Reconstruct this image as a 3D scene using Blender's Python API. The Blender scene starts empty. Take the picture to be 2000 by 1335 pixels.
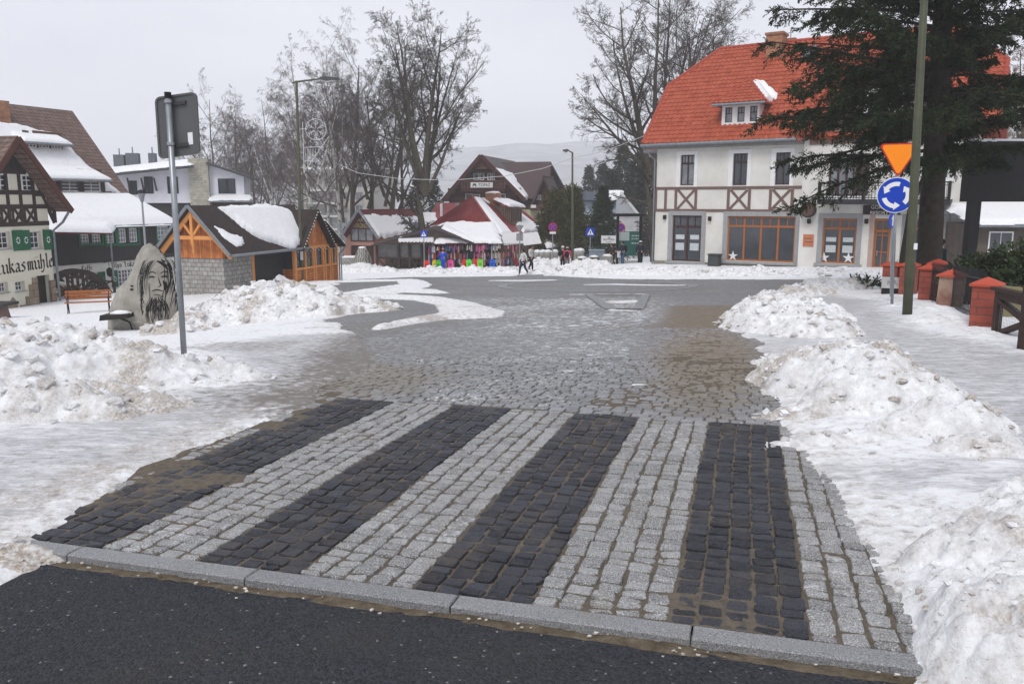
import bpy, math, random
import numpy as np
from mathutils import Vector, Matrix
random.seed(7); rng = np.random.default_rng(7)
S = bpy.context.scene; COL = S.collection
PI = math.pi; R = math.radians
# ---------------------------------------------------------------- camera, sky, sun, exposure
FPX = 1600.0; PITCH = math.atan(275/FPX); EYE = 1.6
cam = bpy.data.objects.new('camera', bpy.data.cameras.new('camera')); COL.objects.link(cam)
cam.data.sensor_width = 36; cam.data.lens = 36*FPX/2000; cam.data.clip_start = .05; cam.data.clip_end = 3000
cam.location = (0, 0, EYE); cam.rotation_euler = (PI/2-PITCH, 0, 0); S.camera = cam
SUN_EL, SUN_AZ = R(52), R(200)
W = bpy.data.worlds.new('World'); S.world = W; W.use_nodes = True
nt = W.node_tree; nt.nodes.clear()
def wn(t, **k):
    n = nt.nodes.new(t)
    for a, b in k.items(): setattr(n, a, b)
    return n
sky = wn('ShaderNodeTexSky', sky_type='NISHITA', sun_disc=False, sun_elevation=SUN_EL, sun_rotation=SUN_AZ, air_density=1.5, dust_density=4.0)
hs = wn('ShaderNodeHueSaturation'); hs.inputs['Saturation'].default_value = .25
tc = wn('ShaderNodeTexCoord'); nz = wn('ShaderNodeTexNoise'); nz.inputs['Scale'].default_value = 1.6; nz.inputs['Detail'].default_value = 5
mp = wn('ShaderNodeMapping'); mp.inputs['Scale'].default_value = (1, 1, 3.5)
cr = wn('ShaderNodeValToRGB'); cr.color_ramp.elements[0].color = (5.9, 6.15, 7.1, 1); cr.color_ramp.elements[1].color = (8.3, 8.5, 9.3, 1)
cr.color_ramp.elements[0].position = .3; cr.color_ramp.elements[1].position = .7
mx = wn('ShaderNodeMix', data_type='RGBA'); mx.inputs[0].default_value = .9
bg = wn('ShaderNodeBackground'); bg.inputs['Strength'].default_value = .1
wo = wn('ShaderNodeOutputWorld'); L = nt.links.new
L(tc.outputs['Generated'], mp.inputs[0]); L(mp.outputs[0], nz.inputs['Vector']); L(nz.outputs[0], cr.inputs[0])
L(sky.outputs[0], hs.inputs['Color']); L(hs.outputs[0], mx.inputs[6]); L(cr.outputs[0], mx.inputs[7]); L(mx.outputs[2], bg.inputs[0]); L(bg.outputs[0], wo.inputs[0])
sun = bpy.data.objects.new('sun', bpy.data.lights.new('sun', 'SUN')); COL.objects.link(sun)
sun.data.energy = 1.7; sun.data.angle = R(22); sun.data.color = (1, .965, .92)
sd = Vector((math.sin(SUN_AZ)*math.cos(SUN_EL), math.cos(SUN_AZ)*math.cos(SUN_EL), math.sin(SUN_EL)))
sun.rotation_euler = sd.to_track_quat('Z', 'Y').to_euler(); sun.location = (0, 0, 40)
S.view_settings.view_transform = 'Standard'; S.view_settings.look = 'None'; S.view_settings.exposure = 0.1; S.view_settings.gamma = 1
S.cycles.max_bounces = 6; S.cycles.volume_bounces = 3; S.cycles.transparent_max_bounces = 12
# ---------------------------------------------------------------- pixels of the 2000x1335 view -> rays and points
cP, sP = math.cos(PITCH), math.sin(PITCH)
def ray(px, py):
    a = (px-1000)/FPX; b = -(py-667.5)/FPX
    return np.array([a, cP+b*sP, -sP+b*cP])
def at(px, py, Y):
    r = ray(px, py); return Vector((r[0]*Y/r[1], Y, EYE+r[2]*Y/r[1]))
# ---------------------------------------------------------------- terrain height: smooth surface through known spots
ctl = [(x, y, 1.6+.03*y) for x in (-8, -4, 0, 4, 8) for y in (-6, 0, 4, 7.5)]
ctl += [(1, 12, 2.14), (1, 16, 2.47), (1, 22, 2.95), (2, 28, 3.35), (2, 33, 3.65), (2, 38, 3.93), (1, 43, 4.2), (0, 50, 4.6), (0, 58, 4.95), (-5, 65, 5.3),
        (7, 30, 3.35), (8, 38, 3.8), (-6, 12, 2.25), (-4, 20, 2.85), (-6, 30, 3.6), (5, 50, 4.4),
        (-60, 120, 7.5), (0, 120, 7.5), (60, 120, 6.5), (120, 120, 6.5), (-120, 120, 8), (-120, 40, 8), (120, 40, 3.5), (0, 200, 8.5), (-120, 200, 9), (120, 200, 8), (-40, 0, 3.5), (40, 0, 1.5), (-40, 60, 5.9), (-30, 80, 6.3), (45, 60, 3.6)]
for px, py, Y in [(280, 648, 24), (175, 613, 32), (110, 590, 40), (0, 600, 39), (385, 583, 37), (655, 549, 46), (520, 645, 19), (350, 662, 18.5), (0, 640, 24), (590, 551, 43),
                  (1742, 600, 18.5), (1772, 613, 16), (1897, 648, 14), (1997, 692, 11.5), (1725, 575, 24), (1650, 547, 33), (1278, 516, 53), (1700, 523, 45.8), (1885, 528, 43.3), (1450, 524, 49),
                  (1950, 560, 30), (730, 526, 68), (920, 524, 64), (1100, 522, 64), (700, 522, 75), (1200, 517, 70)]:
    p = at(px, py, Y); ctl.append((p.x, Y, EYE-p.z))
cx = np.array(ctl)
def _phi(r2): return np.sqrt(r2+30.0)
_n = len(cx); _A = np.zeros((_n+3, _n+3))
_A[:_n, :_n] = _phi((cx[:, None, 0]-cx[None, :, 0])**2+(cx[:, None, 1]-cx[None, :, 1])**2)+np.eye(_n)*(-.15)
_A[:_n, _n] = 1; _A[:_n, _n+1] = cx[:, 0]; _A[:_n, _n+2] = cx[:, 1]; _A[_n:, :_n] = _A[:_n, _n:].T
_w = np.linalg.solve(_A, np.concatenate([cx[:, 2], [0, 0, 0]]))
def G(x, y):
    x = np.asarray(x, float); y = np.asarray(y, float); sh = x.shape; x = x.ravel(); y = y.ravel(); out = np.empty(len(x))
    for i in range(0, len(x), 40000):
        a, b = x[i:i+40000], y[i:i+40000]
        out[i:i+40000] = _phi((a[:, None]-cx[None, :, 0])**2+(b[:, None]-cx[None, :, 1])**2)@_w[:_n]+_w[_n]+_w[_n+1]*a+_w[_n+2]*b
    # flat sloped plane by the crossing
    k = np.clip((y-6.5)/3.5, 0, 1); k = k*k*(3-2*k); k = np.maximum(k, np.clip((np.abs(x)-7)/4, 0, 1))
    D = (1.6+.03*y)*(1-k)+out*k
    return (EYE-D).reshape(sh)
def g(x, y): return float(G(np.array([x]), np.array([y]))[0])
_ys = np.concatenate([np.arange(1.2, 20, .05), np.arange(20, 130, .2)])
def gp(px, py):
    r = ray(px, py); X = r[0]/r[1]*_ys; Z = EYE+r[2]/r[1]*_ys; d = Z-G(X, _ys)
    i = np.argmax(d < 0) if (d < 0).any() else len(_ys)-1
    i = max(i, 1); t = d[i-1]/(d[i-1]-d[i]) if d[i-1] != d[i] else 0
    y = _ys[i-1]+t*(_ys[i]-_ys[i-1]); return (r[0]/r[1]*y, y)
# ---------------------------------------------------------------- numpy noise
_perm = rng.permutation(512).astype(np.int64)
def _h(i, j, s=0): return _perm[(_perm[(i+s*37) & 511]+j) & 511]/511.0
def vnoise(x, y, s=0):
    xi = np.floor(x).astype(np.int64); yi = np.floor(y).astype(np.int64); fx = x-xi; fy = y-yi
    fx = fx*fx*(3-2*fx); fy = fy*fy*(3-2*fy)
    a = _h(xi, yi, s); b = _h(xi+1, yi, s); c = _h(xi, yi+1, s); d = _h(xi+1, yi+1, s)
    return (a*(1-fx)+b*fx)*(1-fy)+(c*(1-fx)+d*fx)*fy
def fbm(x, y, o=4, s=0):
    v = 0; A = .5; t = 0
    for k in range(o):
        v = v+A*vnoise(x*2**k+k*13.7, y*2**k-k*7.1, s+k); t += A; A *= .5
    return v/t
def lumps(x, y, s=0):   # domes on a jittered lattice
    xi = np.floor(x).astype(np.int64); yi = np.floor(y).astype(np.int64); best = np.zeros_like(x)
    for a in (-1, 0, 1):
        for b in (-1, 0, 1):
            cx_ = xi+a+_h(xi+a, yi+b, s); cy_ = yi+b+_h(xi+a, yi+b, s+3); r = .25+.6*_h(xi+a, yi+b, s+5)
            q = 1-((x-cx_)**2+(y-cy_)**2)/(r*r); best = np.maximum(best, np.sqrt(np.clip(q, 0, 1))*r)
    return best
def sdpoly(x, y, P):    # signed distance, positive inside
    P = np.array(P, float); n = len(P); d = np.full(x.shape, 1e9); ins = np.zeros(x.shape, bool)
    for i in range(n):
        a, b = P[i], P[(i+1) % n]; e = b-a; wx = x-a[0]; wy = y-a[1]
        t = np.clip((wx*e[0]+wy*e[1])/max(e@e, 1e-12), 0, 1); d = np.minimum(d, np.hypot(wx-e[0]*t, wy-e[1]*t))
        if a[1] != b[1]:
            c = ((a[1] > y) != (b[1] > y)) & (x < (b[0]-a[0])*(y-a[1])/(b[1]-a[1])+a[0]); ins ^= c
    return np.where(ins, d, -d)
def sst(a, b, v): t = np.clip((v-a)/(b-a), 0, 1); return t*t*(3-2*t)
def gpoly(pts): return [gp(*p) for p in pts]
# ---------------------------------------------------------------- materials
MATS = {}
def mat(name, col, rough=.7, var=.12, vs=3.0, bump=0, bs=30.0, spec=.2, metal=0, col2=None, mixs=None, isl=0, coat=0):
    """procedural paint/stone/wood: base colour broken by two scales of noise"""
    if name in MATS: return MATS[name]
    m = bpy.data.materials.new(name); m.use_nodes = True; n = m.node_tree.nodes; l = m.node_tree.links.new; MATS[name] = m
    b = n['Principled BSDF']; b.inputs['Roughness'].default_value = rough; b.inputs['Metallic'].default_value = metal
    b.inputs['Specular IOR Level'].default_value = spec
    if coat: b.inputs['Coat Weight'].default_value = coat
    tcn = n.new('ShaderNodeTexCoord'); nz = n.new('ShaderNodeTexNoise'); nz.inputs['Scale'].default_value = vs; nz.inputs['Detail'].default_value = 6; nz.inputs['Roughness'].default_value = .65
    l(tcn.outputs['Object'], nz.inputs['Vector'])
    rp = n.new('ShaderNodeValToRGB'); rp.color_ramp.elements[0].position = .3; rp.color_ramp.elements[1].position = .7
    c2 = col2 or [min(1, c*(1+var)) for c in col]
    rp.color_ramp.elements[0].color = (*[c*(1-var) for c in col], 1) if not col2 else (*col, 1); rp.color_ramp.elements[1].color = (*c2, 1)
    l(nz.outputs[0], rp.inputs[0]); out = rp.outputs[0]
    if isl:
        gi = n.new('ShaderNodeNewGeometry'); mr = n.new('ShaderNodeMapRange'); mr.inputs[3].default_value = 1-isl; mr.inputs[4].default_value = 1+isl
        l(gi.outputs['Random Per Island'], mr.inputs[0]); vm = n.new('ShaderNodeVectorMath'); vm.operation = 'SCALE'; l(out, vm.inputs[0]); l(mr.outputs[0], vm.inputs['Scale']); out = vm.outputs[0]
    l(out, b.inputs['Base Color'])
    if bump:
        n2 = n.new('ShaderNodeTexNoise'); n2.inputs['Scale'].default_value = bs; n2.inputs['Detail'].default_value = 4; l(tcn.outputs['Object'], n2.inputs['Vector'])
        bp = n.new('ShaderNodeBump'); bp.inputs['Strength'].default_value = bump; bp.inputs['Distance'].default_value = .02; l(n2.outputs[0], bp.inputs['Height']); l(bp.outputs[0], b.inputs['Normal'])
    return m
def bands(name, col, gap, axis='Z', period=.15, rough=.8, dist=.02, wave=False, var=.2, thick=.12, col2=None, brick=None, bump=.6):
    """boards / bricks / shingles as a surface pattern in object space"""
    if name in MATS: return MATS[name]
    m = bpy.data.materials.new(name); m.use_nodes = True; n = m.node_tree.nodes; l = m.node_tree.links.new; MATS[name] = m
    b = n['Principled BSDF']; b.inputs['Roughness'].default_value = rough
    tcn = n.new('ShaderNodeTexCoord'); sp = n.new('ShaderNodeSeparateXYZ'); l(tcn.outputs['Object'], sp.inputs[0])
    br = n.new('ShaderNodeTexBrick'); cmb = n.new('ShaderNodeCombineXYZ')
    add = n.new('ShaderNodeMath'); add.operation = 'ADD'; l(sp.outputs[0], add.inputs[0]); l(sp.outputs[1], add.inputs[1])
    if axis == 'Z': l(add.outputs[0], cmb.inputs[0]); l(sp.outputs[2], cmb.inputs[1])
    else: l(sp.outputs[2], cmb.inputs[0]); l(add.outputs[0], cmb.inputs[1])
    if axis == 'XY': l(sp.outputs[0], cmb.inputs[0]); l(sp.outputs[1], cmb.inputs[1])
    l(cmb.outputs[0], br.inputs['Vector']); bw = brick or 2.5
    br.inputs['Scale'].default_value = 1; br.inputs['Brick Width'].default_value = bw; br.inputs['Row Height'].default_value = period; br.inputs['Mortar Size'].default_value = period*thick; br.inputs['Mortar Smooth'].default_value = .3
    c2 = col2 or [c*(1-var) for c in col]
    br.inputs['Color1'].default_value = (*col, 1); br.inputs['Color2'].default_value = (*c2, 1); br.inputs['Mortar'].default_value = (*gap, 1)
    nz = n.new('ShaderNodeTexNoise'); nz.inputs['Scale'].default_value = 4; nz.inputs['Detail'].default_value = 8; l(tcn.outputs['Object'], nz.inputs['Vector'])
    mr = n.new('ShaderNodeMapRange'); mr.inputs[1].default_value = .25; mr.inputs[2].default_value = .75; mr.inputs[3].default_value = .7; mr.inputs[4].default_value = 1.25; l(nz.outputs[0], mr.inputs[0])
    vm = n.new('ShaderNodeVectorMath'); vm.operation = 'SCALE'; l(br.outputs[0], vm.inputs[0]); l(mr.outputs[0], vm.inputs['Scale']); l(vm.outputs[0], b.inputs['Base Color'])
    bp = n.new('ShaderNodeBump'); bp.inputs['Strength'].default_value = bump; bp.inputs['Distance'].default_value = dist; bp.invert = True; l(br.outputs['Fac'], bp.inputs['Height']); l(bp.outputs[0], b.inputs['Normal'])
    return m
def srgb(r, g_, b): return tuple(((c/255)/12.92 if c/255 <= .04045 else ((c/255+.055)/1.055)**2.4) for c in (r, g_, b))
# ---------------------------------------------------------------- mesh builder
class MB:
    def __init__(s): s.v = []; s.f = []; s.k = 0
    def add(s, vs, fs):
        o = len(s.v); s.v += [tuple(p) for p in vs]; s.f += [tuple(i+o for i in q) for q in fs]; return s
    def box(s, x0, x1, y0, y1, z0, z1):
        if x0 > x1: x0, x1 = x1, x0
        if y0 > y1: y0, y1 = y1, y0
        if z0 > z1: z0, z1 = z1, z0
        return s.add([(x0, y0, z0), (x1, y0, z0), (x1, y1, z0), (x0, y1, z0), (x0, y0, z1), (x1, y0, z1), (x1, y1, z1), (x0, y1, z1)],
              [(0, 3, 2, 1), (4, 5, 6, 7), (0, 1, 5, 4), (1, 2, 6, 5), (2, 3, 7, 6), (3, 0, 4, 7)])
    def prism(s, poly, y0, y1):      # polygon in x,z swept along y
        n = len(poly); vs = [(x, y0, z) for x, z in poly]+[(x, y1, z) for x, z in poly]
        return s.add(vs, [tuple(range(n)), tuple(range(2*n-1, n-1, -1))]+[(i, i+n, (i+1) % n+n, (i+1) % n) for i in range(n)])
    def slab(s, poly3, t):           # polygon in space with thickness t along its normal (downwards)
        P = [Vector(p) for p in poly3]; nn = (P[1]-P[0]).cross(P[2]-P[0]).normalized()
        if nn.z < 0: nn = -nn
        n = len(P); vs = [p for p in P]+[p-nn*t for p in P]
        return s.add(vs, [tuple(range(n)), tuple(range(2*n-1, n-1, -1))]+[(i, i+n, (i+1) % n+n, (i+1) % n) for i in range(n)])
    def flat(s, x0, z0, x1, z1, w, y0, y1):   # timber on a facade plane (x,z)
        s.k += 1; y0 = y0-.0013*(s.k % 9); dx, dz = x1-x0, z1-z0; l = math.hypot(dx, dz); nx, nz_ = -dz/l*w/2, dx/l*w/2
        return s.prism([(x0-nx, z0-nz_), (x1-nx, z1-nz_), (x1+nx, z1+nz_), (x0+nx, z0+nz_)], y0, y1)
    def beam(s, p0, p1, w, h=None, up=(0, 0, 1)):
        p0, p1 = Vector(p0), Vector(p1); h = h or w; d = (p1-p0).normalized(); a = d.cross(Vector(up))
        if a.length < 1e-3: a = d.cross(Vector((1, 0, 0)))
        a.normalize(); b = a.cross(d).normalized(); a *= w/2; b *= h/2
        vs = [p0-a-b, p0+a-b, p0+a+b, p0-a+b, p1-a-b, p1+a-b, p1+a+b, p1-a+b]
        return s.add(vs, [(0, 3, 2, 1), (4, 5, 6, 7), (0, 1, 5, 4), (1, 2, 6, 5), (2, 3, 7, 6), (3, 0, 4, 7)])
    def tube(s, pts, r, n=8, caps=True):
        pts = [Vector(p) for p in pts]; m = len(pts); rs = r if isinstance(r, (list, tuple)) else [r]*m; vs = []; ref = None
        for i, p in enumerate(pts):
            d = (pts[min(i+1, m-1)]-pts[max(i-1, 0)]).normalized()
            if ref is None: ref = d.cross(Vector((0, 0, 1)) if abs(d.z) < .9 else Vector((1, 0, 0))).normalized()
            a = (ref-d*ref.dot(d)).normalized(); b = d.cross(a); ref = a
            vs += [p+(a*math.cos(2*PI*k/n)+b*math.sin(2*PI*k/n))*rs[i] for k in range(n)]
        fs = [(i*n+k, i*n+(k+1) % n, (i+1)*n+(k+1) % n, (i+1)*n+k) for i in range(m-1) for k in range(n)]
        if caps: fs += [tuple(range(n-1, -1, -1)), tuple(range((m-1)*n, m*n))]
        return s.add(vs, fs)
    def lathe(s, prof, c=(0, 0, 0), n=16):
        vs = [(c[0]+r*math.cos(2*PI*k/n), c[1]+r*math.sin(2*PI*k/n), c[2]+z) for r, z in prof for k in range(n)]; m = len(prof)
        fs = [(i*n+k, i*n+(k+1) % n, (i+1)*n+(k+1) % n, (i+1)*n+k) for i in range(m-1) for k in range(n)]
        return s.add(vs, fs+[tuple(range(n-1, -1, -1)), tuple(range((m-1)*n, m*n))])
    def disc(s, c, r, y0, y1, n=24, r2=0):    # disc facing -y
        if not r2: return s.prism([(c[0]+r*math.cos(2*PI*k/n), c[1]+r*math.sin(2*PI*k/n)) for k in range(n)], y0, y1)
        o = len(s.v)
        for yy in (y0, y1):
            for rr in (r, r2): s.v += [(c[0]+rr*math.cos(2*PI*k/n), yy, c[1]+rr*math.sin(2*PI*k/n)) for k in range(n)]
        for k in range(n):
            q = (k+1) % n; s.f += [(o+k, o+q, o+n+q, o+n+k), (o+2*n+k, o+3*n+k, o+3*n+q, o+2*n+q), (o+k, o+2*n+k, o+2*n+q, o+q), (o+n+k, o+n+q, o+3*n+q, o+3*n+k)]
        return s
    def blob(s, c, r, n=8, sq=(1, 1, 1), jit=.15, seed=None):
        rr = random.Random(seed); vs = [(c[0], c[1], c[2]+r*sq[2])]; m = n//2
        for i in range(1, m):
            a = PI*i/m
            for k in range(n):
                q = r*(1+rr.uniform(-jit, jit)); vs.append((c[0]+q*sq[0]*math.sin(a)*math.cos(2*PI*k/n), c[1]+q*sq[1]*math.sin(a)*math.sin(2*PI*k/n), c[2]+q*sq[2]*math.cos(a)))
        vs.append((c[0], c[1], c[2]-r*sq[2])); e = len(vs)-1; fs = [(0, 1+k, 1+(k+1) % n) for k in range(n)]
        for i in range(m-2): fs += [(1+i*n+k, 1+(i+1)*n+k, 1+(i+1)*n+(k+1) % n, 1+i*n+(k+1) % n) for k in range(n)]
        fs += [(e, 1+(m-2)*n+(k+1) % n, 1+(m-2)*n+k) for k in range(n)]
        return s.add(vs, fs)
    def build(s, name, m, parent=None, smooth=False):
        me = bpy.data.meshes.new(name); me.from_pydata([tuple(p) for p in s.v], [], s.f)
        me.materials.append(m); o = bpy.data.objects.new(name, me); COL.objects.link(o)
        if smooth: me.shade_smooth() if hasattr(me, 'shade_smooth') else None
        if parent: o.parent = parent
        return o
def npmesh(name, V, F, m, parent=None, smooth=True, attrs=None):
    V = np.asarray(V, np.float32); F = np.asarray(F, np.int32); me = bpy.data.meshes.new(name)
    me.vertices.add(len(V)); me.vertices.foreach_set('co', V.ravel()); k = F.shape[1]
    me.loops.add(F.size); me.loops.foreach_set('vertex_index', F.ravel()); me.polygons.add(len(F))
    me.polygons.foreach_set('loop_start', np.arange(0, F.size, k, dtype=np.int32)); me.polygons.foreach_set('loop_total', np.full(len(F), k, np.int32))
    me.polygons.foreach_set('use_smooth', np.full(len(F), smooth)); me.update(calc_edges=True); me.materials.append(m)
    for an, av in (attrs or {}).items():
        a = me.attributes.new(an, 'FLOAT', 'POINT'); a.data.foreach_set('value', np.asarray(av, np.float32))
    o = bpy.data.objects.new(name, me); COL.objects.link(o)
    if parent: o.parent = parent
    return o
def tag(o, label=None, cat=None, group=None, kind=None):
    if label: o['label'] = label
    if cat: o['category'] = cat
    if group: o['group'] = group
    if kind: o['kind'] = kind
    return o
def thing(name, label, cat, loc=(0, 0, 0), rz=0, group=None):
    o = bpy.data.objects.new(name, None); COL.objects.link(o); o.empty_display_size = .3
    o.location = loc; o.rotation_euler = (0, 0, rz); return tag(o, label, cat, group)
def copy_tree(o, parent=None):
    c = o.copy(); COL.objects.link(c); c.parent = parent
    for ch in list(o.children): copy_tree(ch, c)
    return c
class Fr:   # local frame of a building: pixel -> local x,z on the plane y=d
    def __init__(s, loc, rz): s.o = Vector(loc); s.c, s.s = math.cos(rz), math.sin(rz)
    def __call__(s, px, py, d=0):
        r = ray(px, py); ex = (s.c, s.s); ey = (-s.s, s.c)
        den = r[0]*ey[0]+r[1]*ey[1]; t = (d-(-s.o.x*ey[0]-s.o.y*ey[1]))/den
        w = (r[0]*t-s.o.x, r[1]*t-s.o.y); return (w[0]*ex[0]+w[1]*ex[1], EYE+r[2]*t-s.o.z)
    def side(s, px, py, x):      # on the plane local x = const -> (y,z)
        r = ray(px, py); ex = (s.c, s.s); ey = (-s.s, s.c)
        den = r[0]*ex[0]+r[1]*ex[1]; t = (x+s.o.x*ex[0]+s.o.y*ex[1])/den
        w = (r[0]*t-s.o.x, r[1]*t-s.o.y); return (w[0]*ey[0]+w[1]*ey[1], EYE+r[2]*t-s.o.z)
def text_mesh(txt, size, ext=.004):
    cu = bpy.data.curves.new('t', 'FONT'); cu.body = txt; cu.size = size; cu.extrude = ext; cu.align_x = 'CENTER'; cu.align_y = 'CENTER'; cu.resolution_u = 3
    o = bpy.data.objects.new('t', cu); COL.objects.link(o); bpy.context.view_layer.update()
    me = bpy.data.meshes.new_from_object(o.evaluated_get(bpy.context.evaluated_depsgraph_get())); bpy.data.objects.remove(o); return me
def text(name, txt, size, m, parent, x, y, z, rz=0, sx=1, ext=.004, fit=None):
    me = text_mesh(txt, size, ext); me.materials.clear(); me.materials.append(m)
    w = max(v.co.x for v in me.vertices)-min(v.co.x for v in me.vertices)
    if fit: sx = fit/w
    for v in me.vertices: v.co.x *= sx
    o = bpy.data.objects.new(name, me); COL.objects.link(o); o.location = (x, y, z); o.rotation_euler = (PI/2, 0, rz); o.parent = parent; return o
# ---------------------------------------------------------------- ground, roads, crossing
def nodes(name):
    m = bpy.data.materials.new(name); m.use_nodes = True; n = m.node_tree.nodes; return m, n, m.node_tree.links.new, n['Principled BSDF']
def N(n, t, **k):
    q = n.new(t)
    for a, b in k.items():
        if a in q.inputs: q.inputs[a].default_value = b
        else: setattr(q, a, b)
    return q
def noise(n, l, vec, sc, det=6, ro=.6):
    q = N(n, 'ShaderNodeTexNoise', Scale=sc, Detail=det, Roughness=ro); l(vec, q.inputs['Vector']); return q.outputs[0]
def mrange(n, l, v, a, b, c=0, d=1):
    q = n.new('ShaderNodeMapRange'); q.inputs[1].default_value = a; q.inputs[2].default_value = b; q.inputs[3].default_value = c; q.inputs[4].default_value = d; l(v, q.inputs[0]); return q.outputs[0]
def mixc(n, l, f, a, b):
    q = n.new('ShaderNodeMix'); q.data_type = 'RGBA'
    for i, v in ((0, f), (6, a), (7, b)):
        if hasattr(v, 'is_output') or not isinstance(v, (int, float, tuple, list)): l(v, q.inputs[i])
        else: q.inputs[i].default_value = v if i == 0 else (*v, 1)
    return q.outputs[2]
def math2(n, l, op, a, b):
    q = n.new('ShaderNodeMath'); q.operation = op
    for i, v in ((0, a), (1, b)):
        if isinstance(v, (int, float)): q.inputs[i].default_value = v
        else: l(v, q.inputs[i])
    return q.outputs[0]
def bump(n, l, b, h, st, dist):
    q = N(n, 'ShaderNodeBump', Strength=st, Distance=dist); l(h, q.inputs['Height'])
    l(q.outputs[0], b.inputs['Normal']); return q
def vattr(n, nm): q = n.new('ShaderNodeAttribute'); q.attribute_name = nm; return q.outputs['Fac']

def snow_material(name, dirt=.5, ice=False):
    m, n, l, b = nodes(name); o = N(n, 'ShaderNodeTexCoord').outputs['Object']
    big = noise(n, l, o, 1.7, 5); mid = noise(n, l, o, 9, 8, .7); fine = noise(n, l, o, 70, 4)
    c = mixc(n, l, mrange(n, l, mid, .35, .7), (.85, .86, .88), (.74, .745, .76)) if dirt < .6 else mixc(n, l, mrange(n, l, noise(n, l, o, 6, 9, .78), .42, .66), (.84, .85, .87), (.56, .555, .55))
    dm = math2(n, l, 'MULTIPLY', mrange(n, l, mid, .5, .68), mrange(n, l, big, .4, .62))
    dm = math2(n, l, 'MULTIPLY', dm, dirt); dd = vattr(n, 'dirt')
    spot = mrange(n, l, math2(n, l, 'ADD', mid, math2(n, l, 'MULTIPLY', dd, .25)), .52, .72)
    dm = math2(n, l, 'MAXIMUM', dm, math2(n, l, 'MULTIPLY', dd, spot))
    dm = math2(n, l, 'MULTIPLY', dm, mrange(n, l, noise(n, l, o, 38, 8, .75), .38, .58, .25, 1)); c = mixc(n, l, dm, c, mixc(n, l, noise(n, l, o, 12, 4), (.42, .34, .25), (.22, .185, .15)))
    gr = mrange(n, l, math2(n, l, 'ADD', noise(n, l, o, 130, 5, .8), math2(n, l, 'MULTIPLY', mrange(n, l, noise(n, l, o, 2.3, 5), .4, .7), .09)), .64, .7); c = mixc(n, l, math2(n, l, 'MULTIPLY', gr, .75), c, (.13, .11, .09))
    if ice:
        mp_ = N(n, 'ShaderNodeMapping'); mp_.inputs['Rotation'].default_value = (0, 0, R(-12)); mp_.inputs['Scale'].default_value = (.8, 2.6, 1); l(o, mp_.inputs[0])
        st = noise(n, l, mp_.outputs[0], 3.4, 12, .78); ia = vattr(n, 'ice')
        im = mrange(n, l, math2(n, l, 'ADD', st, math2(n, l, 'MULTIPLY', math2(n, l, 'SUBTRACT', ia, .5), .16)), .41, .6)
        im = math2(n, l, 'MULTIPLY', im, mrange(n, l, ia, .05, .35)); wet = vattr(n, 'wet')
        icec = mixc(n, l, mrange(n, l, noise(n, l, mp_.outputs[0], 9, 10, .8), .35, .65), (.22, .22, .23), (.7, .7, .72))
        c = mixc(n, l, math2(n, l, 'MULTIPLY', im, .92), c, icec)
        wm = mrange(n, l, math2(n, l, 'ADD', mid, math2(n, l, 'MULTIPLY', wet, .3)), .56, .78)
        c = mixc(n, l, wm, c, mixc(n, l, fine, (.19, .165, .135), (.13, .115, .1)))
        l(mrange(n, l, math2(n, l, 'MAXIMUM', im, wm), 0, 1, .7, .34), b.inputs['Roughness'])
    else: b.inputs['Roughness'].default_value = .75
    l(c, b.inputs['Base Color']); b.inputs['Specular IOR Level'].default_value = .35
    bump(n, l, b, math2(n, l, 'ADD', mid, math2(n, l, 'MULTIPLY', fine, .35)), .7, .03); return m
M_SNOW = snow_material('snow', .25, True); M_HEAP = snow_material('heap_snow', .75); M_ROOFSNOW = snow_material('roof_snow', 0)

# far terrain sheet
def terrain():
    xs = np.concatenate([np.arange(-1080, -60, 20), np.arange(-60, 60, 1.5), np.arange(60, 1100, 20)]); ys = np.concatenate([np.arange(-60, -4, 8), np.arange(-4, 90, 1.2), np.arange(90, 1300, 25)])
    X, Y = np.meshgrid(xs, ys); Z = G(X, Y)-.06; Z = np.maximum(Z, -14); r = np.clip((Y-150)/150, 0, 1); Z = Z*(1-r)+(-8)*r
    a = np.clip((np.abs(X)-120)/100, 0, 1); Z = Z*(1-a)+(-6)*a
    V = np.stack([X, Y, Z], -1).reshape(-1, 3); return V, grid(len(ys), len(xs))
def grid(r, c):
    i = np.arange((r-1)*(c-1)); a = i//(c-1)*c+i % (c-1); return np.stack([a, a+1, a+c+1, a+c], -1)
V, F = terrain(); z0 = np.zeros(len(V))
tag(npmesh('ground', V, F, M_SNOW, attrs={'ice': z0, 'dirt': z0, 'wet': z0}), kind='structure')

# crossing frame
DK = Vector((.9615, -.2748)); DD = Vector((.2748, .9615))
_n0 = gp(88, 1057); N0 = Vector(_n0)
def cw(t, s): p = N0+DK*t+DD*s; return p.x, p.y     # t along the kerb, s away from the camera
def icw(x, y): x = x-N0.x; y = y-N0.y; return x*DK.x+y*DK.y, x*DD.x+y*DD.y

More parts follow.
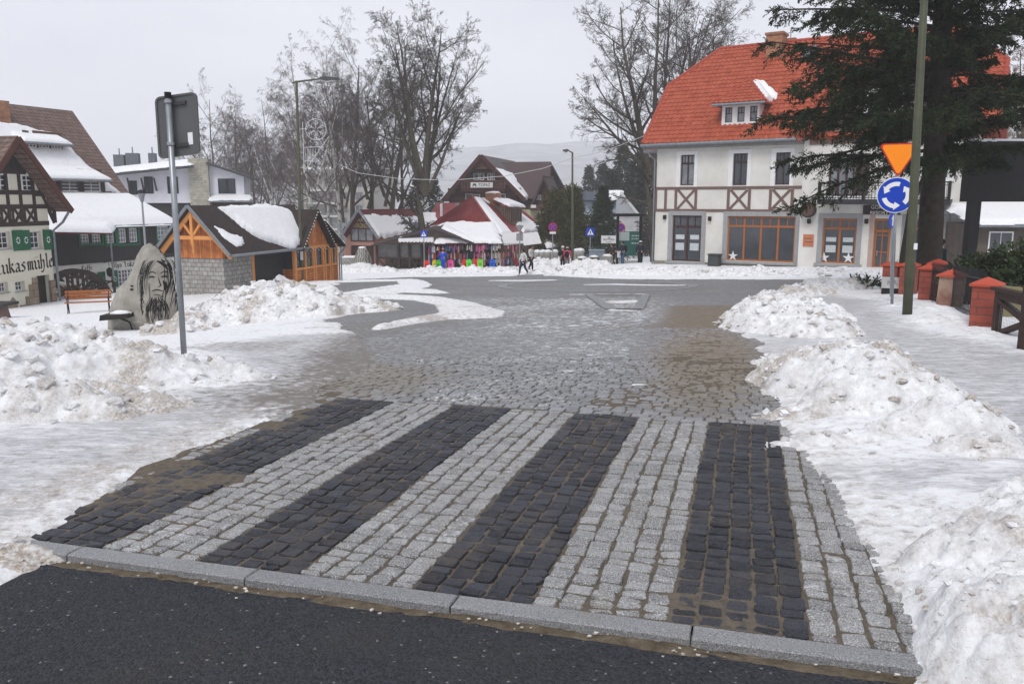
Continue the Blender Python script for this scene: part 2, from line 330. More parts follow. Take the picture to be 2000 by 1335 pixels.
# cobble road sheet far away (setts as surface relief), bed near
def cobble_mat():
    m, n, l, b = nodes('sett_paving'); o = N(n, 'ShaderNodeTexCoord').outputs['Object']
    mp_ = N(n, 'ShaderNodeMapping'); mp_.inputs['Rotation'].default_value = (0, 0, R(16)); l(o, mp_.inputs[0])
    wn_ = N(n, 'ShaderNodeTexNoise', Scale=1.2, Detail=3); l(mp_.outputs[0], wn_.inputs['Vector']); wv = n.new('ShaderNodeVectorMath'); wv.operation = 'SCALE'; wv.inputs['Scale'].default_value = .16; l(wn_.outputs['Color'], wv.inputs[0])
    av = n.new('ShaderNodeVectorMath'); av.operation = 'ADD'; l(mp_.outputs[0], av.inputs[0]); l(wv.outputs[0], av.inputs[1])
    br = n.new('ShaderNodeTexBrick'); l(av.outputs[0], br.inputs['Vector'])
    for k, v in (('Scale', 1), ('Brick Width', .15), ('Row Height', .12), ('Mortar Size', .013), ('Mortar Smooth', .35)): br.inputs[k].default_value = v
    br.inputs['Color1'].default_value = (.125, .13, .138, 1); br.inputs['Color2'].default_value = (.25, .255, .268, 1); br.inputs['Mortar'].default_value = (.085, .075, .06, 1)
    fine = noise(n, l, o, 60, 4); mid = noise(n, l, o, 6, 6, .7); big = noise(n, l, o, .35, 5, .6)
    c = mixc(n, l, mrange(n, l, fine, .45, .62), br.outputs[0], (.34, .345, .36)); c = mixc(n, l, .5, c, br.outputs[0])
    c = mixc(n, l, math2(n, l, 'MULTIPLY', mrange(n, l, big, .5, .7), .55), c, (.14, .12, .1))
    fr = vattr(n, 'frost'); fm = mrange(n, l, math2(n, l, 'ADD', mid, math2(n, l, 'MULTIPLY', fr, .24)), .67, .77)
    c = mixc(n, l, fm, c, (.8, .81, .83))
    dr = vattr(n, 'dirt'); dmk = mrange(n, l, math2(n, l, 'ADD', mid, math2(n, l, 'MULTIPLY', dr, .7)), .6, 1.0)
    c = mixc(n, l, dmk, c, mixc(n, l, fine, (.2, .155, .1), (.13, .105, .075)))
    l(c, b.inputs['Base Color']); l(mrange(n, l, mid, .3, .7, .42, .7), b.inputs['Roughness'])
    h = math2(n, l, 'SUBTRACT', math2(n, l, 'MULTIPLY', mid, .5), br.outputs['Fac']); bump(n, l, b, h, .9, .02); return m
M_COB = cobble_mat()
M_SAND = mat('joint_sand', (.2, .165, .125), .85, vs=25, col2=(.1, .088, .07), bump=.8, bs=160)

ROADPX = [(20, 1075), (150, 1010), (330, 905), (560, 815), (660, 745), (745, 700), (690, 655), (640, 625), (720, 600), (640, 580), (630, 566), (662, 556), (655, 547), (800, 541), (1000, 539), (1040, 533), (1046, 524), (1100, 524), (1062, 538), (1200, 545), (1400, 545), (1690, 549), (1640, 556), (1560, 566),
          (1500, 578), (1455, 603), (1438, 632), (1462, 668), (1500, 700), (1488, 760), (1497, 830), (1560, 880), (1612, 980), (1670, 1075), (1740, 1180), (1790, 1330), (1900, 1700), (-900, 1700), (-700, 1300), (-100, 1180), (40, 1110), (60, 1085)]
ROAD = gpoly(ROADPX)
# region of real stones: y up to about 15 m
def far_road():
    ys = [10.5]
    while ys[-1] < 72: ys.append(ys[-1]*1.006+.005)
    ys = np.array(ys); a = np.linspace(-.75, .6, 420); A, Y = np.meshgrid(a, ys); X = A*Y; Z = G(X, Y)+.002
    V = np.stack([X, Y, Z], -1).reshape(-1, 3)
    pk = gpoly([(1335, 598), (1440, 598), (1450, 760), (1300, 790)]); d1 = sst(-1.0, .3, sdpoly(V[:, 0], V[:, 1], pk))
    pk = gpoly([(560, 640), (860, 625), (900, 690), (760, 760), (560, 800), (480, 760)]); d2 = sst(-1.5, .5, sdpoly(V[:, 0], V[:, 1], pk))
    fr = sst(-2, 2, sdpoly(V[:, 0], V[:, 1], gpoly([(900, 580), (1300, 575), (1420, 610), (1350, 700), (1100, 760), (820, 760)])))
    fr = np.clip(fr*.62+.45*(fbm(V[:, 0]*.5, V[:, 1]*.5, 4)-.4), 0, 1)
    tag(npmesh('cobbled_road', V, grid(len(ys), 420), M_COB, attrs={'frost': fr, 'dirt': np.clip(d1*.95+d2*.25, 0, 1)}), kind='structure')
far_road()
S_END = 3.62
def bed():
    t = np.arange(-3.0, 7.2, .035); s = np.arange(0, 12.5, .035); T, Sx = np.meshgrid(t, s)
    X = N0.x+DK.x*T+DD.x*Sx; Y = N0.y+DK.y*T+DD.y*Sx; Z = G(X, Y)-.018+.016*fbm(T*5, Sx*5, 4)+.005*fbm(T*30, Sx*30, 2)
    left = sst(.15, -.55, T-.02*Sx+.5*(fbm(T*1.2+5, Sx*1.2, 3)-.5)); left = left*sst(S_END+1.2, S_END-.2, Sx); Z = Z+.012*left
    spots = sst(.68, .8, fbm(T*.9+9, Sx*.9+3, 4)); Z = Z+.008*spots
    # tyre-dragged mud beyond the crossing on the right lane
    pk = gpoly([(1310, 660), (1450, 640), (1445, 770), (1300, 800)]); Z = Z+.009*sst(-.7, .5, sdpoly(X, Y, pk))*(.4+fbm(T*2, Sx*2, 3))
    V = np.stack([X, Y, Z], -1).reshape(-1, 3); tag(npmesh('paving_bed', V, grid(len(s), len(t)), M_SAND), kind='structure')
bed()
STRIPES = [(-.24, .33), (.9, 1.45), (2.02, 2.57), (3.15, 3.70)]
def stones(name, cells, material, hump=.006, seed=3, gap=.0035):
    """cells: arrays t0,t1,s0,s1 in crossing frame -> rounded blocks"""
    rg = np.random.default_rng(seed); c = np.array(cells); n = len(c)
    t0, t1, s0, s1 = [c[:, i] for i in range(4)]; j = lambda a: rg.uniform(-a, a, n)
    # outline of 8 points (corners cut), jittered
    cut = rg.uniform(.004, .015, n); w = t1-t0; h = s1-s0; P = []
    t0 = t0+gap+np.abs(j(.003)); t1 = t1-gap-np.abs(j(.003)); s0 = s0+gap+np.abs(j(.003)); s1 = s1-gap-np.abs(j(.003))
    for (a, b) in ((0, 1), (1, 0), (2, 0), (3, 1), (3, 2), (2, 3), (1, 3), (0, 2)):
        tt = {0: t0, 1: t0+cut, 2: t1-cut, 3: t1}[a]; ss = {0: s0, 1: s0+cut, 2: s1-cut, 3: s1}[b]; P.append((tt+j(.005), ss+j(.005)))
    P = np.array(P).transpose(2, 0, 1)      # n,8,2
    ctr = P.mean(1, keepdims=True); x = lambda q: (N0.x+DK.x*q[..., 0]+DD.x*q[..., 1], N0.y+DK.y*q[..., 0]+DD.y*q[..., 1])
    gx, gy = x(ctr[:, 0]); gz = G(gx, gy); lift = rg.uniform(-.004, .005, n); tilt = rg.normal(0, .04, (n, 2)); rings = []
    for sc, dz in ((1.0, -.03), (1.0, -.004), (.92, .0015), (.5, None)):
        q = ctr+(P-ctr)*sc; zz = np.full((n, 8), dz if dz is not None else 0.)
        if dz is None: zz = hump*.6+rg.uniform(-.0022, .0028, (n, 8))
        elif dz > 0: zz = zz+rg.uniform(-.003, .003, (n, 8))
        X, Y = x(q); base = gz[:, None]+lift[:, None]+((q-ctr)*tilt[:, None, :]).sum(-1)+(G(X, Y)-gz[:, None])
        rings.append(np.stack([X, Y, base+zz], -1))
    cxp, cyp = x(ctr); cen = np.stack([cxp[:, 0], cyp[:, 0], gz+lift+hump*.7+rg.uniform(-.002, .002, n)], -1)[:, None]
    V = np.concatenate(rings+[cen], 1); k = V.shape[1]; F = []
    for r_ in range(3):
        for i in range(8): a, b_ = r_*8+i, r_*8+(i+1) % 8; F.append((a, b_, b_+8, a+8))
    for i in range(0, 8, 2): F.append((24+i, 24+i+1, 24+(i+2) % 8, 32))
    F = np.array(F); FF = (F[None]+(np.arange(n)*k)[:, None, None]).reshape(-1, 4)
    return npmesh(name, V.reshape(-1, 3), FF, material, smooth=False)
def granite(name, c1, c2, speck, rough=.4, frost=.0, mud=False, spec=.45):
    m, n, l, b = nodes(name); o = N(n, 'ShaderNodeTexCoord').outputs['Object']; gi = N(n, 'ShaderNodeNewGeometry').outputs['Random Per Island']
    c = mixc(n, l, gi, c1, c2); vo = N(n, 'ShaderNodeTexNoise', Scale=150, Detail=3, Roughness=.8); l(o, vo.inputs['Vector'])
    c = mixc(n, l, mrange(n, l, vo.outputs[0], .5, .62), c, speck); c = mixc(n, l, mrange(n, l, noise(n, l, o, 200, 2), .56, .64), c, tuple(v*.35 for v in c1))
    mid = noise(n, l, o, 3.5, 7, .7); big = noise(n, l, o, .9, 5)
    dust = math2(n, l, 'MULTIPLY', mrange(n, l, mid, .5, .75), mrange(n, l, big, .35, .65)); c = mixc(n, l, math2(n, l, 'MULTIPLY', dust, .6), c, (.2, .165, .12))
    if frost:
        fm = mrange(n, l, math2(n, l, 'ADD', noise(n, l, o, 22, 5, .7), math2(n, l, 'MULTIPLY', mrange(n, l, big, .35, .7), .2)), .68, .8); c = mixc(n, l, math2(n, l, 'MULTIPLY', fm, frost), c, (.78, .79, .81))
    if mud:
        for (px, py, rx, ry, st) in ((1385, 700, .8, 4.6, .95), (640, 735, 1.6, 1.6, .7)):
            qx, qy = gp(px, py); m1 = N(n, 'ShaderNodeMapping'); m1.vector_type = 'TEXTURE'; m1.inputs['Location'].default_value = (qx, qy, 0); m1.inputs['Rotation'].default_value = (0, 0, R(-14)); m1.inputs['Scale'].default_value = (rx, ry, 100); l(o, m1.inputs[0])
            ln_ = n.new('ShaderNodeVectorMath'); ln_.operation = 'LENGTH'; l(m1.outputs[0], ln_.inputs[0]); mk = mrange(n, l, math2(n, l, 'ADD', ln_.outputs['Value'], math2(n, l, 'MULTIPLY', math2(n, l, 'SUBTRACT', mid, .5), 1.6)), 1.05, .55, 0, st)
            c = mixc(n, l, mk, c, mixc(n, l, noise(n, l, o, 30, 6, .7), (.25, .21, .155), (.14, .12, .09)))
    l(c, b.inputs['Base Color']); l(mrange(n, l, mid, .3, .7, rough-.12, rough+.2), b.inputs['Roughness']); b.inputs['Specular IOR Level'].default_value = spec
    bump(n, l, b, math2(n, l, 'ADD', noise(n, l, o, 45, 4, .7), math2(n, l, 'MULTIPLY', vo.outputs[0], .5)), .55, .012); return m
M_DARK = granite('dark_basalt_setts', (.014, .0145, .02), (.05, .052, .064), (.07, .074, .088), .5, spec=.25)
M_LIGHT = granite('light_granite_setts', (.14, .142, .145), (.28, .282, .285), (.64, .635, .62), .42, .45)
M_GREY = granite('grey_granite_setts', (.105, .108, .115), (.25, .255, .27), (.46, .47, .49), .4, .75, mud=True)
rs = random.Random(5); dark = []; light = []; grey = []
edges = []; t = -2.6
# columns between stripe boundaries
bnd = [-2.6, -.24]+[b for s_ in STRIPES for b in s_][1:]+[6.6]
for i in range(len(bnd)-1):
    a, b_ = bnd[i], bnd[i+1]; isd = any(abs(a-s_[0]) < 1e-6 for s_ in STRIPES); nc = max(1, round((b_-a)/.112)); w = (b_-a)/nc
    for k in range(nc):
        s = rs.uniform(-.05, 0)
        while s < S_END-.02:
            h = rs.uniform(.075, .125); e = s+h
            if S_END-e < .05: e = S_END
            dw = rs.uniform(-.006, .006); off = .012*math.sin(s*2.1+k*.3)
            (dark if isd else light).append((a+w*k+dw+off*.4, a+w*(k+1)+dw+off*.4, max(s, .005), e)); s = e
s = S_END+.01
while s < 12.3:
    h = rs.uniform(.095, .125) if s < 8 else rs.uniform(.12, .15); t = -3+rs.uniform(0, .1)
    while t < 7:
        w = rs.uniform(.1, .17) if s < 8 else rs.uniform(.14, .2); wav = .03*math.sin(t*1.3)+.02*math.sin(t*3.1+s)
        grey.append((t, t+w, s+wav, s+h+wav)); t += w
    s += h
tag(stones('dark_crossing_setts', dark, M_DARK, .006, 3, .005), kind='structure'); tag(stones('light_crossing_setts', light, M_LIGHT, .005, 4, .006), kind='structure')
tag(stones('road_setts', grey, M_GREY, .006, 5, .006), kind='structure')
# kerb line of granite slabs, dirt gutter, asphalt
M_KERB = granite('kerb_granite', (.17, .175, .185), (.22, .225, .235), (.42, .42, .43), .5)
t = -1.75; kk = 0
kb = MB()
while t < 6.3:
    a, b_ = t+.004, t+.996; ps = [cw(a, -.118), cw(b_, -.118), cw(b_, -.004), cw(a, -.004)]; pin = [cw(a+.004, -.112), cw(b_-.004, -.112), cw(b_-.006, -.011), cw(a+.006, -.011)]
    hz = [g(*q) for q in ps]; kb.add([(*q, z-.12) for q, z in zip(ps, hz)]+[(*q, z+.0) for q, z in zip(ps, hz)]+[(*q, z+.007) for q, z in zip(pin, hz)],
      [(0, 1, 5, 4), (1, 2, 6, 5), (2, 3, 7, 6), (3, 0, 4, 7), (4, 5, 9, 8), (5, 6, 10, 9), (6, 7, 11, 10), (7, 4, 8, 11), (8, 9, 10, 11)]); t += 1
tag(kb.build('kerb', M_KERB), kind='structure')
def asphalt():
    m, n, l, b = nodes('asphalt'); o = N(n, 'ShaderNodeTexCoord').outputs['Object']
    v = N(n, 'ShaderNodeTexVoronoi', Scale=95); l(o, v.inputs['Vector']); big = noise(n, l, o, 1.3, 6); fine = noise(n, l, o, 120, 3)
    sc = n.new('ShaderNodeSeparateColor'); l(v.outputs['Color'], sc.inputs[0])
    c = mixc(n, l, sc.outputs[0], (.021, .0225, .028), (.05, .053, .062)); c = mixc(n, l, mrange(n, l, sc.outputs[1], .99, .998), c, (.25, .24, .23))
    c = mixc(n, l, mrange(n, l, noise(n, l, o, 14, 5, .75), .6, .8), c, (.05, .053, .06)); c = mixc(n, l, math2(n, l, 'MULTIPLY', mrange(n, l, big, .45, .7), .4), c, (.055, .05, .046))
    l(c, b.inputs['Base Color']); b.inputs['Roughness'].default_value = .8; b.inputs['Specular IOR Level'].default_value = .2
    bump(n, l, b, math2(n, l, 'ADD', math2(n, l, 'MULTIPLY', v.outputs['Distance'], -1.2), math2(n, l, 'MULTIPLY', fine, .4)), .9, .008); return m
M_ASPH = asphalt()
t_ = np.arange(-9, 12, .04); s_ = np.concatenate([np.arange(-9, -1.6, .4), np.arange(-1.6, -.11, .02)]); T, Sx = np.meshgrid(t_, s_)
X = N0.x+DK.x*T+DD.x*Sx; Y = N0.y+DK.y*T+DD.y*Sx
V = np.stack([X, Y, G(X, Y)-.03+.012*sst(-.3, -.7, Sx)+.004*fbm(T*9, Sx*9, 3)-.03*sst(-.165, -.15, Sx+0.03*(fbm(T*3, Sx*3+4, 3)-.5)+.012*(fbm(T*25, Sx*25, 3)-.5))], -1).reshape(-1, 3); tag(npmesh('asphalt_road', V, grid(len(s_), len(t_)), M_ASPH), kind='structure')
t_ = np.arange(-3, 7, .02); s_ = np.arange(-.34, -.10, .01); T, Sx = np.meshgrid(t_, s_); X = N0.x+DK.x*T+DD.x*Sx; Y = N0.y+DK.y*T+DD.y*Sx
V = np.stack([X, Y, G(X, Y)-.046+.03*fbm(T*6, Sx*10, 4)+.006*vnoise(T*60, Sx*60)-.05*sst(-.175, -.25, Sx+.02*(fbm(T*8, Sx*8, 3)-.5))], -1).reshape(-1, 3)
tag(npmesh('gutter_dirt', V, grid(len(s_), len(t_)), mat('gutter_mud', (.075, .056, .038), .8, vs=14, col2=(.19, .155, .11), bump=.8, bs=90)), kind='structure')
# bits of ice and gravel lying in the gutter and on the tarmac
mb = MB()
for i in range(170):
    q = rs.random(); t = rs.uniform(-1.5, 5.6); s = -.14-abs(rs.gauss(0, .05)) if q < .6 else rs.uniform(-1.6, -.25)
    x, y = cw(t, s); r_ = rs.uniform(.002, .009)*(1 if q < .6 else .45); mb.blob((x, y, g(x, y)-.012-.008*(q > .6)), r_, 6, (1.3, 1, .6), .3, i)
for i in range(60):
    t = rs.uniform(-1.2, 5.2); s = rs.uniform(.0, 6); x, y = cw(t, s); mb.blob((x, y, g(x, y)+.0), rs.uniform(.002, .0045), 4, (1.3, 1, .7), .3, i)
tag(mb.build('grit', mat('ice_grit', (.34, .3, .24), .5, col2=(.6, .58, .55), vs=40, isl=.35)), kind='stuff')

# ---------------------------------------------------------------- snow cover: real thickness, sinks under the paving where there is no snow
def snow_sheet():
    ys = [1.15]
    while ys[-1] < 74: ys.append(ys[-1]*1.0085+.004)
    ys = np.array(ys); a = np.concatenate([np.linspace(-5, -1.3, 90)[:-1], np.linspace(-1.3, -.78, 260)[:-1], np.linspace(-.78, .74, 760), np.linspace(.74, 1.2, 60)[1:], np.linspace(1.2, 5, 90)[1:]]); A, Y = np.meshgrid(a, ys); X = A*Y
    n1 = fbm(X*1.1, Y*1.1, 5); n2 = fbm(X*7, Y*7, 4, 5); d = -sdpoly(X, Y, ROAD)+.3*(n1-.5)*np.clip(Y/5, .6, 3)     # >0 off the road
    # frozen thin margins on the left, thicker on the right
    ip = [gpoly(p) for p in ([(-300, 960), (0, 1000), (330, 870), (540, 790), (700, 720), (800, 690), (740, 650), (560, 660), (420, 680), (470, 745), (300, 800), (0, 860), (-300, 900)],
                             [(1480, 610), (1560, 570), (1700, 590), (1760, 640), (1880, 670), (2300, 740), (2300, 1000), (1950, 900), (1850, 780), (1640, 660), (1560, 700), (1480, 700)],
                             [(630, 560), (700, 553), (880, 553), (920, 600), (860, 640), (700, 640), (660, 600)],
                             [(1560, 930), (2300, 900), (2300, 960), (1600, 950)])]
    ice = np.zeros(X.shape)
    for i, P in enumerate(ip): ice = np.maximum(ice, sst(-.5*np.clip(Y.mean()/10, .5, 1), .45, sdpoly(X, Y, P)+.5*(n1-.5)))
    th = (.042*sst(-.02, .16, d)+.03*sst(.2, .8, d))*(1-.3*ice)+.03*(n2-.5)*sst(.0, .25, d)*(1-.6*ice); th = np.where(d < 0, np.maximum(-.12, d*.4-.014), th-.014)
    # thin crusts of snow lying on the paving itself
    def strip(px, w, amp=.05, ns=.5):
        nonlocal th, ice
        P = [gp(*q) for q in px]
        dd = np.full(X.shape, 1e9); ww = np.zeros(X.shape)
        for i in range(len(P)-1):
            a0, b0 = np.array(P[i]), np.array(P[i+1]); e = b0-a0; t = np.clip(((X-a0[0])*e[0]+(Y-a0[1])*e[1])/(e@e), 0, 1); q = np.hypot(X-a0[0]-e[0]*t, Y-a0[1]-e[1]*t)
            wi = w[i]*(1-t)+w[i+1]*t; m_ = q/wi < dd; dd = np.where(m_, q/wi, dd)
        th = np.maximum(th, amp*(1-dd*dd)+ns*amp*(n2-.5)-.005); ice = ice*(1-sst(1.15, .8, dd))
    strip([(655, 551), (740, 549), (800, 548), (812, 556), (790, 560), (735, 570), (715, 576), (760, 580), (840, 584), (890, 593), (922, 608), (905, 618), (850, 622), (790, 632), (740, 643)], [.7, .7, .8, .8, 1.2, 1.6, 1.1, .8, .7, .7, .9, 1.0, .6, .3, .15], .11)
    strip([(740, 571), (800, 567), (855, 572)], [.9, 1.3, .5], .06)
    strip([(960, 548), (1010, 548), (1080, 547)], [.3, .9, .3], .04); strip([(1140, 556), (1200, 555), (1340, 557)], [.2, .5, .2], .03)
    strip([(1115, 575.5), (1180, 575), (1270, 574.5)], [.1, .22, .15], .03); strip([(1195, 590), (1215, 590), (1235, 588)], [.3, .6, .3], .05)
    strip([(1160, 580), (1180, 595), (1200, 606), (1245, 607)], [.12, .15, .15, .1], .03)
    strip([(1095, 724), (1118, 725)], [.06, .06], .02); strip([(1240, 752), (1262, 751)], [.05, .05], .02)
    Z = G(X, Y)+th
    dirt = np.clip(.55*sst(1.2, .0, d)+.5*sst(.62, .75, fbm(X*.7+3, Y*.7, 4)), 0, 1)*(1-.5*sst(20, 40, Y))
    pl = gpoly([(-300, 1010), (0, 1040), (420, 850), (560, 790), (420, 800), (0, 960), (-300, 990)]); dirt = np.clip(dirt+.5*sst(-.2, .3, sdpoly(X, Y, pl)), 0, 1)
    wet = np.zeros(X.shape); wp = gpoly([(520, 780), (640, 700), (700, 655), (900, 660), (900, 800), (620, 800)]); wet = np.maximum(wet, sst(-1.2, .6, sdpoly(X, Y, wp)+.8*(n1-.5)))
    wp = gpoly([(560, 690), (330, 690), (420, 675), (600, 668)]); wet = np.maximum(wet, .5*sst(-.5, .3, sdpoly(X, Y, wp)))
    V = np.stack([X, Y, Z], -1).reshape(-1, 3)
    tag(npmesh('snow_cover', V, grid(len(ys), len(a)), M_SNOW, attrs={'ice': ice.ravel(), 'dirt': dirt.ravel(), 'wet': wet.ravel()}), kind='structure')
snow_sheet()
# kerb rings of the roundabout, flush stone bands
def band(px, w, name, hz=.02, closed=False):
    P = [gp(*q) for q in px]; n = len(P); mb = MB(); L_ = []; R_ = []
    for i in range(n):
        a = Vector(P[(i-1) % n] if closed or i else P[0]); c = Vector(P[(i+1) % n] if closed or i < n-1 else P[-1]); d = (c-a).normalized(); nn = Vector((-d.y, d.x)); p = Vector(P[i]); L_.append(p+nn*w/2); R_.append(p-nn*w/2)
    vs = []
    for a, b_ in zip(L_, R_): vs += [(a.x, a.y, g(a.x, a.y)+hz), (b_.x, b_.y, g(b_.x, b_.y)+hz), (a.x, a.y, g(a.x, a.y)-.05), (b_.x, b_.y, g(b_.x, b_.y)-.05)]
    fs = []
    for i in range(n if closed else n-1): a, b_ = i*4, ((i+1) % n)*4; fs += [(a, a+1, b_+1, b_), (a+1, a+3, b_+3, b_+1), (a+2, a, b_, b_+2)]
    mb.add(vs, fs); return tag(mb.build(name, M_KERB), kind='structure')
ring = [(1165+185*math.cos(a)*(1 if math.cos(a) < 0 else 1.02), 559-10.5*math.sin(a)) for a in np.linspace(0, 2*PI, 40)[:-1]]
band(ring, .42, 'roundabout_kerb', .02, True)
band([(1150, 576), (1262, 576), (1246, 605), (1192, 604)], .3, 'splitter_kerb', .03, True)
# ---------------------------------------------------------------- ploughed heaps
def heap(label, bumps, rough=.1, cell=.05, dirt=.5, chunks=300, csize=(.03, .1), lump=(.35, .12), seed=1, group=None, pile=None, cat='snow heap', ext=0):
    """bumps: (px,py, radius_x, radius_y, height) standing on the ground; pixel = foot of its centre"""
    B = []
    for q in bumps:
        x, y = gp(q[0], q[1]); B.append((x, y, *q[2:]))
    B = np.array([b+(0,)*(6-len(b)) for b in B]); pad = 1.25
    x0 = (B[:, 0]-B[:, 2:4].max(1)*pad).min(); x1 = (B[:, 0]+B[:, 2:4].max(1)*pad).max(); y0 = (B[:, 1]-B[:, 2:4].max(1)*pad).min(); y1 = (B[:, 1]+B[:, 2:4].max(1)*pad).max()
    X, Y = np.meshgrid(np.arange(x0, x1, cell), np.arange(y0, y1, cell)); H = np.zeros(X.shape)
    wx = .35*(fbm(X*1.3, Y*1.3, 3, seed)-.5); wy = .35*(fbm(X*1.3+20, Y*1.3, 3, seed)-.5); sc = np.clip(B[:, 2].mean(), .4, 2)
    for x, y, rx, ry, h, an in B:
        c, s = math.cos(R(an)), math.sin(R(an)); u = ((X-x+wx*sc)*c+(Y-y+wy*sc)*s)/rx; v = (-(X-x+wx*sc)*s+(Y-y+wy*sc)*c)/ry
        q = np.clip(1-(u*u+v*v), 0, 1); H = np.maximum(H, h*q**.8) if h < .02 else np.log(np.exp(H*9)+np.exp(h*q**.85*9)-1)/9
    env = np.clip(H/.15, 0, 1); Hm = H.max()
    Hh = H+env*(lump[1]*(lumps(X/lump[0], Y/lump[0], seed)-.3)+lump[1]*.45*(lumps(X/lump[0]*2.7, Y/lump[0]*2.7, seed+2)-.2)+rough*(fbm(X*3, Y*3, 5, seed)-.45)+lump[1]*.55*(.3-np.abs(fbm(X/lump[0]*1.6+9, Y/lump[0]*1.6, 4, seed+1)-.5)*2.2)+lump[1]*.22*(fbm(X/lump[0]*7, Y/lump[0]*7, 3, seed+1)-.5))-.03*(1-env)
    Z = G(X, Y)+Hh; V = np.stack([X, Y, Z], -1).reshape(-1, 3); F = grid(*X.shape); keep = (H.ravel()[F] > .004).any(1); F = F[keep]
    used = np.unique(F); mp_ = np.full(len(V), -1); mp_[used] = np.arange(len(used)); V = V[used]; F = mp_[F]
    dv = dirt*np.clip(fbm(V[:, 0]*1.6, V[:, 1]*1.6, 5, seed)*3.2-1.15, 0, 1)
    rg = np.random.default_rng(seed); CV = []; CF = []; CD = []; nn = len(V); t = (1+5**.5)/2
    ico = np.array([(-1, t, 0), (1, t, 0), (-1, -t, 0), (1, -t, 0), (0, -1, t), (0, 1, t), (0, -1, -t), (0, 1, -t), (t, 0, -1), (t, 0, 1), (-t, 0, -1), (-t, 0, 1)])/1.9
    icf = np.array([(0, 11, 5), (0, 5, 1), (0, 1, 7), (0, 7, 10), (0, 10, 11), (1, 5, 9), (5, 11, 4), (11, 10, 2), (10, 7, 6), (7, 1, 8), (3, 9, 4), (3, 4, 2), (3, 2, 6), (3, 6, 8), (3, 8, 9), (4, 9, 5), (2, 4, 11), (6, 2, 10), (8, 6, 7), (9, 8, 1)])
    for i in range(chunks):
        p = V[rg.integers(nn)]; r_ = csize[0]+(csize[1]-csize[0])*rg.random()**4.5; q = ico*(r_*rg.uniform(.45, 1.35, (12, 1)))*np.array([rg.uniform(.8, 1.3), rg.uniform(.8, 1.3), rg.uniform(.6, .95)])
        CV.append(q+p+np.array([0, 0, r_*.15])); CF.append(icf+12*i); CD.append(np.full(12, (rg.random() < dirt*.7)*rg.uniform(.4, 1)))
    root = npmesh('snow_heap', V, F, M_HEAP, attrs={'dirt': dv})
    if chunks:
        cc = npmesh('snow_chunks', np.concatenate(CV), np.concatenate(CF), M_HEAP, parent=root, attrs={'dirt': np.concatenate(CD)}, smooth=False); cc['kind'] = 'stuff'
    return tag(root, label, cat, group)
heap('dirty lumpy snow heap at the left edge by the grey sign post', [(40, 745, 1.7, 1.1, .52), (-120, 760, 1.8, 1.2, .6), (220, 750, 1.15, .75, .36), (345, 752, .85, .5, .22), (425, 748, .55, .35, .12), (150, 800, 1.2, .4, .16), (-60, 820, 1.5, .45, .24), (0, 700, 1.6, .8, .3)], .14, .026, .9, 1300, (.008, .075), (.3, .15), 2)
heap('large dirty snow heap in front of the wooden kiosk', [(530, 625, 2.3, 1.7, 1.1), (460, 628, 1.6, 1.3, .75), (610, 618, 1.8, 1.3, .7), (400, 640, 1.3, 1.2, .5), (690, 610, 1.6, .9, .22), (340, 655, 1.2, .6, .2)], .2, .06, 1.0, 900, (.02, .16), (.5, .22), 5)
heap('big snow ridge with brown clods along the right kerb', [(1655, 765, .8, .7, .42), (1735, 805, .8, .5, .36), (1590, 745, .7, .7, .26), (1560, 712, .6, .6, .1), (1640, 690, .7, .6, .12), (1690, 720, .7, .6, .28), (1830, 850, .7, .32, .22), (1560, 815, .4, .22, .09), (1660, 865, .7, .22, .08), (1920, 890, .5, .25, .12)], .12, .022, .95, 1300, (.006, .055), (.24, .12), 8)
heap('nearest snow heap in the lower right corner', [(1960, 1130, .5, .45, .2), (2060, 1290, .55, .5, .26), (1900, 1040, .45, .28, .1), (2130, 1110, .7, .6, .28), (2150, 1000, .8, .4, .2), (1780, 1010, .3, .2, .05), (1905, 1290, .24, .3, .1), (1770, 1130, .2, .25, .05), (1850, 1200, .25, .3, .09)], .1, .014, 1.0, 1400, (.003, .022), (.17, .09), 11)
heap('rounded snow heap on the right beyond the brown puddle', [(1545, 642, 1.15, 1.2, .52), (1495, 632, .85, 1.1, .36), (1595, 655, .85, .8, .28), (1520, 600, 1.0, 1.5, .24)], .16, .035, .7, 600, (.02, .1), (.4, .14), 14)
heap('low crusted snow bank on the bend in front of the brick pillars', [(1560, 578, 1.3, 1.5, .22), (1610, 568, 1.7, 1.3, .25), (1670, 566, 1.7, 1.1, .25)], .2, .06, .8, 250, (.03, .12), (.4, .2), 17)
heap('long white snow bank below the red roofed guesthouse', [(1080+k*46, 533+k*.55, 1.9, .95, .27+.07*math.sin(k*1.7)) for k in range(14)], .2, .06, .25, 700, (.05, .2), (.5, .2), 20)
heap('long snow bank below the souvenir stalls', [(815+k*27, 535-k*.3, 1.3, .9, .26+.07*math.sin(k*2.1)) for k in range(8)], .2, .06, .35, 350, (.05, .2), (.55, .2), 23)
heap('snow pile with stone posts behind the couple at the lamp', [(1072, 524, 1.9, 1.6, .6), (1105, 522, 2.0, 1.8, .75), (1142, 524, 1.9, 1.5, .45)], .35, .09, .2, 250, (.06, .2), (.6, .3), 26)
heap('low snow bank beside the stone-clad cone', [(690, 533, 1.8, 1.2, .45), (740, 533, 1.6, 1.0, .35), (670, 528, 1.5, 1.0, .4), (710, 528, 1.8, 1.0, .5)], .25, .09, .3, 150, (.05, .15), (.5, .2), 29)
heap('clean snow drift under the brick fence pillars', [(1800, 606, .9, 1.2, .12, 20), (1850, 632, 1.0, .8, .14), (1735, 588, .7, 1.1, .12), (1880, 660, .8, .3, .07), (1930, 655, .7, .5, .06)], .06, .04, .1, 20, (.02, .05), (.5, .06), 32, cat='snow drift')
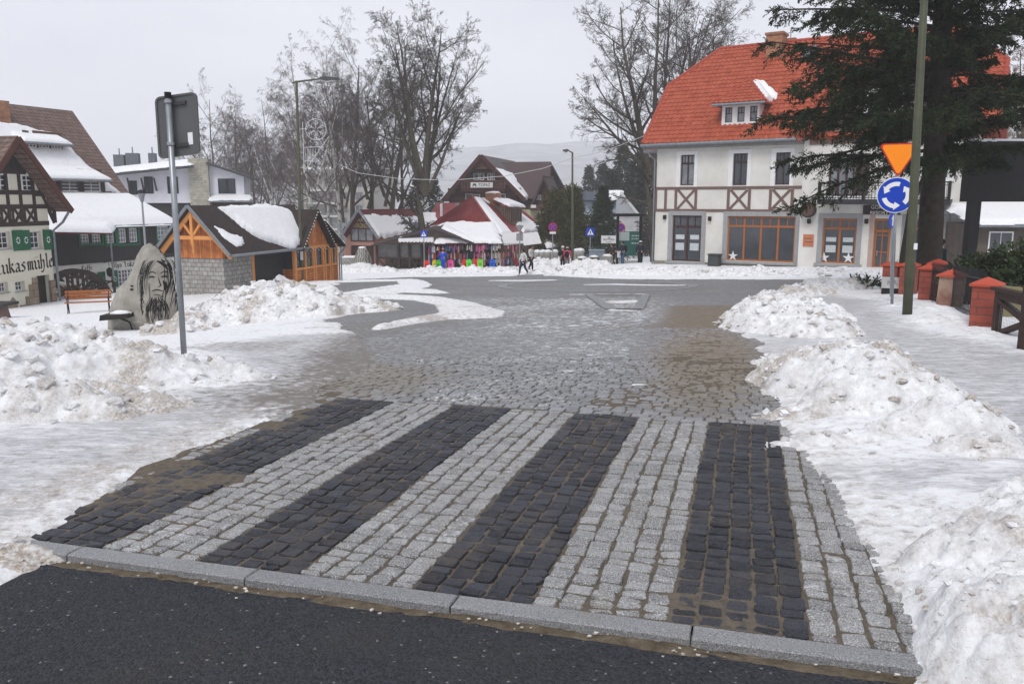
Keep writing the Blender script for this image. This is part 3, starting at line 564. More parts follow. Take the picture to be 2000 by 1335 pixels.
heap('small dirty snow lump covering the left end of the granite kerb', [(0, 1078, .3, .09, .045), (48, 1072, .16, .06, .025), (-60, 1095, .3, .12, .06), (-10, 1050, .3, .1, .04)], .06, .01, 1.0, 120, (.003, .015), (.15, .04), 35, cat='snow heap')
# distant hillside: snowy forest tones, extra fog paleness put into the colour
def hill():
    xs = np.linspace(-1100, 1100, 160); ys = np.linspace(450, 1395, 40); X, Y = np.meshgrid(xs, ys)
    Z = -12+np.clip((Y-450)/650, 0, 1)**.9*(62+20*np.sin(X/300+.6)+20*fbm(X/90, Y/90, 4)); V = np.stack([X, Y, Z], -1).reshape(-1, 3)
    return tag(npmesh('hillside', V, grid(40, 160), mat('fog_paled_forest', (.16, .165, .18), .9, vs=.03, col2=(.4, .41, .43))), kind='structure')
hill()
# ---------------------------------------------------------------- shared building pieces
GLASS = mat('window_glass', (.018, .022, .03), .12, var=.5, vs=.9, spec=.8, col2=(.05, .058, .07))
GLASS_L = mat('curtained_glass', (.09, .1, .115), .2, vs=1.3, spec=.7, col2=(.26, .27, .29))
WHITE = mat('white_paint', (.72, .72, .72), .55, var=.06); STEEL = mat('galvanised_steel', (.3, .32, .34), .4, var=.15, vs=6, metal=.6)
ZINC = mat('zinc_gutter', (.22, .24, .26), .45, var=.2, vs=4, metal=.5); BLACK = mat('black_paint', (.012, .012, .013), .5); DKWOOD = mat('dark_brown_timber', (.035, .022, .018), .75, vs=8, col2=(.06, .04, .032), bump=.3)
def wall(mb, x0, x1, z0, z1, holes, y=0, dep=.22):
    """facade sheet at y with real openings and reveals"""
    xs = sorted({x0, x1, *[h[0] for h in holes], *[h[1] for h in holes]}); zs = sorted({z0, z1, *[h[2] for h in holes], *[h[3] for h in holes]})
    xs = [v for v in xs if x0 <= v <= x1]; zs = [v for v in zs if z0 <= v <= z1]
    for i in range(len(xs)-1):
        for k in range(len(zs)-1):
            a, b = (xs[i]+xs[i+1])/2, (zs[k]+zs[k+1])/2
            if any(h[0] < a < h[1] and h[2] < b < h[3] for h in holes): continue
            mb.add([(xs[i], y, zs[k]), (xs[i+1], y, zs[k]), (xs[i+1], y, zs[k+1]), (xs[i], y, zs[k+1])], [(0, 1, 2, 3)])
    for a, b, c, d in holes:
        mb.add([(a, y, c), (a, y+dep, c), (a, y+dep, d), (a, y, d)], [(0, 1, 2, 3)]); mb.add([(b, y, c), (b, y, d), (b, y+dep, d), (b, y+dep, c)], [(0, 1, 2, 3)])
        mb.add([(a, y, c), (b, y, c), (b, y+dep, c), (a, y+dep, c)], [(0, 1, 2, 3)]); mb.add([(a, y, d), (a, y+dep, d), (b, y+dep, d), (b, y, d)], [(0, 1, 2, 3)])
def window(root, h, y=0, fm=WHITE, gm=None, nx=2, nz=3, fw=.06, bar=.025, rec=.1, split=None, name='window', sill=None, casing=0):
    a, b, c, d = h; f = MB(); yy = y+rec
    f.box(a, a+fw, yy, yy+.07, c, d); f.box(b-fw, b, yy, yy+.07, c, d); f.box(a+fw, b-fw, yy+.001, yy+.07, c, c+fw); f.box(a+fw, b-fw, yy+.001, yy+.07, d-fw, d)
    if split:
        for q in split: x = a+(b-a)*q; f.box(x-fw*.6, x+fw*.6, yy-.004, yy+.066, c+fw, d-fw)
    if casing:
        for k, (p0, p1, q0, q1) in enumerate(((a-casing, a, c-casing, d+casing), (b, b+casing, c-casing, d+casing), (a, b, d, d+casing), (a, b, c-casing, c))): f.box(p0, p1, y-.03, y+.02, q0, q1)
    o = f.build(name, fm, root); g_ = MB().box(a+fw*.5, b-fw*.5, yy+.035, yy+.05, c+fw*.5, d-fw*.5).build('pane', gm or GLASS, o)
    if nx*nz > 1:
        m_ = MB()
        for i in range(1, nx): x = a+(b-a)*i/nx; m_.box(x-bar/2, x+bar/2, yy+.012, yy+.034, c+fw, d-fw)
        for i in range(1, nz): z = c+(d-c)*i/nz; m_.box(a+fw, b-fw, yy+.014, yy+.034, z-bar/2, z+bar/2)
        m_.build('glazing_bars', fm, o)
    if sill: MB().box(a-.05, b+.05, y-.06, y+.05, c-.05, c-.002).build('sill', sill, o)
    return o
def roof_snow(parent, poly3, t=.14, seed=0, edge=.25, name='snow_layer', n=None, ragged=.5):
    """snow blanket on a roof plane: poly3 in local space (planar)"""
    P = [Vector(p) for p in poly3]; o = P[0]; nn = (P[1]-P[0]).cross(P[-1]-P[0]).normalized(); nn = nn if nn.z > 0 else -nn
    U = (P[1]-P[0]).normalized(); Vv = nn.cross(U); p2 = np.array([((p-o).dot(U), (p-o).dot(Vv)) for p in P]); mn, mx_ = p2.min(0)-.2, p2.max(0)+.2; c = max((mx_-mn).max()/110, .04)
    X, Y = np.meshgrid(np.arange(mn[0], mx_[0], c), np.arange(mn[1], mx_[1], c)); d = sdpoly(X, Y, p2)
    d = d-ragged*(fbm(X*1.5+seed, Y*1.5, 5)-.42)-.25*ragged*(fbm(X*7, Y*7+seed, 3)-.5); h = t*np.clip(d/edge, 0, 1)**.5+.03*(fbm(X*2, Y*2, 3)-.5)*np.clip(d/edge, 0, 1); h = np.where(d < 0, -.02, h+.012)
    W3 = np.array(o)+X[..., None]*np.array(U)+Y[..., None]*np.array(Vv)+h[..., None]*np.array(nn); F = grid(*X.shape); F = F[(h.ravel()[F] > 0).any(1)]
    if not len(F): return None
    u = np.unique(F); m_ = np.full(X.size, -1); m_[u] = np.arange(len(u)); V = W3.reshape(-1, 3)[u]; return npmesh(name, V, m_[F], M_ROOFSNOW, parent=parent, attrs={'dirt': np.zeros(len(V))})
def nodeless(o): return o
# ---------------------------------------------------------------- guesthouse with the red pantile roof
HB = (8.7+.16, 53-.1); ang = math.atan2(-.539, .842)
h0 = at(1278, 515, 53); HL = Vector((h0.x, 53, h0.z-.1)); H = Fr(HL, ang)
hotel = thing('guesthouse', 'two storey cream guesthouse with red tiled half-hipped roof and brown timber crosses', 'house', HL, ang)
RENDER = mat('cream_roughcast', (.58, .56, .51), .9, vs=.9, col2=(.72, .71, .67), bump=.9, bs=28); BRN = mat('brown_trim', (.155, .1, .085), .7, vs=5); GREYST = mat('grey_stone_trim', (.3, .305, .31), .8, vs=6, bump=.3)
ORWOOD = mat('orange_brown_joinery', (.33, .115, .035), .45, vs=5); RED = mat('red_pantile', (.28, .052, .026), .65, vs=2.2, col2=(.44, .105, .05), bump=.3, bs=8)
REDTRIM = mat('red_ridge_tile', (.34, .06, .035), .6)
def R4(px0, py0, px1, py1, d=0):     # pixel rectangle -> (x0,x1,z0,z1) on facade plane
    a = H(px0, py1, d); b = H(px1, py0, d); return (a[0], b[0], a[1], b[1])
xe = H(1885, 500)[0]; xm = H(1567, 400)[0]; zg = H(1290, 283)[1]; pj = .35
wins = [R4(1328, 302, 1357, 362), R4(1430, 299, 1461, 362), R4(1513, 297, 1545, 361)]; shop = [R4(1311, 421, 1371, 509), R4(1418, 423, 1555, 508)]
mb = MB(); wall(mb, 0, xm, 0, zg+.1, wins+shop, 0); mb.add([(0, 0, 0), (0, 12, 0), (0, 12, zg+.1), (0, 0, zg+.1)], [(0, 1, 2, 3)])
R5 = lambda *a: R4(*a, -pj)
cw_ = [R5(1603, 427, 1675, 513), R5(1702, 427, 1742, 524), R5(1766, 427, 1800, 513), R5(1822, 428, 1845, 522), R5(1616, 300, 1672, 383), R5(1832, 290, 1858, 350)]
x2 = H(1885, 500, -pj)[0]; wall(mb, xm, x2, 0, zg+.35, cw_, -pj); mb.add([(xm, -pj, 0), (xm, 0.3, 0), (xm, .3, zg+.35), (xm, -pj, zg+.35)], [(0, 1, 2, 3)])
mb.add([(x2, -pj, 0), (x2, 14, 0), (x2, 14, zg), (x2, -pj, zg)], [(0, 3, 2, 1)]); mb.build('wall', RENDER, hotel)
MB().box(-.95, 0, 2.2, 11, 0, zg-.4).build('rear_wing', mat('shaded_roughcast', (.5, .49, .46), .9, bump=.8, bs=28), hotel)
STONE = bands('granite_plinth', (.24, .21, .18), (.16, .15, .14), 'Z', .3, brick=.55, thick=.06)
MB().box(-.04, shop[1][0]-.35, -.05, .1, -.6, shop[0][2]-.02).build('plinth', STONE, hotel); MB().box(shop[1][0]-.35, xm, -.045, .1, -.6, shop[1][2]-.2).build('plinth', STONE, hotel)
MB().box(xm-.03, x2+.02, -pj-.04, 0, -.8, .25).build('plinth', STONE, hotel)
for i, h in enumerate(wins):
    f = window(hotel, h, 0, DKWOOD, GLASS if i else GLASS_L, 1, 1, .07, rec=.13, split=[.5]); a, b, c, d = h; tz = c+(d-c)*.72
    m_ = MB(); m_.box(a+.07, b-.07, .118, .19, tz-.05, tz+.05)
    for q in (.25, .75): m_.box(a+(b-a)*q-.02, a+(b-a)*q+.02, .14, .165, tz+.05, d-.07)
    m_.build('transom', DKWOOD, f)
    s_ = MB(); sx = .27
    s_.box(a-sx, a, -.03, .02, c-.25, d+.24); s_.box(b, b+sx*.8, -.03, .02, c-.25, d+.24); s_.box(a, b, -.03, .02, d, d+.24); s_.build('surround', WHITE, f)
    MB().add([(a-.02, -.035, c-.25), (b+.02, -.035, c-.25), (b, .13, c), (a, .13, c), (a-.02, .02, c-.28), (b+.02, .02, c-.28)], [(0, 1, 2, 3), (4, 5, 1, 0), (0, 3, 4), (1, 5, 2)]).build('tiled_sill', mat('green_glazed_tile', (.02, .05, .022), .3), f)
# timber band
z1 = H(1290, 368)[1]; z2 = H(1290, 410.5)[1]; w_ = .17; mb = MB(); X_ = lambda p: H(p, 390)[0]
mb.flat(-.02, z1, xm, z1, w_, -.03, .02); mb.flat(-.02, z2, xm, z2, w_, -.03, .02)
for p in (1281, 1300, 1320, 1359, 1422.5, 1463.5, 1504.5, 1547): mb.flat(X_(p), z1, X_(p), z2, w_, -.025, .02)
for a, b in ((1321, 1359), (1423, 1463), (1505, 1547)): mb.flat(X_(a), z1, X_(b), z2, w_*.9, -.02, .02); mb.flat(X_(a), z2, X_(b), z1, w_*.9, -.02, .02)
mb.box(-.97, 0, 2.16, 2.2, z1-.1, z1+.08); mb.box(-.97, 0, 2.16, 2.2, z2-.1, z2+.08); mb.box(-.97, -.82, 2.15, 2.2, z2, z1); mb.build('timber_band', BRN, hotel)
# ground floor joinery
def shopwin(h, y, n, fm, name='shop_window', poster=False, tr=.78):
    a, b, c, d = h; o = window(hotel, h, y, fm, GLASS, 1, 1, .1, rec=.12, split=[k/n for k in range(1, n)], name=name); m_ = MB(); tz = c+(d-c)*tr
    m_.box(a+.1, b-.1, y+.108, y+.18, tz-.07, tz+.05)
    for k in range(n): x = a+(b-a)*(k+.5)/n; m_.box(x-.03, x+.03, y+.13, y+.166, tz+.05, d-.1)
    m_.build('transom', fm, o); s_ = MB(); q = .27
    s_.box(a-q, a, y-.04, y+.02, c-.02, d+q); s_.box(b, b+q, y-.04, y+.02, c-.02, d+q); s_.box(a, b, y-.04, y+.02, d, d+q); s_.build('stone_surround', GREYST, o)
    if name != 'door': MB().box(a-q-.1, b+q+.1, y-.14, y+.05, c-.16, c-.021).build('sill', GREYST, o)
    if poster:
        for k in range(n):
            x = a+(b-a)*(k+.5)/n; hh = d-c; pw = (b-a)/n*.3
            MB().box(x-pw, x+pw, y+.145, y+.153, c+hh*.48, c+hh*.58).build('poster', mat('white_paper', (.6, .6, .6), .6, vs=9, col2=(.35, .42, .45)), o)
            MB().box(x-pw, x+pw, y+.145, y+.153, c+hh*.24, c+hh*.40).build('poster', mat('white_paper', (.6, .6, .6), .6), o)
    return o
o = shopwin(shop[0], 0, 2, mat('dark_red_joinery', (.05, .02, .018), .5), 'shop_window', True, .76); shopwin(shop[1], 0, 4, ORWOOD); shopwin(cw_[0], -pj, 2, ORWOOD, poster=True)
shopwin(cw_[2], -pj, 1, ORWOOD); shopwin(cw_[3], -pj, 1, ORWOOD)
def starmesh(x, y, z, r): 
    p = [(x+(r if i % 2 == 0 else r*.38)*math.sin(PI*i/5), z+(r if i % 2 == 0 else r*.38)*math.cos(PI*i/5)) for i in range(10)]; return MB().prism(p, y, y+.03)
for px, py, yy in ((1430, 500, 0), (1608, 503, -pj), (1656, 504, -pj)):
    a = H(px, py, yy); starmesh(a[0], yy+.12, a[1], .32).build('paper_star', WHITE, hotel)
h = cw_[1]; f = window(hotel, h, -pj, ORWOOD, GLASS, 2, 3, .13, .06, rec=.1, name='door'); m_ = MB(); m_.box(h[0], h[1], -pj+.06, -pj+.2, h[3]-.75, h[3]-.6); m_.build('transom', ORWOOD, f); MB().box(h[0]+.2, h[0]+.24, -pj+.03, -pj+.09, 1.1, 1.4).build('handle', STEEL, f)
s_ = MB(); s_.box(h[0]-.25, h[0], -pj-.03, -pj+.02, 0, h[3]+.2); s_.box(h[1], h[1]+.2, -pj-.03, -pj+.02, 0, h[3]+.2); s_.build('door_surround', mat('pinkish_stone', (.42, .3, .26), .8), f)
# upper floor of the centre part: balcony door, shutter, window, balcony
h = cw_[4]; window(hotel, h, -pj, mat('dark_red_joinery', (.05, .02, .018)), GLASS_L, 1, 1, .1, rec=.12, split=[.35, .68], name='balcony_door'); a, b, c, d = h
mb = MB(); mb.box(b+.02, b+.75, -pj-.05, -pj-.01, c, d)
for k in range(14): z = c+.1+(d-c-.2)*k/14; mb.box(b+.1, b+.67, -pj-.065, -pj-.05, z, z+.06)
mb.build('shutter', mat('shutter_brown', (.05, .035, .033), .7), hotel)
window(hotel, cw_[5], -pj, WHITE, GLASS, 1, 1, .09, rec=.1, split=[.5], casing=.2)
bx0 = H(1596, 390, -pj-1.2)[0]; bx1 = H(1856, 390, -pj-1.2)[0]; bz0 = H(1600, 392, -pj-1.2)[1]; bz1 = H(1600, 357, -pj-1.2)[1]; yb = -pj-1.2
bal = MB().box(bx0, bx1, yb, -pj, bz0-.2, bz0+.08).build('balcony_slab', mat('dark_balcony_edge', (.03, .03, .034), .6), hotel)
mb = MB(); mb.box(bx0, bx1, yb, yb+.06, bz1-.06, bz1); mb.box(bx0, bx1, yb+.005, yb+.05, bz0+.14, bz0+.18); mb.box(bx0, bx1, yb+.008, yb+.045, bz1-.2, bz1-.17)
k = bx0
while k < bx1: mb.box(k, k+.025, yb+.012, yb+.037, bz0+.08, bz1-.06); k += .155
for k in range(9):
    x = bx0+.7+k*(bx1-bx0-1.4)/8
    for q in (.0, .08, .16): mb.box(x-.16+q*.5, x+.16-q*.5, yb+.006, yb+.02, bz1-.42-q, bz1-.39-q)
for x in (bx0, bx0+(bx1-bx0)*.35, bx0+(bx1-bx0)*.68, bx1-.16): mb.box(x, x+.16, yb-.01, yb+.07, bz0, bz1+.02)
mb.box(bx0, bx0+.05, yb, -pj, bz1-.05, bz1-.01); mb.box(bx1-.05, bx1, yb, -pj, bz1-.05, bz1-.01)
mb.build('railing', BLACK, bal); roof_snow(bal, [(bx0+.1, yb+.1, bz0+.085), (bx1-.1, yb+.1, bz0+.085), (bx1-.1, -pj, bz0+.085), (bx0+.1, -pj, bz0+.085)], .16, 5, ragged=.3)
# shop sign board with letters
a = R4(1685, 401, 1762, 419, -pj-.2); bd = MB().box(a[0], a[1], -pj-.22, -pj-.1, a[2], a[3]).build('sign_board', mat('sign_black', (.02, .012, .014), .5), hotel)
zc = (a[2]+a[3])/2; SW = mat('sign_white', (.7, .68, .64), .6); text('lettering', 'GÓRSKIE', .26, SW, bd, a[0]+.92, -pj-.226, zc+.14); text('lettering', 'RESORTY', .26, SW, bd, a[0]+.92, -pj-.226, zc-.16)
mb = MB().box(a[0]+1.75, a[0]+1.77, -pj-.228, -pj-.22, a[2]+.1, a[3]-.1).box(a[0]+1.9, a[0]+2.45, -pj-.228, -pj-.22, zc+.03, zc+.1).box(a[0]+1.9, a[0]+2.4, -pj-.228, -pj-.22, zc-.2, zc-.12); mb.build('lettering', SW, bd)
a = R4(1568, 458, 1590, 481, -pj); pl = MB().box(*a[:2], -pj-.04, -pj, *a[2:]).build('plaque', mat('terracotta_plaque', (.46, .17, .09), .7), hotel)
mb = MB(); rr = random.Random(3)
for q in (.12, -.08):
    x = a[0]+.1
    while x < a[1]-.12: w = rr.uniform(.03, .07); mb.box(x, x+w, -pj-.046, -pj-.04, (a[2]+a[3])/2+q-.03, (a[2]+a[3])/2+q+.03); x += w+.03
mb.build('lettering', mat('plaque_letters', (.12, .05, .03)), pl)
for px, py, yy in ((1298, 424, 0), (1386, 427, 0), (1580, 432, -pj), (1692, 432, -pj)):
    a = H(px, py, yy-.1); l_ = MB().box(a[0]-.09, a[0]+.09, yy-.17, yy-.02, a[1]-.13, a[1]+.13).box(a[0]-.06, a[0]+.06, yy-.2, yy-.17, a[1]-.08, a[1]+.02).build('wall_lamp', BLACK, hotel)
    MB().box(a[0]-.05, a[0]+.05, yy-.15, yy-.05, a[1]-.16, a[1]-.131).build('lamp_glass', mat('warm_lamp_glass', (.6, .3, .15)), l_)
a = H(1579, 410, -pj-.3); bar = MB().tube([(a[0], -pj-.05, a[1]), (a[0], -pj-.2, a[1]), (a[0], -pj-.4, a[1]), (a[0], -pj-.55, a[1])], [.36, .42, .42, .36], 14).build('barrel_end', mat('barrel_wood', (.09, .055, .04), .7, vs=8), hotel)
mb = MB(); 
for yy in (-pj-.16, -pj-.46): mb.tube([(a[0], yy, a[1]), (a[0], yy-.05, a[1])], [.43, .43], 14)
mb.build('hoop', BLACK, bar)
# ---- roof
es = H.c; sl = .888; e0 = -.55; zr = zg+.25     # eaves overhang e0 in front; slope
xv = H(1255, 282, e0)[0]; rs_ = 8.3
zE = H(1300, 281, e0)[1]; 
vs_, zV = H.side(1305, 170, xv); sl = (zV-zE)/(vs_-e0); xrR = x2+.9
ridge_s = min(np.arange(5, 13, .02), key=lambda q: abs(H(1408, 97, q)[1]-(zE+(q-e0)*sl))); hx = H(1408, 97, ridge_s)[0]-xv; print('roof', sl, vs_, ridge_s, hx)
vs_ = float(vs_); ridge_s = float(ridge_s)

front = [(xv, e0), (xrR, e0), (xrR, vs_), (xrR-hx, ridge_s), (xv+hx, ridge_s), (xv, vs_)]
rear = [(x, 2*ridge_s-s) for x, s in front]
def pantiles(name, poly, parent, fn, tw=.3, th=.36, material=RED):
    P = np.array(poly); mn, mx_ = P.min(0), P.max(0); du = tw/6; rows = int((mx_[1]-mn[1])/th/.74)+3; VV = []; FF = []; base = 0; u = np.arange(mn[0], mx_[0]+du, du)
    prof = np.array([0, .03, .052, .055, .04, .012]); hz = np.resize(prof, len(u)); n_ = np.array(fn(0, 1, True))
    for r_ in range(rows):
        s0 = mn[1]+r_*th*.74; s1 = s0+th*.8
        if s0 > mx_[1]: break
        row = []
        for s, lift in ((s0, .0), (s0, .045), (s1, .005)):
            pts = np.array([fn(x, s) for x in u])+n_[None]*(hz+lift+.03)[:, None]; row.append(pts)
        V = np.concatenate(row); F = grid(3, len(u)); c = (u[:-1]+u[1:])/2; dd = sdpoly(c, np.full(len(c), s0+th*.37), P); ok = np.tile(dd > -.06, 2); FF.append(F[ok]+base); VV.append(V); base += len(V)
    return npmesh(name, np.concatenate(VV), np.concatenate(FF), material, parent=parent, smooth=False)
nrm = Vector((0, -sl, 1)).normalized(); fF = lambda x, s, n=False: tuple(nrm) if n else (x, s, zE+(s-e0)*sl)
roof = MB().slab([fF(*q) for q in front], .12).slab([(x, s, zE+(2*ridge_s-s-e0)*sl) for x, s in rear], .12).build('roof', REDTRIM, hotel)
pantiles('roof_tiles', front, roof, fF)
zR = zE+(ridge_s-e0)*sl; zV = zE+(vs_-e0)*sl
for sx, xx in ((1, xv), (-1, xrR)):
    MB().slab([(xx-.02*sx, vs_, zV), (xx-.02*sx, 2*ridge_s-vs_, zV), (xx+hx*sx, ridge_s, zR+.03)], .12).build('half_hip', RED, roof)
MB().prism([(0, 0)], 0, 0) if 0 else None
mb = MB(); mb.add([(0, .05, zg), (0, 2*ridge_s, zg), (0, 2*ridge_s-vs_-.3, zV-.3), (0, vs_+.3, zV-.3)], [(0, 1, 2, 3)]); mb.build('gable_wall', RENDER, hotel)
mb = MB(); 
def capline(p0, p1, r=.13):
    p0, p1 = Vector(p0), Vector(p1); n = max(2, int((p1-p0).length/.38))
    for i in range(n): mb.tube([p0.lerp(p1, i/n), p0.lerp(p1, (i+1.12)/n)], [r*1.08, r*.9], 8)
up = Vector((0, 0, .06)); capline(Vector(fF(xv, e0))+up, Vector(fF(xv, vs_))+up); capline(Vector(fF(xv, vs_))+up, Vector(fF(xv+hx, ridge_s))+up); capline(Vector(fF(xv+hx, ridge_s))+up, Vector(fF(xrR-hx, ridge_s))+up)
capline(Vector(fF(xrR, e0))+up, Vector(fF(xrR, vs_))+up); capline(Vector(fF(xrR, vs_))+up, Vector(fF(xrR-hx, ridge_s))+up); mb.build('ridge_tiles', REDTRIM, roof)
mb = MB(); gy = e0-.08; gz = zE-.02; mb.tube([(xv-.1, gy, gz-.05), (xm+.2, gy, gz)], .1, 10); mb.build('gutter', ZINC, roof); MB().box(xv+.1, xm, e0+.02, .02, zE-.28, zE-.12).build('soffit', mat('soffit_grey', (.2, .19, .18)), roof)
MB().tube([(xv, gy, gz-.08), (-.3, -.3, gz-.7), (-.12, -.1, gz-.9), (-.1, -.1, .1)], .05, 8).build('downpipe', ZINC, roof)
MB().slab([(-1.6, 1.6, zg-.25), (1.2, 1.6, zg-.25), (1.2, 5, zg+1), (-1.6, 5, zg+1)], .12).build('rear_wing_roof', REDTRIM, hotel); MB().tube([(-1.6, 1.55, zg-.3), (.2, 1.55, zg-.3)], .09, 8).build('gutter', ZINC, hotel)
mb = MB(); s_ = e0+1.5
for k in range(26): x = xv+1.2+k*.62; p = fF(x, e0+1.1+(k % 2)*.35); mb.box(x-.02, x+.3, p[1], p[1]+.04, p[2]+.05, p[2]+.19)
mb.build('snow_guards', REDTRIM, roof)
# chimney, vent, skylight
BRK = bands('red_brick', (.3, .1, .05), (.2, .15, .12), 'Z', .09, brick=.26, col2=(.42, .2, .08), thick=.12)
def on_roof(px, py, s): x, z = H(px, py, s); return x
cs = ridge_s-1.1; a = H(1497, 66, cs); b = H(1527, 100, cs); ch = MB().box(a[0], b[0], cs, cs+1.1, fF(0, cs)[2]-.3, a[1]-.1).build('chimney', BRK, hotel); MB().box(a[0]-.08, b[0]+.08, cs-.08, cs+1.18, a[1]-.1, a[1]+.05).build('chimney_cap', BRK, ch)
cs = ridge_s+.6; a = H(1527, 76, cs); b = H(1552, 100, cs); ch = MB().box(a[0], b[0], cs, cs+1, zR-1, a[1]).build('chimney', BRK, hotel); MB().tube([((a[0]+b[0])/2, cs+.5, a[1]), ((a[0]+b[0])/2, cs+.5, a[1]+.7)], .03, 6).box((a[0]+b[0])/2-.18, (a[0]+b[0])/2+.18, cs+.48, cs+.52, a[1]+.4, a[1]+.43).build('cowl', ZINC, ch)
xs_ = H(1571, 95, ridge_s-.8)[0]; sk = MB().slab([Vector(fF(xs_, ridge_s-1.35))+nrm*.14, Vector(fF(xs_+.75, ridge_s-1.35))+nrm*.14, Vector(fF(xs_+.75, ridge_s-.5))+nrm*.14, Vector(fF(xs_, ridge_s-.5))+nrm*.14], .12).build('skylight', ZINC, roof)
MB().slab([Vector(fF(xs_+.08, ridge_s-1.27))+nrm*.15, Vector(fF(xs_+.67, ridge_s-1.27))+nrm*.15, Vector(fF(xs_+.67, ridge_s-.58))+nrm*.15, Vector(fF(xs_+.08, ridge_s-.58))+nrm*.15], .02).build('pane', GLASS_L, sk)
# dormer (hipped)
ds = float(min(np.arange(-.4, 4, .01), key=lambda q: abs(H(1445, 246, q)[1]-(zE+(q-e0)*sl)))); a = H(1409, 246, ds); b = H(1484, 202, ds); dx0, dz0, dx1, dz1 = a[0], a[1], b[0], b[1]; drm = thing  # local coordinates
mb = MB(); hs_ = []
for k in range(3):
    w3 = (dx1-dx0)/3; hs_.append((dx0+w3*k+.2, dx0+w3*(k+1)-.12, dz0+.18, dz1-.12))
wall(mb, dx0, dx1, dz0-.1, dz1, hs_, ds, .12); mb.add([(dx0, ds, dz0-.1), (dx0, ds+3, dz0-.1), (dx0, ds+3, dz1), (dx0, ds, dz1)], [(0, 1, 2, 3)]); mb.add([(dx1, ds, dz0-.1), (dx1, ds, dz1), (dx1, ds+3, dz1), (dx1, ds+3, dz0-.1)], [(0, 1, 2, 3)])
dor = mb.build('dormer', WHITE, hotel)
for h in hs_: 
    f = window(dor, h, ds, DKWOOD, GLASS_L, 1, 1, .05, rec=.05); MB().box(h[0], h[1], ds+.045, ds+.1, h[3]-.38, h[3]-.33).box((h[0]+h[1])/2-.02, (h[0]+h[1])/2+.02, ds+.05, ds+.09, h[3]-.33, h[3]).build('transom', DKWOOD, f)
ap = H(1457, 158, ds+1.6); az = ap[1]; axm = (dx0+dx1)/2; ov = .45; q0 = (dx0-ov, ds-ov, dz1+.05); q1 = (dx1+ov, ds-ov, dz1+.05); apx = (axm, ds+1.6, az); back = (axm, e0+(az-zE)/sl+.5, az); bl = (dx0-ov, e0+(dz1+.05-zE)/sl+.3, dz1+.05); brr = (dx1+ov, bl[1], dz1+.05)
dr = MB().slab([q0, q1, apx], .1).slab([q0, apx, back, bl], .1).slab([q1, brr, back, apx], .1).build('dormer_roof', REDTRIM, hotel)
n2_ = Vector((0, -(az-dz1), ds+1.6-(ds-ov))).normalized(); pantiles('roof_tiles', [(q0[0], q0[1]), (q1[0], q1[1]), (axm, apx[1])], dr, lambda x, s, n=False: tuple(n2_) if n else (x, s, q0[2]+(s-q0[1])*(az-q0[2])/(apx[1]-q0[1])))
mb = MB(); capline(Vector(q0)+up, Vector(apx)+up, .09); capline(Vector(q1)+up, Vector(apx)+up, .09); capline(Vector(apx)+up, Vector(back)+up, .09); mb.build('ridge_tiles', REDTRIM, dr)
MB().tube([(q0[0], q0[1]-.07, q0[2]-.05), (q1[0], q1[1]-.07, q1[2]-.05)], .08, 8).build('gutter', ZINC, dr); roof_snow(dr, [apx, (axm+.1, back[1], az), (brr[0], brr[1], brr[2]), (q1[0]-.3, q1[1]+1.0, q1[2]+.25)], .2, 2, ragged=.4)
def onR(px, py): s = min(np.arange(e0, ridge_s, .03), key=lambda q: abs(H(px, py, q)[1]-(zE+(q-e0)*sl))); return fF(H(px, py, s)[0], s)
roof_snow(roof, [onR(*q) for q in ((1466, 156), (1494, 158), (1520, 184), (1518, 196), (1496, 198))], .2, 3, ragged=.25)
# cross gable clad in brown boards
gx0 = xm-.2; gx1 = H(1922, 256, -pj-.6)[0]; gxm = (gx0+gx1)/2; gzE = H(1922, 256, -pj-.6)[1]; gza = gzE+(gx1-gx0)/2*.95; yb_ = (gza-zE)/sl+e0
CLAD = bands('brown_cladding', (.14, .095, .08), (.06, .04, .035), 'Z', .16, brick=4, thick=.08)
gh = [R4(1692, 178, 1716, 226, -pj), R4(1738, 178, 1762, 226, -pj)]; MB().prism([(gx0+.5, gzE-.1), (gx1-.5, gzE-.1), (gxm, gza-.35)], -pj, -pj+.2).build('gable_cladding', CLAD, hotel)
for h in gh: window(hotel, h, -pj-.1, WHITE, GLASS, 1, 1, .08, rec=.02, split=[.5], casing=.12)
MB().box(gx0+.5, x2+.1, -pj-.06, -pj+.05, gzE-.35, gzE-.05).build('fascia', BRN, hotel)
cg = MB().slab([(gx0, -pj-.6, gzE), (gxm, -pj-.6, gza), (gxm, yb_, gza), (gx0, e0+(gzE-zE)/sl, gzE)], .14).slab([(gx1, -pj-.6, gzE), (gx1, e0+(gzE-zE)/sl, gzE), (gxm, yb_, gza), (gxm, -pj-.6, gza)], .14).build('gable_roof', RED, hotel)
mb = MB(); mb.beam((gx0, -pj-.62, gzE-.08), (gxm, -pj-.62, gza-.08), .05, .26); mb.beam((gx1, -pj-.62, gzE-.08), (gxm, -pj-.625, gza-.08), .05, .26); mb.build('bargeboard', REDTRIM, cg)
# grey utility cabinet in front of the guesthouse
a = H(1382, 520, -.9); b = H(1404, 502, -.9); ux, uy = HL.x+H.c*a[0]+H.s*.9*1, HL.y+H.s*a[0]-H.c*.9
cb = thing('utility_cabinet', 'dark grey metal cabinet under the guesthouse wall between door and wide shop window', 'cabinet', (ux, uy, HL.z-.4), ang)
wc = b[0]-a[0]; MB().box(0, wc, 0, .5, 0, 1.25).build('body', mat('dark_cabinet', (.05, .052, .055), .6), cb); MB().box(-.04, wc+.04, -.04, .54, 1.25, 1.32).build('lid', mat('dark_cabinet', (.05, .052, .055)), cb); MB().box(.06, wc-.06, -.015, -.001, .15, 1.15).build('door', mat('dark_cabinet_door', (.06, .062, .065)), cb)
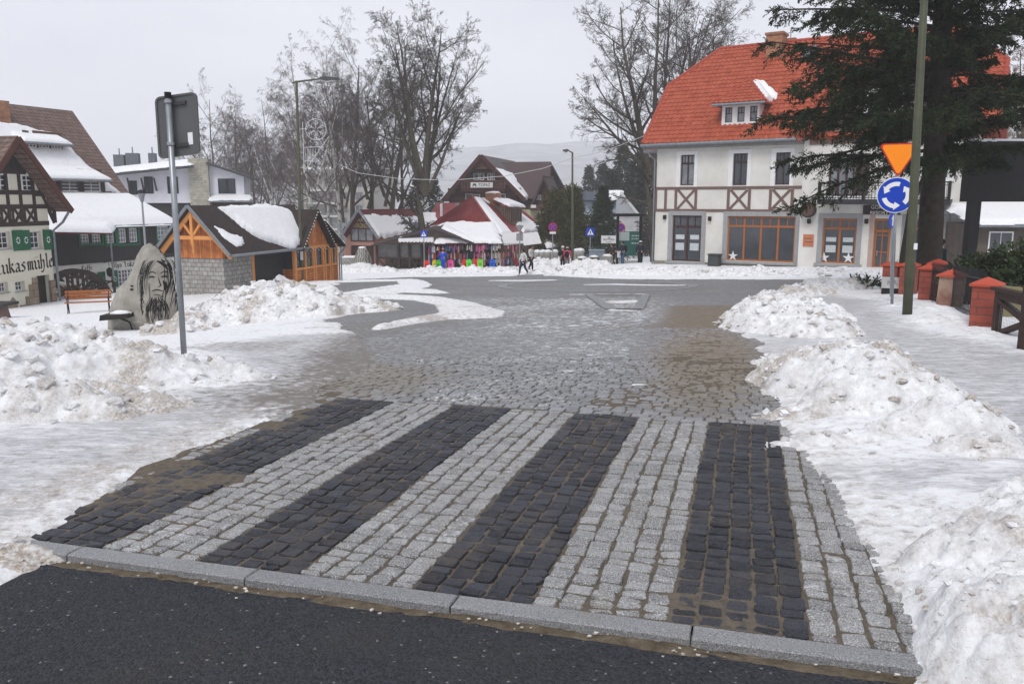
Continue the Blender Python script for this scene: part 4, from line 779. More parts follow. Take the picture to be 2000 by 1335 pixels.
# ---------------------------------------------------------------- roadside signs, lamps, fence and garden on the right
def base(px, py, Y): p = at(px, py, Y); return Vector((p.x, Y, g(p.x, Y)))
def face(loc): return math.atan2(loc[0], loc[1])*-1    # turned towards the camera position
SIGNBACK = mat('sign_back_grey', (.105, .107, .11), .5, var=.08); SIGNW = mat('sign_face_white', (.75, .76, .78), .4, var=.03); SIGNB = mat('sign_face_blue', (.008, .05, .42), .35, var=.05); SIGNR = mat('sign_face_red', (.5, .03, .03), .35, var=.05); SIGNO = mat('sign_face_orange', (.95, .27, .01), .4, var=.03)
OLIVE = mat('olive_lamp_paint', (.05, .055, .035), .5, vs=2, col2=(.085, .09, .055))
def rrect(w, h, r, n=5): return [(sx*(w/2-r)+r*math.cos(a), sz*(h/2-r)+r*math.sin(a)) for sx, sz, a0 in ((1, 1, 0), (-1, 1, PI/2), (-1, -1, PI), (1, -1, 1.5*PI)) for a in [a0+PI/2*k/n for k in range(n+1)]]
def sh(P, x, z): return [(a+x, b+z) for a, b in P]
# sign seen from behind, nearest left
bl = gp(362, 735); b0 = Vector((bl[0], bl[1], g(*bl)-.15)); tp = at(328, 190, b0.y); Fs = Fr(b0, 0)
t = thing('road_sign', 'grey back of a rectangular road sign on a galvanised pole in the left snow heap', 'sign', b0)
ht = tp.z-b0.z; lx = tp.x-b0.x
MB().tube([(0, 0, 0), (lx, 0, ht)], .031, 14).build('pole', STEEL, t, True); MB().tube([(lx, 0, ht-.01), (lx*1.005, 0, ht+.05)], .035, 12).build('cap', BLACK, t)
q = [at(*p, b0.y-.06)-b0 for p in ((294, 190), (374, 176), (381, 299), (302, 307))]; c = sum(q, Vector())/4; X = (q[1]-q[0]+q[2]-q[3])/2; Z = (q[0]-q[3]+q[1]-q[2])/2; w_, h_ = X.length, Z.length; X.normalize(); Z.normalize()
yaw = R(-8); pl = MB(); pl.prism(rrect(w_, h_, .05), -.012, .012); o = pl.build('plate', SIGNBACK, t); 
M3 = Matrix(((X.x, 0, Z.x), (0, 1, 0), (X.z, 0, Z.z))); off = Vector((c.x, .07, c.z))
def skew(o): 
    for v in o.data.vertices: v.co = M3 @ v.co + off
skew(o); k = MB(); k.add([], [])
ro = MB(); n = 24; pr = rrect(w_+.012, h_+.012, .055); pi_ = rrect(w_-.03, h_-.03, .04); m = len(pr)
ro.add([(x, -.022, z) for x, z in pr]+[(x, -.022, z) for x, z in pi_]+[(x, .014, z) for x, z in pr]+[(x, -.012, z) for x, z in pi_], [(i, (i+1) % m, m+(i+1) % m, m+i) for i in range(m)]+[(i, 2*m+i, 2*m+(i+1) % m, (i+1) % m) for i in range(m)]+[(m+i, m+(i+1) % m, 3*m+(i+1) % m, 3*m+i) for i in range(m)])
skew(ro.build('rim', SIGNBACK, t))
for dz in (h_*.36, -h_*.33):
    r_ = MB(); r_.box(-w_*.27, w_*.25, -.035, -.013, dz-.018, dz+.018)
    for i in range(7): x = -w_*.24+i*w_*.077; r_.box(x, x+.012, -.037, -.034, dz-.01, dz+.01)
    skew(r_.build('bracket', mat('dark_bracket', (.06, .06, .062), .5), t)); cl = MB(); cl.tube([(lx*(.5+dz/h_*.1)+.0, 0, 0), (lx*.5, 0, .03)], .04, 12)
    o = cl.build('clamp', STEEL, t); zz = c.z+dz; o.location = (lx*(zz/ht)-lx*.5, 0, zz)
st = MB(); st.box(w_*.24, w_*.36, -.0145, -.0125, -h_*.34, -h_*.14); o = st.build('sticker', SIGNW, t); skew(o)
st = MB()
for i in range(6): st.box(w_*.26, w_*.34-.01*(i % 3), -.0165, -.0146, -h_*.17-i*.022, -h_*.165-i*.022+.006)
skew(st.build('sticker_print', BLACK, o)) if 0 else None
# generic flat sign helpers in a local frame (front faces -y)
def triangle(r, rad=.06): 
    P = []; 
    for k in range(3):
        a = -PI/2+k*2*PI/3
        for j in range(-3, 4): b = a+j*PI/9; P.append(((r-rad*2)*math.cos(a)+rad*math.cos(b), (r-rad*2)*math.sin(a)+rad*math.sin(b)))
    return P
rb = base(1742, 600, 18.5); t = thing('give_way_roundabout_sign', 'orange give way triangle above a round blue roundabout sign on a grey pole', 'sign', rb-Vector((0, 0, .1)), face(rb))
Fs = Fr(rb-Vector((0, 0, .1)), face(rb)); top = Fs(1760, 280)[1]; ln = Fs(1753, 300)[0]
MB().tube([(0, 0, 0), (ln, 0, top)], .033, 10).build('pole', STEEL, t, True)
a = Fs(1754, 310, -.05); rr_ = (Fs(1790, 281, -.05)[0]-Fs(1722, 281, -.05)[0])/2; hh_ = Fs(1754, 281, -.05)[1]-Fs(1754, 346, -.05)[1]
R_ = hh_/1.5; cz = Fs(1756, 281, -.05)[1]-R_*.5; cx_ = Fs(1757, 300, -.05)[0]
o = MB().prism(sh(triangle(R_*1.05), cx_, cz), -.05, -.035).build('triangle_plate', SIGNR, t); MB().prism(sh(triangle(R_*.93, .05), cx_, cz), -.056, -.051).build('triangle_face', SIGNO, o)
cc = Fs(1750, 381, -.05); rd = (Fs(1750, 346, -.05)[1]-Fs(1750, 416, -.05)[1])/2
o = MB().disc(cc, rd, -.05, -.035, 32).build('round_plate', SIGNW, t); MB().disc(cc, rd*.955, -.056, -.051, 32).build('round_face', SIGNB, o)
for k in range(3):
    P = []; a0 = R(75+k*120); ro_, ri = rd*.74, rd*.5
    for j in range(9): P.append((cc[0]+ro_*math.cos(a0+R(68)*j/8), cc[1]+ro_*math.sin(a0+R(68)*j/8)))
    e = a0+R(68); P += [(cc[0]+rd*.85*math.cos(e), cc[1]+rd*.85*math.sin(e)), (cc[0]+rd*.62*math.cos(e+R(30)), cc[1]+rd*.62*math.sin(e+R(30))), (cc[0]+rd*.38*math.cos(e), cc[1]+rd*.38*math.sin(e))]
    for j in range(8, -1, -1): P.append((cc[0]+ri*math.cos(a0+R(68)*j/8), cc[1]+ri*math.sin(a0+R(68)*j/8)))
    MB().prism(P, -.062, -.057).build('arrow', SIGNW, o)
# second blue arrow sign edge-on, behind
rb2 = base(1740, 585, 21.5); t = thing('bike_path_sign', 'narrow blue sign seen almost edge-on behind the roundabout sign', 'sign', rb2-Vector((0, 0, .1)), face(rb2)); Fs = Fr(rb2-Vector((0, 0, .1)), face(rb2))
a = Fs(1743, 417); b = Fs(1743, 444); MB().tube([(0, 0, 0), (a[0], 0, a[1])], .028, 8).build('pole', STEEL, t); c_ = ((a[0]+b[0])/2, (a[1]+b[1])/2)
o = MB().disc((0, 0), .2, -.012, .012, 20).build('round_plate', SIGNB, t); o.scale = (1, 1, 1); o.location = (c_[0], -.04, c_[1]); o.rotation_euler = (0, 0, R(66))
p2 = MB().prism([(-.03, -.13), (.03, -.13), (.03, .03), (.08, .03), (0, .14), (-.08, .03), (-.03, .03)], -.018, -.013).build('arrow', SIGNW, o)
# street lamp right (top out of frame)
rb = base(1772, 614, 16); p = Fr(rb, 0); tx, tz = p(1805, 0); k = 9.2/tz
t = thing('street_lamp', 'tall olive green lamp post on the right, in front of the fir trunk', 'street lamp', rb-Vector((0, 0, .05)))
MB().tube([(0, 0, 0), (tx*.15, 0, tz*.15), (tx*k*.98, 0, 9.2)], [.092, .088, .05], 16).build('pole', OLIVE, t, True)
MB().tube([(tx*k*.98, 0, 9.1), (tx*k-1.5, .3, 9.35)], .035, 10).build('arm', OLIVE, t); MB().prism([(0, 0), (.5, .02), (.5, .1), (.1, .12)], -.12, .12).build('lamp_head', STEEL, t).location = (tx*k-2.0, .3, 9.3)
MB().box(-.03, .04, -.102, -.094, 1.38, 1.5).build('sticker', SIGNW, t).rotation_euler = (0, 0, 0)
MB().box(-.045, .045, -.09, -.085, .6, 1.1).build('service_door', OLIVE, t)
# brick pillars with fence panels
BRICKR = bands('red_fence_brick', (.3, .065, .04), (.14, .05, .04), 'Z', .135, brick=.6, col2=(.25, .05, .032), thick=.06, bump=.8); CAPR = mat('red_pillar_cap', (.42, .075, .045), .6)
PL = mat('peeled_render', (.2, .08, .055), .85, vs=2.2, col2=(.42, .33, .26))
pil = [(1920, 645, 14.2, .40, 540, 'brick fence pillar nearest to the dark timber gate'), (1853, 612, 17.5, .44, 525, 'pillar with peeling pale plaster in the fence beside the fir'), (1812, 595, 20, .40, 513, 'brick fence pillar just right of the lamp post'), (1772, 578, 23, .40, 508, 'brick fence pillar hidden partly by the lamp post'), (1738, 577, 23.5, .40, 508, 'leftmost brick fence pillar at the bend of the fence'), (1826, 585, 23.5, .42, 505, 'brick fence pillar behind the others at the base of the fir')]
prow = []
for i, (px, py, Y, w, pt, lab) in enumerate(pil):
    b = base(px, py, Y); b.z = min(b.z, at(px, py, Y).z)-.25; h = at(px, pt, Y).z-b.z; rz = R(-38)
    t = thing('fence_pillar', lab, 'pillar', b, rz, 'brick pillars of the garden fence'); prow.append(b)
    if i == 1: MB().prism([(-w/2-.03, 0), (w/2-.03, 0), (w/2+.03, h-.16), (-w/2+.02, h-.16)], -w/2, w/2).build('shaft', PL, t)
    else: MB().box(-w/2, w/2, -w/2, w/2, 0, h-.16).build('shaft', BRICKR, t)
    c = w/2+.045; mb = MB(); mb.add([(-c, -c, h-.16), (c, -c, h-.16), (c, c, h-.16), (-c, c, h-.16), (-c, -c, h-.12), (c, -c, h-.12), (c, c, h-.12), (-c, c, h-.12), (0, 0, h)], [(0, 3, 2, 1), (0, 1, 5, 4), (1, 2, 6, 5), (2, 3, 7, 6), (3, 0, 4, 7), (4, 5, 8), (5, 6, 8), (6, 7, 8), (7, 4, 8)]); mb.build('cap', CAPR, t)
IRON = mat('black_iron', (.02, .02, .022), .5)
for i, j, lab in ((0, 1, 'black iron fence panel between the gate pillar and the plastered pillar'), (1, 2, 'iron fence panel between the plastered pillar and the pillar by the lamp'), (4, 5, 'iron fence panel at the far bend behind the road sign')):
    a, b = prow[i], prow[j]; d = b-a; L_ = math.hypot(d.x, d.y); t = thing('iron_fence', lab, 'fence', a+Vector((0, 0, .25)), math.atan2(d.y, d.x), 'iron panels of the garden fence'); dz = d.z/L_
    mb = MB(); n = int(L_/.12)
    for k in range(1, n): x = L_*k/n; mb.tube([(x, 0, .12+dz*x), (x, 0, 1.0+dz*x), (x, 0, 1.07+dz*x)], [.009, .009, .001], 5)
    mb.build('bars', IRON, t)
    for z in (.22, .88): MB().beam((.1, 0, z), (L_-.1, 0, z+dz*L_), .03).build('rail', IRON, t)
# timber gate, open towards us
ga = at(1940, 663, 13.6); gb = at(2000, 668, 12.6); ga.z = at(1940, 663, 13.6).z; d = gb-ga; d.z = 0; d.normalize(); rz = math.atan2(d.y, d.x)
Fg = Fr(ga, rz); ztop = Fg(1940, 563)[1]; xr = 2.3; xpost = Fg(1993, 600)[0]
t = thing('timber_gate', 'dark brown timber gate with diagonal brace and wire mesh by the last brick pillar', 'gate', ga, rz)
f = MB(); f.box(0, .13, -.05, .05, -.02, ztop); f.box(.13, xr, -.045, .045, ztop-.15, ztop-.02); f.box(.13, xr, -.045, .045, 0, .13); f.box(-.12, xr, -.08, .08, ztop-.02, ztop+.04); o = f.build('frame', DKWOOD, t)
MB().beam((.13, 0, .12), (1.15, 0, ztop*.56), .07, .12, (0, 1, 0)).build('brace', DKWOOD, t); MB().beam((.13, .0, ztop-.17), (1.15, 0, ztop*.5), .062, .12, (0, 1, 0)).build('brace', DKWOOD, t)
m_ = MB(); 
for k in range(32): m_.box(.13+k*.05, .1325+k*.05, .0, .003, .13, ztop-.15)
for k in range(18): m_.box(.13, 1.8, .004, .006, .13+k*.05, .1325+k*.05)
m_.build('wire_mesh', STEEL, t)
pb = at(2003, 700, 11.4); t = thing('gate_post', 'heavy dark timber post cut by the right edge in front of the gate', 'post', pb, .3); MB().box(-.08, .09, -.09, .09, -.2, at(2000, 562, 11.4).z-pb.z).build('post', DKWOOD, t); MB().box(-.1, .11, -.11, .11, at(2000, 562, 11.4).z-pb.z, at(2000, 562, 11.4).z-pb.z+.03).build('cap', DKWOOD, t)
for px, py, Y in ((1905, 657, 13.7), (1925, 657, 13.6)): 
    p = at(px, py, Y); tag(MB().blob((p.x, p.y, p.z), .06, 10, (1.2, 1, .8), .25, px).build('stone', mat('dark_stone', (.05, .045, .04), .8, bump=.5), None, True), 'dark stone in the snow under the last brick pillar' if px == 1905 else 'dark stone in the snow against the gate frame', 'stone', 'dark stones by the gate pillar')
# yellow-grey salt box seen through the gate
p = at(1975, 632, 15.5); t = thing('grit_bin', 'yellowish grit bin standing in the snow behind the gate', 'bin', p, -.4); MB().prism([(-.35, 0), (.4, 0), (.36, .55), (-.3, .55)], -.25, .25).build('body', mat('dull_yellow_plastic', (.2, .17, .07), .6), t); MB().prism([(-.36, .55), (.42, .55), (.3, .68), (-.15, .7)], -.28, .28).build('lid', mat('dull_yellow_plastic', (.2, .17, .07)), t)
# whitish plaque box between pillars, small sign
p = at(1746, 552, 23.2); t = thing('street_name_plate', 'small white plate with two dark letters fixed low between two brick pillars', 'sign', p, face(p)); b_ = MB().box(-.32, .32, -.02, .02, -.16, .16).build('plate', mat('dirty_white', (.45, .45, .44)), t); MB().box(-.3, .3, .03, .08, -.5, -.16).build('bracket', IRON, t)
text('lettering', 'KA', .2, mat('faded_grey_print', (.2, .2, .2)), b_, -.05, -.023, 0)
# dark board on a post: hoarding seen from its back
hp = base(1903, 560, 26); Fh = Fr(hp, 0); t = thing('hoarding', 'large black board on a dark post at the right edge of the picture', 'billboard', hp)
a = Fh(1882, 394, 0); b = Fh(2000, 276, 0); MB().box(a[0], a[0]+5.2, -.1, .25, a[1], b[1]).build('board', BLACK, t); x = Fh(1894, 400)[0]; MB().box(x, x+.32, -.08, .2, -.1, a[1]).build('post', BLACK, t)
roof_snow(t, [(a[0], -.1, b[1]), (a[0]+5.2, -.1, b[1]), (a[0]+5.2, .25, b[1]), (a[0], .25, b[1])], .09, 3, ragged=.1)
# low building with snowy roof behind it
lb = base(1895, 500, 40); Fl = Fr(lb, R(-8)); e = Fl(1897, 437)[1]; t = thing('low_outbuilding', 'low dark walled outbuilding with a thick snowy roof right of the guesthouse', 'building', lb, R(-8))
x0 = Fl(1893, 440)[0]; rg_ = Fl(1905, 396, 5)[1]; MB().box(x0+.3, x0+12, 0, 8, -1, e).build('wall', mat('dark_brown_render', (.07, .055, .045), .8, vs=2, col2=(.12, .1, .085)), t)
r_ = MB().slab([(x0, -.6, e), (x0+12.5, -.6, e), (x0+12.5, 5, rg_), (x0, 5, rg_)], .15).build('roof', ZINC, t); roof_snow(t, [(x0, -.6, e), (x0+12.5, -.6, e), (x0+12.5, 5, rg_), (x0, 5, rg_)], .22, 9, ragged=.25)
w = (x0+2.2, x0+3.4, 0, 0); a = Fl(1928, 492); b = Fl(1950, 452)
for k in range(3): window(t, (a[0]+k*2.1, a[0]+k*2.1+1.1, a[1], b[1]), -.05, WHITE, GLASS, 2, 1, .06, rec=.01)
# white chimney-like duct on its corner
a = Fl(1893, 420, -.6); MB().tube([(x0, -.7, 0), (x0, -.7, e)], .06, 8).build('downpipe', ZINC, t)
# ---------------------------------------------------------------- trees
def nrmv(a): return a/np.maximum(np.linalg.norm(a, axis=-1, keepdims=True), 1e-9)
def tubes_np(segs, sides):     # segs: (n,8) p0 p1 r0 r1
    p0, p1, r0, r1 = segs[:, :3], segs[:, 3:6], segs[:, 6], segs[:, 7]; d = nrmv(p1-p0); ref = np.where(np.abs(d[:, 2:3]) < .9, np.array([[0, 0, 1.]]), np.array([[1., 0, 0]])); a = nrmv(np.cross(d, ref)); b = np.cross(d, a); V = []
    for p, r in ((p0, r0), (p1, r1)):
        for k in range(sides): an = 2*PI*k/sides; V.append(p+(a*math.cos(an)+b*math.sin(an))*r[:, None])
    V = np.stack(V, 1); n = len(segs); F = np.array([(k, (k+1) % sides, sides+(k+1) % sides, sides+k) for k in range(sides)])
    return V.reshape(-1, 3), (F[None]+(np.arange(n)*2*sides)[:, None, None]).reshape(-1, 4)
def merge(parts):
    VV, FF, o = [], [], 0
    for V, F in parts: VV.append(V); FF.append(F+o); o += len(V)
    return np.concatenate(VV), np.concatenate(FF)
def grow(P, D, Ln, Rd, K, wig, up, tip, rg):
    n = len(P); segs = []; pts = [P]; dirs = [D]; rads = [Rd]
    for i in range(K):
        D = nrmv(D+rg.normal(0, wig, (n, 3))+np.array([0, 0, up])/K); Pn = P+D*(Ln/K)[:, None]; r1 = Rd*(1-(1-tip)*(i+1)/K); segs.append(np.concatenate([P, Pn, rads[-1][:, None], r1[:, None]], 1)); P = Pn; pts.append(P); dirs.append(D); rads.append(r1)
    return np.concatenate(segs), np.stack(pts, 1), np.stack(dirs, 1), np.stack(rads, 1)
def kids(pts, dirs, rads, Ln, m, t0, ang, ratio, rr, rg, taper=.55, K=None):
    n, K1 = pts.shape[:2]; t = (t0+(1-t0)*(np.arange(m)[None]+rg.random((n, m)))/m).clip(0, .999); x = t*(K1-1); i = x.astype(int); f = (x-i)[..., None]; ii = np.arange(n)[:, None]
    P = pts[ii, i]*(1-f)+pts[ii, i+1]*f; d = dirs[ii, i+1]; r = rads[ii, i]; q = nrmv(np.cross(d, rg.normal(0, 1, (n, m, 3)))); a = R(1)*(ang+rg.normal(0, ang*.22, (n, m)))[..., None]
    D = d*np.cos(a)+q*np.sin(a); L_ = Ln[:, None]*ratio*(1-taper*t)*rg.uniform(.65, 1.25, (n, m)); return P.reshape(-1, 3), D.reshape(-1, 3), L_.ravel(), (np.minimum(r*rr, r*.9)*rg.uniform(.8, 1.1, (n, m))).ravel()
def bare_tree(name, label, loc, paths, spec, seed, bark, twig, group=None, cat='tree', minr=.008, cutz=None):
    """paths: leaders [(x0,z0,lean_x,lean_y,len,r)]; spec: levels (m,t0,ang,ratio,rr,K,wig,up)"""
    rg = np.random.default_rng(seed); root = thing(name, label, cat, loc, 0, group); lead = np.array(paths, float); n = len(lead)
    P = np.stack([lead[:, 0], lead[:, 0]*0, lead[:, 1]], 1); D = nrmv(np.stack([lead[:, 2], lead[:, 3], np.ones(n)], 1)); Ln = lead[:, 4]; Rd = lead[:, 5]
    sg, pts, dirs, rads = grow(P, D, Ln, Rd, 9, .05, .12, .12, rg); thick = [sg]; thin = []
    for li, (m, t0, ang, ratio, rr, K, wig, up) in enumerate(spec):
        P, D, L2, R2 = kids(pts, dirs, rads, Ln, m, t0, ang, ratio, rr, rg); R2 = np.maximum(R2, minr); sg, pts, dirs, rads = grow(P, D, L2, R2, K, wig, up, .3, rg); Ln = L2; (thick if li == 0 and bark is not BIRCH else thin).append(sg)
    T = np.concatenate(thick); V, F = tubes_np(T, 7); npmesh('trunk', V, F, bark, root); T = np.concatenate(thin); big = T[:, 6] > .03; parts = [tubes_np(T[big], 4)] if big.any() else []
    parts.append(tubes_np(T[~big], 3)); V, F = merge(parts); npmesh('crown', V, F, twig, root, smooth=False); return root
BARK = mat('grey_brown_bark', (.045, .038, .028), .9, vs=5, col2=(.1, .088, .066), bump=.8, bs=12); TWIG = mat('dark_twigs', (.045, .038, .032), .9, vs=.6, col2=(.08, .068, .056)); TWIGP = mat('birch_twigs', (.085, .065, .065), .9, vs=.5, col2=(.15, .12, .115)); TWIGB = mat('brown_twigs', (.14, .085, .055), .9, vs=.5, col2=(.2, .13, .085))
BIRCH = mat('birch_bark', (.42, .41, .38), .7, vs=2.5, col2=(.05, .045, .04))
MATS['birch_bark'].node_tree.nodes['Color Ramp'].color_ramp.elements[0].position = .52; MATS['birch_bark'].node_tree.nodes['Color Ramp'].color_ramp.elements[1].position = .6
def tb(px, Y, dz=0): x = ray(px, 392)[0]/ray(px, 392)[1]*Y; return Vector((x, Y, g(x, Y)+dz))
SP = [(8, .25, 46, .6, .5, 7, .12, .3), (8, .2, 45, .52, .5, 5, .14, .15), (7, .15, 42, .5, .5, 4, .16, .1), (6, .15, 38, .55, .55, 3, .18, .1), (5, .2, 35, .6, .6, 2, .2, .08)]
b = tb(831, 70); bare_tree('bare_tree', 'tallest bare broad-crowned tree with a thick mossy trunk behind the souvenir stalls', b, [(0, -.3, -.03, 0, 7, .62), (0, 6.0, -.2, .05, 12.2, .3), (0, 6.4, .0, -.05, 12.8, .3), (0, 6.1, .2, .1, 11.5, .27), (-.1, 6.2, -.42, -.05, 10.5, .24), (.1, 6.2, .5, .05, 8.5, .2), (0, 6, .08, .25, 12, .22), (0, 6.3, -.08, -.2, 13, .24)], SP, 11, BARK, TWIG)
SP2 = [(10, .3, 44, .5, .5, 5, .12, .3), (7, .2, 42, .5, .5, 4, .14, .15), (7, .15, 42, .55, .5, 3, .16, .1), (6, .15, 38, .65, .55, 3, .18, .05), (2, .2, 35, .6, .7, 2, .2, .05)]
for i, (px, Y, H_, r, lean, lab) in enumerate([(752, 82, 19, .36, 0, 'dark straight bare tree second from the left of the tall broad tree'), (718, 84, 18.5, .32, .12, 'bare tree with a curved trunk rising behind the little restaurant gable'), (778, 86, 18, .28, .06, 'slim bare tree just left of the tall broad tree'),
      (688, 80, 20, .32, -.02, 'bare tree standing right beside the white birch trunk'), (675, 86, 19, .26, -.06, 'slimmer bare tree behind the white birch trunk')]):
    bare_tree('bare_tree', lab, tb(px, Y), [(0, -.3, lean, 0, H_*.95, r), (0, H_*.3, lean+.25, .1, H_*.55, r*.5), (0, H_*.35, lean-.28, -.1, H_*.5, r*.5)], SP2, 30+i, BARK, TWIG, 'bare trees beyond the restaurant hut')
SB = [(12, .25, 42, .42, .45, 5, .1, .25), (8, .2, 45, .5, .5, 4, .14, -.5), (8, .15, 45, .6, .5, 3, .15, -1.2), (8, .1, 40, .7, .6, 3, .15, -1.6)]
for i, (px, Y, H_, r, lean, lab) in enumerate([(664, 76, 20, .24, -.03, 'birch with a bright white trunk right of the left street lamp'), (622, 74, 18.5, .24, -.04, 'tallest birch directly behind the hanging snowflake ornament'), (640, 88, 19, .22, .02, 'birch between the two whitest birch trunks'), (596, 90, 18, .24, -.05, 'birch behind the head of the left street lamp pole'),
      (566, 92, 15.5, .2, -.25, 'birch leaning left behind the wooden kiosk roof'), (540, 96, 15, .2, -.12, 'drooping birch left of the street lamp')]):
    bare_tree('birch', lab, tb(px, Y), [(0, -.3, lean, 0, H_*.97, r), (0, H_*.4, lean+.2, .1, H_*.45, r*.5), (0, H_*.45, lean-.22, -.1, H_*.42, r*.5)], SB, 50+i, BIRCH, TWIGP, 'birches behind the wooden kiosk', minr=.005)
for i, (px, Y, H_, lab) in enumerate([(420, 100, 20, 'leftmost low bare tree above the white modern house'), (460, 98, 18.5, 'bare bushy tree right of the white modern house'), (500, 102, 18, 'bare bushy tree halfway between the white house and the lamp'), (530, 112, 22, 'faint bare tree furthest back behind the kiosk'), (720, 130, 16, 'faint bare tree in the gap behind the curved trunk'), (610, 118, 18, 'faint bare tree behind the grey apartment block')]):
    bare_tree('bare_tree', lab, tb(px, Y), [(0, -.3, 0, 0, H_*.95, .22), (0, H_*.2, .3, .1, H_*.6, .12), (0, H_*.25, -.3, -.1, H_*.6, .12), (0, H_*.2, .12, .3, H_*.6, .1)], SB if i % 2 else SP2, 70+i, BARK, TWIGP, 'background trees on the left', minr=.007)
SL = [(11, .12, 52, .5, .5, 7, .1, .35), (8, .2, 42, .45, .5, 5, .13, .15), (7, .15, 42, .5, .5, 4, .16, .1), (6, .15, 40, .55, .55, 3, .18, .1), (5, .2, 35, .6, .6, 2, .2, .08)]
bare_tree('bare_tree', 'wide bare lime tree with long arching limbs left of the red roof', tb(1284, 72), [(0, -.3, -.1, 0, 9, .5), (-.7, 7.5, -.25, 0, 14.5, .34), (-.4, 6.5, .02, .1, 16.5, .3), (-.6, 7, -.75, -.1, 9.5, .2), (-.6, 8, -.5, .1, 12, .22), (-.4, 7, .3, -.1, 15, .22)], SL, 91, BARK, TWIG, 'bare limes behind the guesthouse')
bare_tree('bare_tree', 'middle bare lime tree above the left end of the red roof', tb(1306, 75), [(0, -.3, 0, 0, 20, .4), (0, 7, .18, .1, 15, .24), (0, 8, -.1, 0, 16, .24)], SP, 93, BARK, TWIG, 'bare limes behind the guesthouse')
bare_tree('bare_tree', 'bare lime tree rising behind the ridge of the red roof', tb(1362, 74), [(0, -.3, 0, 0, 19.5, .36), (0, 11, .35, .1, 9.5, .2), (0, 12, -.2, 0, 9, .18)], SP, 95, BARK, TWIG, 'bare limes behind the guesthouse')
for i, (px, Y, H_) in enumerate([(1962, 62, 13), (2010, 58, 15), (1935, 70, 10.5)]):
    bare_tree('bare_tree', ['brownish thicket-like tree right of the guesthouse gable', 'brown bare tree cut by the right edge above the black board', 'lower brownish tree peeping out beside the end of the red roof'][i], tb(px, Y), [(0, -.3, 0, 0, H_*.95, .2), (.1, .3, .25, .1, H_*.8, .12), (-.1, .3, -.22, -.1, H_*.8, .12), (0, .4, 0, .3, H_*.8, .1)], [(14, .1, 35, .4, .5, 5, .1, .3)]+SB[1:2]+SP2[2:], 110+i, BARK, TWIGB, 'brown trees at the right edge')
# ---- conifers
def needles(P, D, Ln, per, size, rg, droop=.0, wid=.3):
    """diamond sprays along twigs: P,D (n,3)"""
    n = len(P); t = (np.arange(per)[None]+rg.random((n, per)))/per; p = P[:, None]+D[:, None]*(Ln[:, None]*t)[..., None]; side = nrmv(np.cross(D, rg.normal(0, 1, (n, 3))+np.array([0, 0, 2.])))
    sg = np.where(np.arange(per) % 2 == 0, 1., -1.)[None, :, None]; d = nrmv(D[:, None]*.8+side[:, None]*sg*.75+rg.normal(0, .3, (n, per, 3))-np.array([0, 0, droop])); L_ = size*rg.uniform(.6, 1.3, (n, per, 1))*(1-.4*t[..., None])
    w = nrmv(np.cross(d, rg.normal(0, 1, (n, per, 3)))); q = [p, p+d*L_*.45+w*L_*wid*.5, p+d*L_, p+d*L_*.45-w*L_*wid*.5]; V = np.stack(q, 2).reshape(-1, 3); m = n*per; return V, np.arange(m*4).reshape(-1, 4)
def conifer(name, label, loc, H_, Rb, z0, seed, green, group=None, nb=90, sub=9, per=7, size=.35, tr=.14, up=-.15, prof=1.0):
    rg = np.random.default_rng(seed); root = thing(name, label, 'tree', loc, 0, group); z = z0+(H_-z0)*(np.arange(nb)/nb)**1.0; az = np.arange(nb)*2.4+rg.normal(0, .3, nb); L_ = Rb*((1-(z-z0)/(H_-z0))**prof+.04)*rg.uniform(.7, 1.1, nb)
    P = np.stack([z*0, z*0, z], 1); D = nrmv(np.stack([np.cos(az), np.sin(az), up+.35*(z-z0)/(H_-z0)+rg.normal(0, .08, nb)], 1)); sg, pts, dirs, rads = grow(P, D, L_, .012+L_*.014, 5, .06, .12, .3, rg)
    P2, D2, L2, R2 = kids(pts, dirs, rads, L_, sub, .15, 50, .42, .5, rg); D2[:, 2] -= .25; D2 = nrmv(D2); nd = needles(P2, D2, L2+size*.4, per, size, rg, .25); ne = needles(P, D, L_*1.02, per*2, size, rg, .2)
    V, F = merge([nd, ne]); npmesh('foliage', V, F, green, root, smooth=False); V, F = tubes_np(sg, 4); npmesh('branches', V, F, BARK, root)
    MB().tube([(0, 0, -.3), (0, 0, H_*.5), (0, 0, H_)], [tr, tr*.55, .02], 8).build('trunk', BARK, root); return root
GREEN = mat('spruce_green', (.022, .04, .02), .8, vs=1.2, col2=(.045, .07, .03), isl=.35); THUJA = mat('thuja_olive', (.045, .05, .018), .85, vs=1, col2=(.09, .085, .03), isl=.35); FARG = mat('far_conifer', (.035, .045, .035), .9, isl=.2)
conifer('spruce', 'dark layered spruce behind the crossing sign in front of the blue house', tb(1178, 76), at(1178, 366, 76).z-tb(1178, 76).z, 2.9, .8, 3, GREEN, nb=110, sub=10, per=8, size=.4)
conifer('spruce', 'small dark spruce left of the big bare trunk', tb(812, 92), at(812, 352, 92).z-tb(812, 92).z, 3, 1, 4, GREEN, 'dark spruces behind the restaurant', nb=80); conifer('spruce', 'small dark spruce right of the big bare trunk', tb(850, 94), at(850, 350, 94).z-tb(850, 94).z, 2.8, 1, 5, GREEN, 'dark spruces behind the restaurant', nb=80)
for i, (px, y, Y, lab) in enumerate([(1215, 284, 112, 'tallest faint conifer left of the guesthouse wall'), (1176, 322, 125, 'faint conifer above the spruce by the blue house'), (1150, 325, 135, 'palest conifer in the fog right of the lamp post'), (1243, 300, 105, 'darkest foggy conifer touching the guesthouse corner'), (1195, 330, 108, 'short foggy conifer in front of the tall one'), (1262, 310, 98, 'foggy conifer half hidden by the guesthouse corner')]):
    conifer('far_conifer', lab, tb(px, Y), at(px, y, Y).z-tb(px, Y).z, 4.2, .5, 20+i, FARG, 'foggy conifers behind the blue house', nb=80, sub=8, per=6, size=.7)
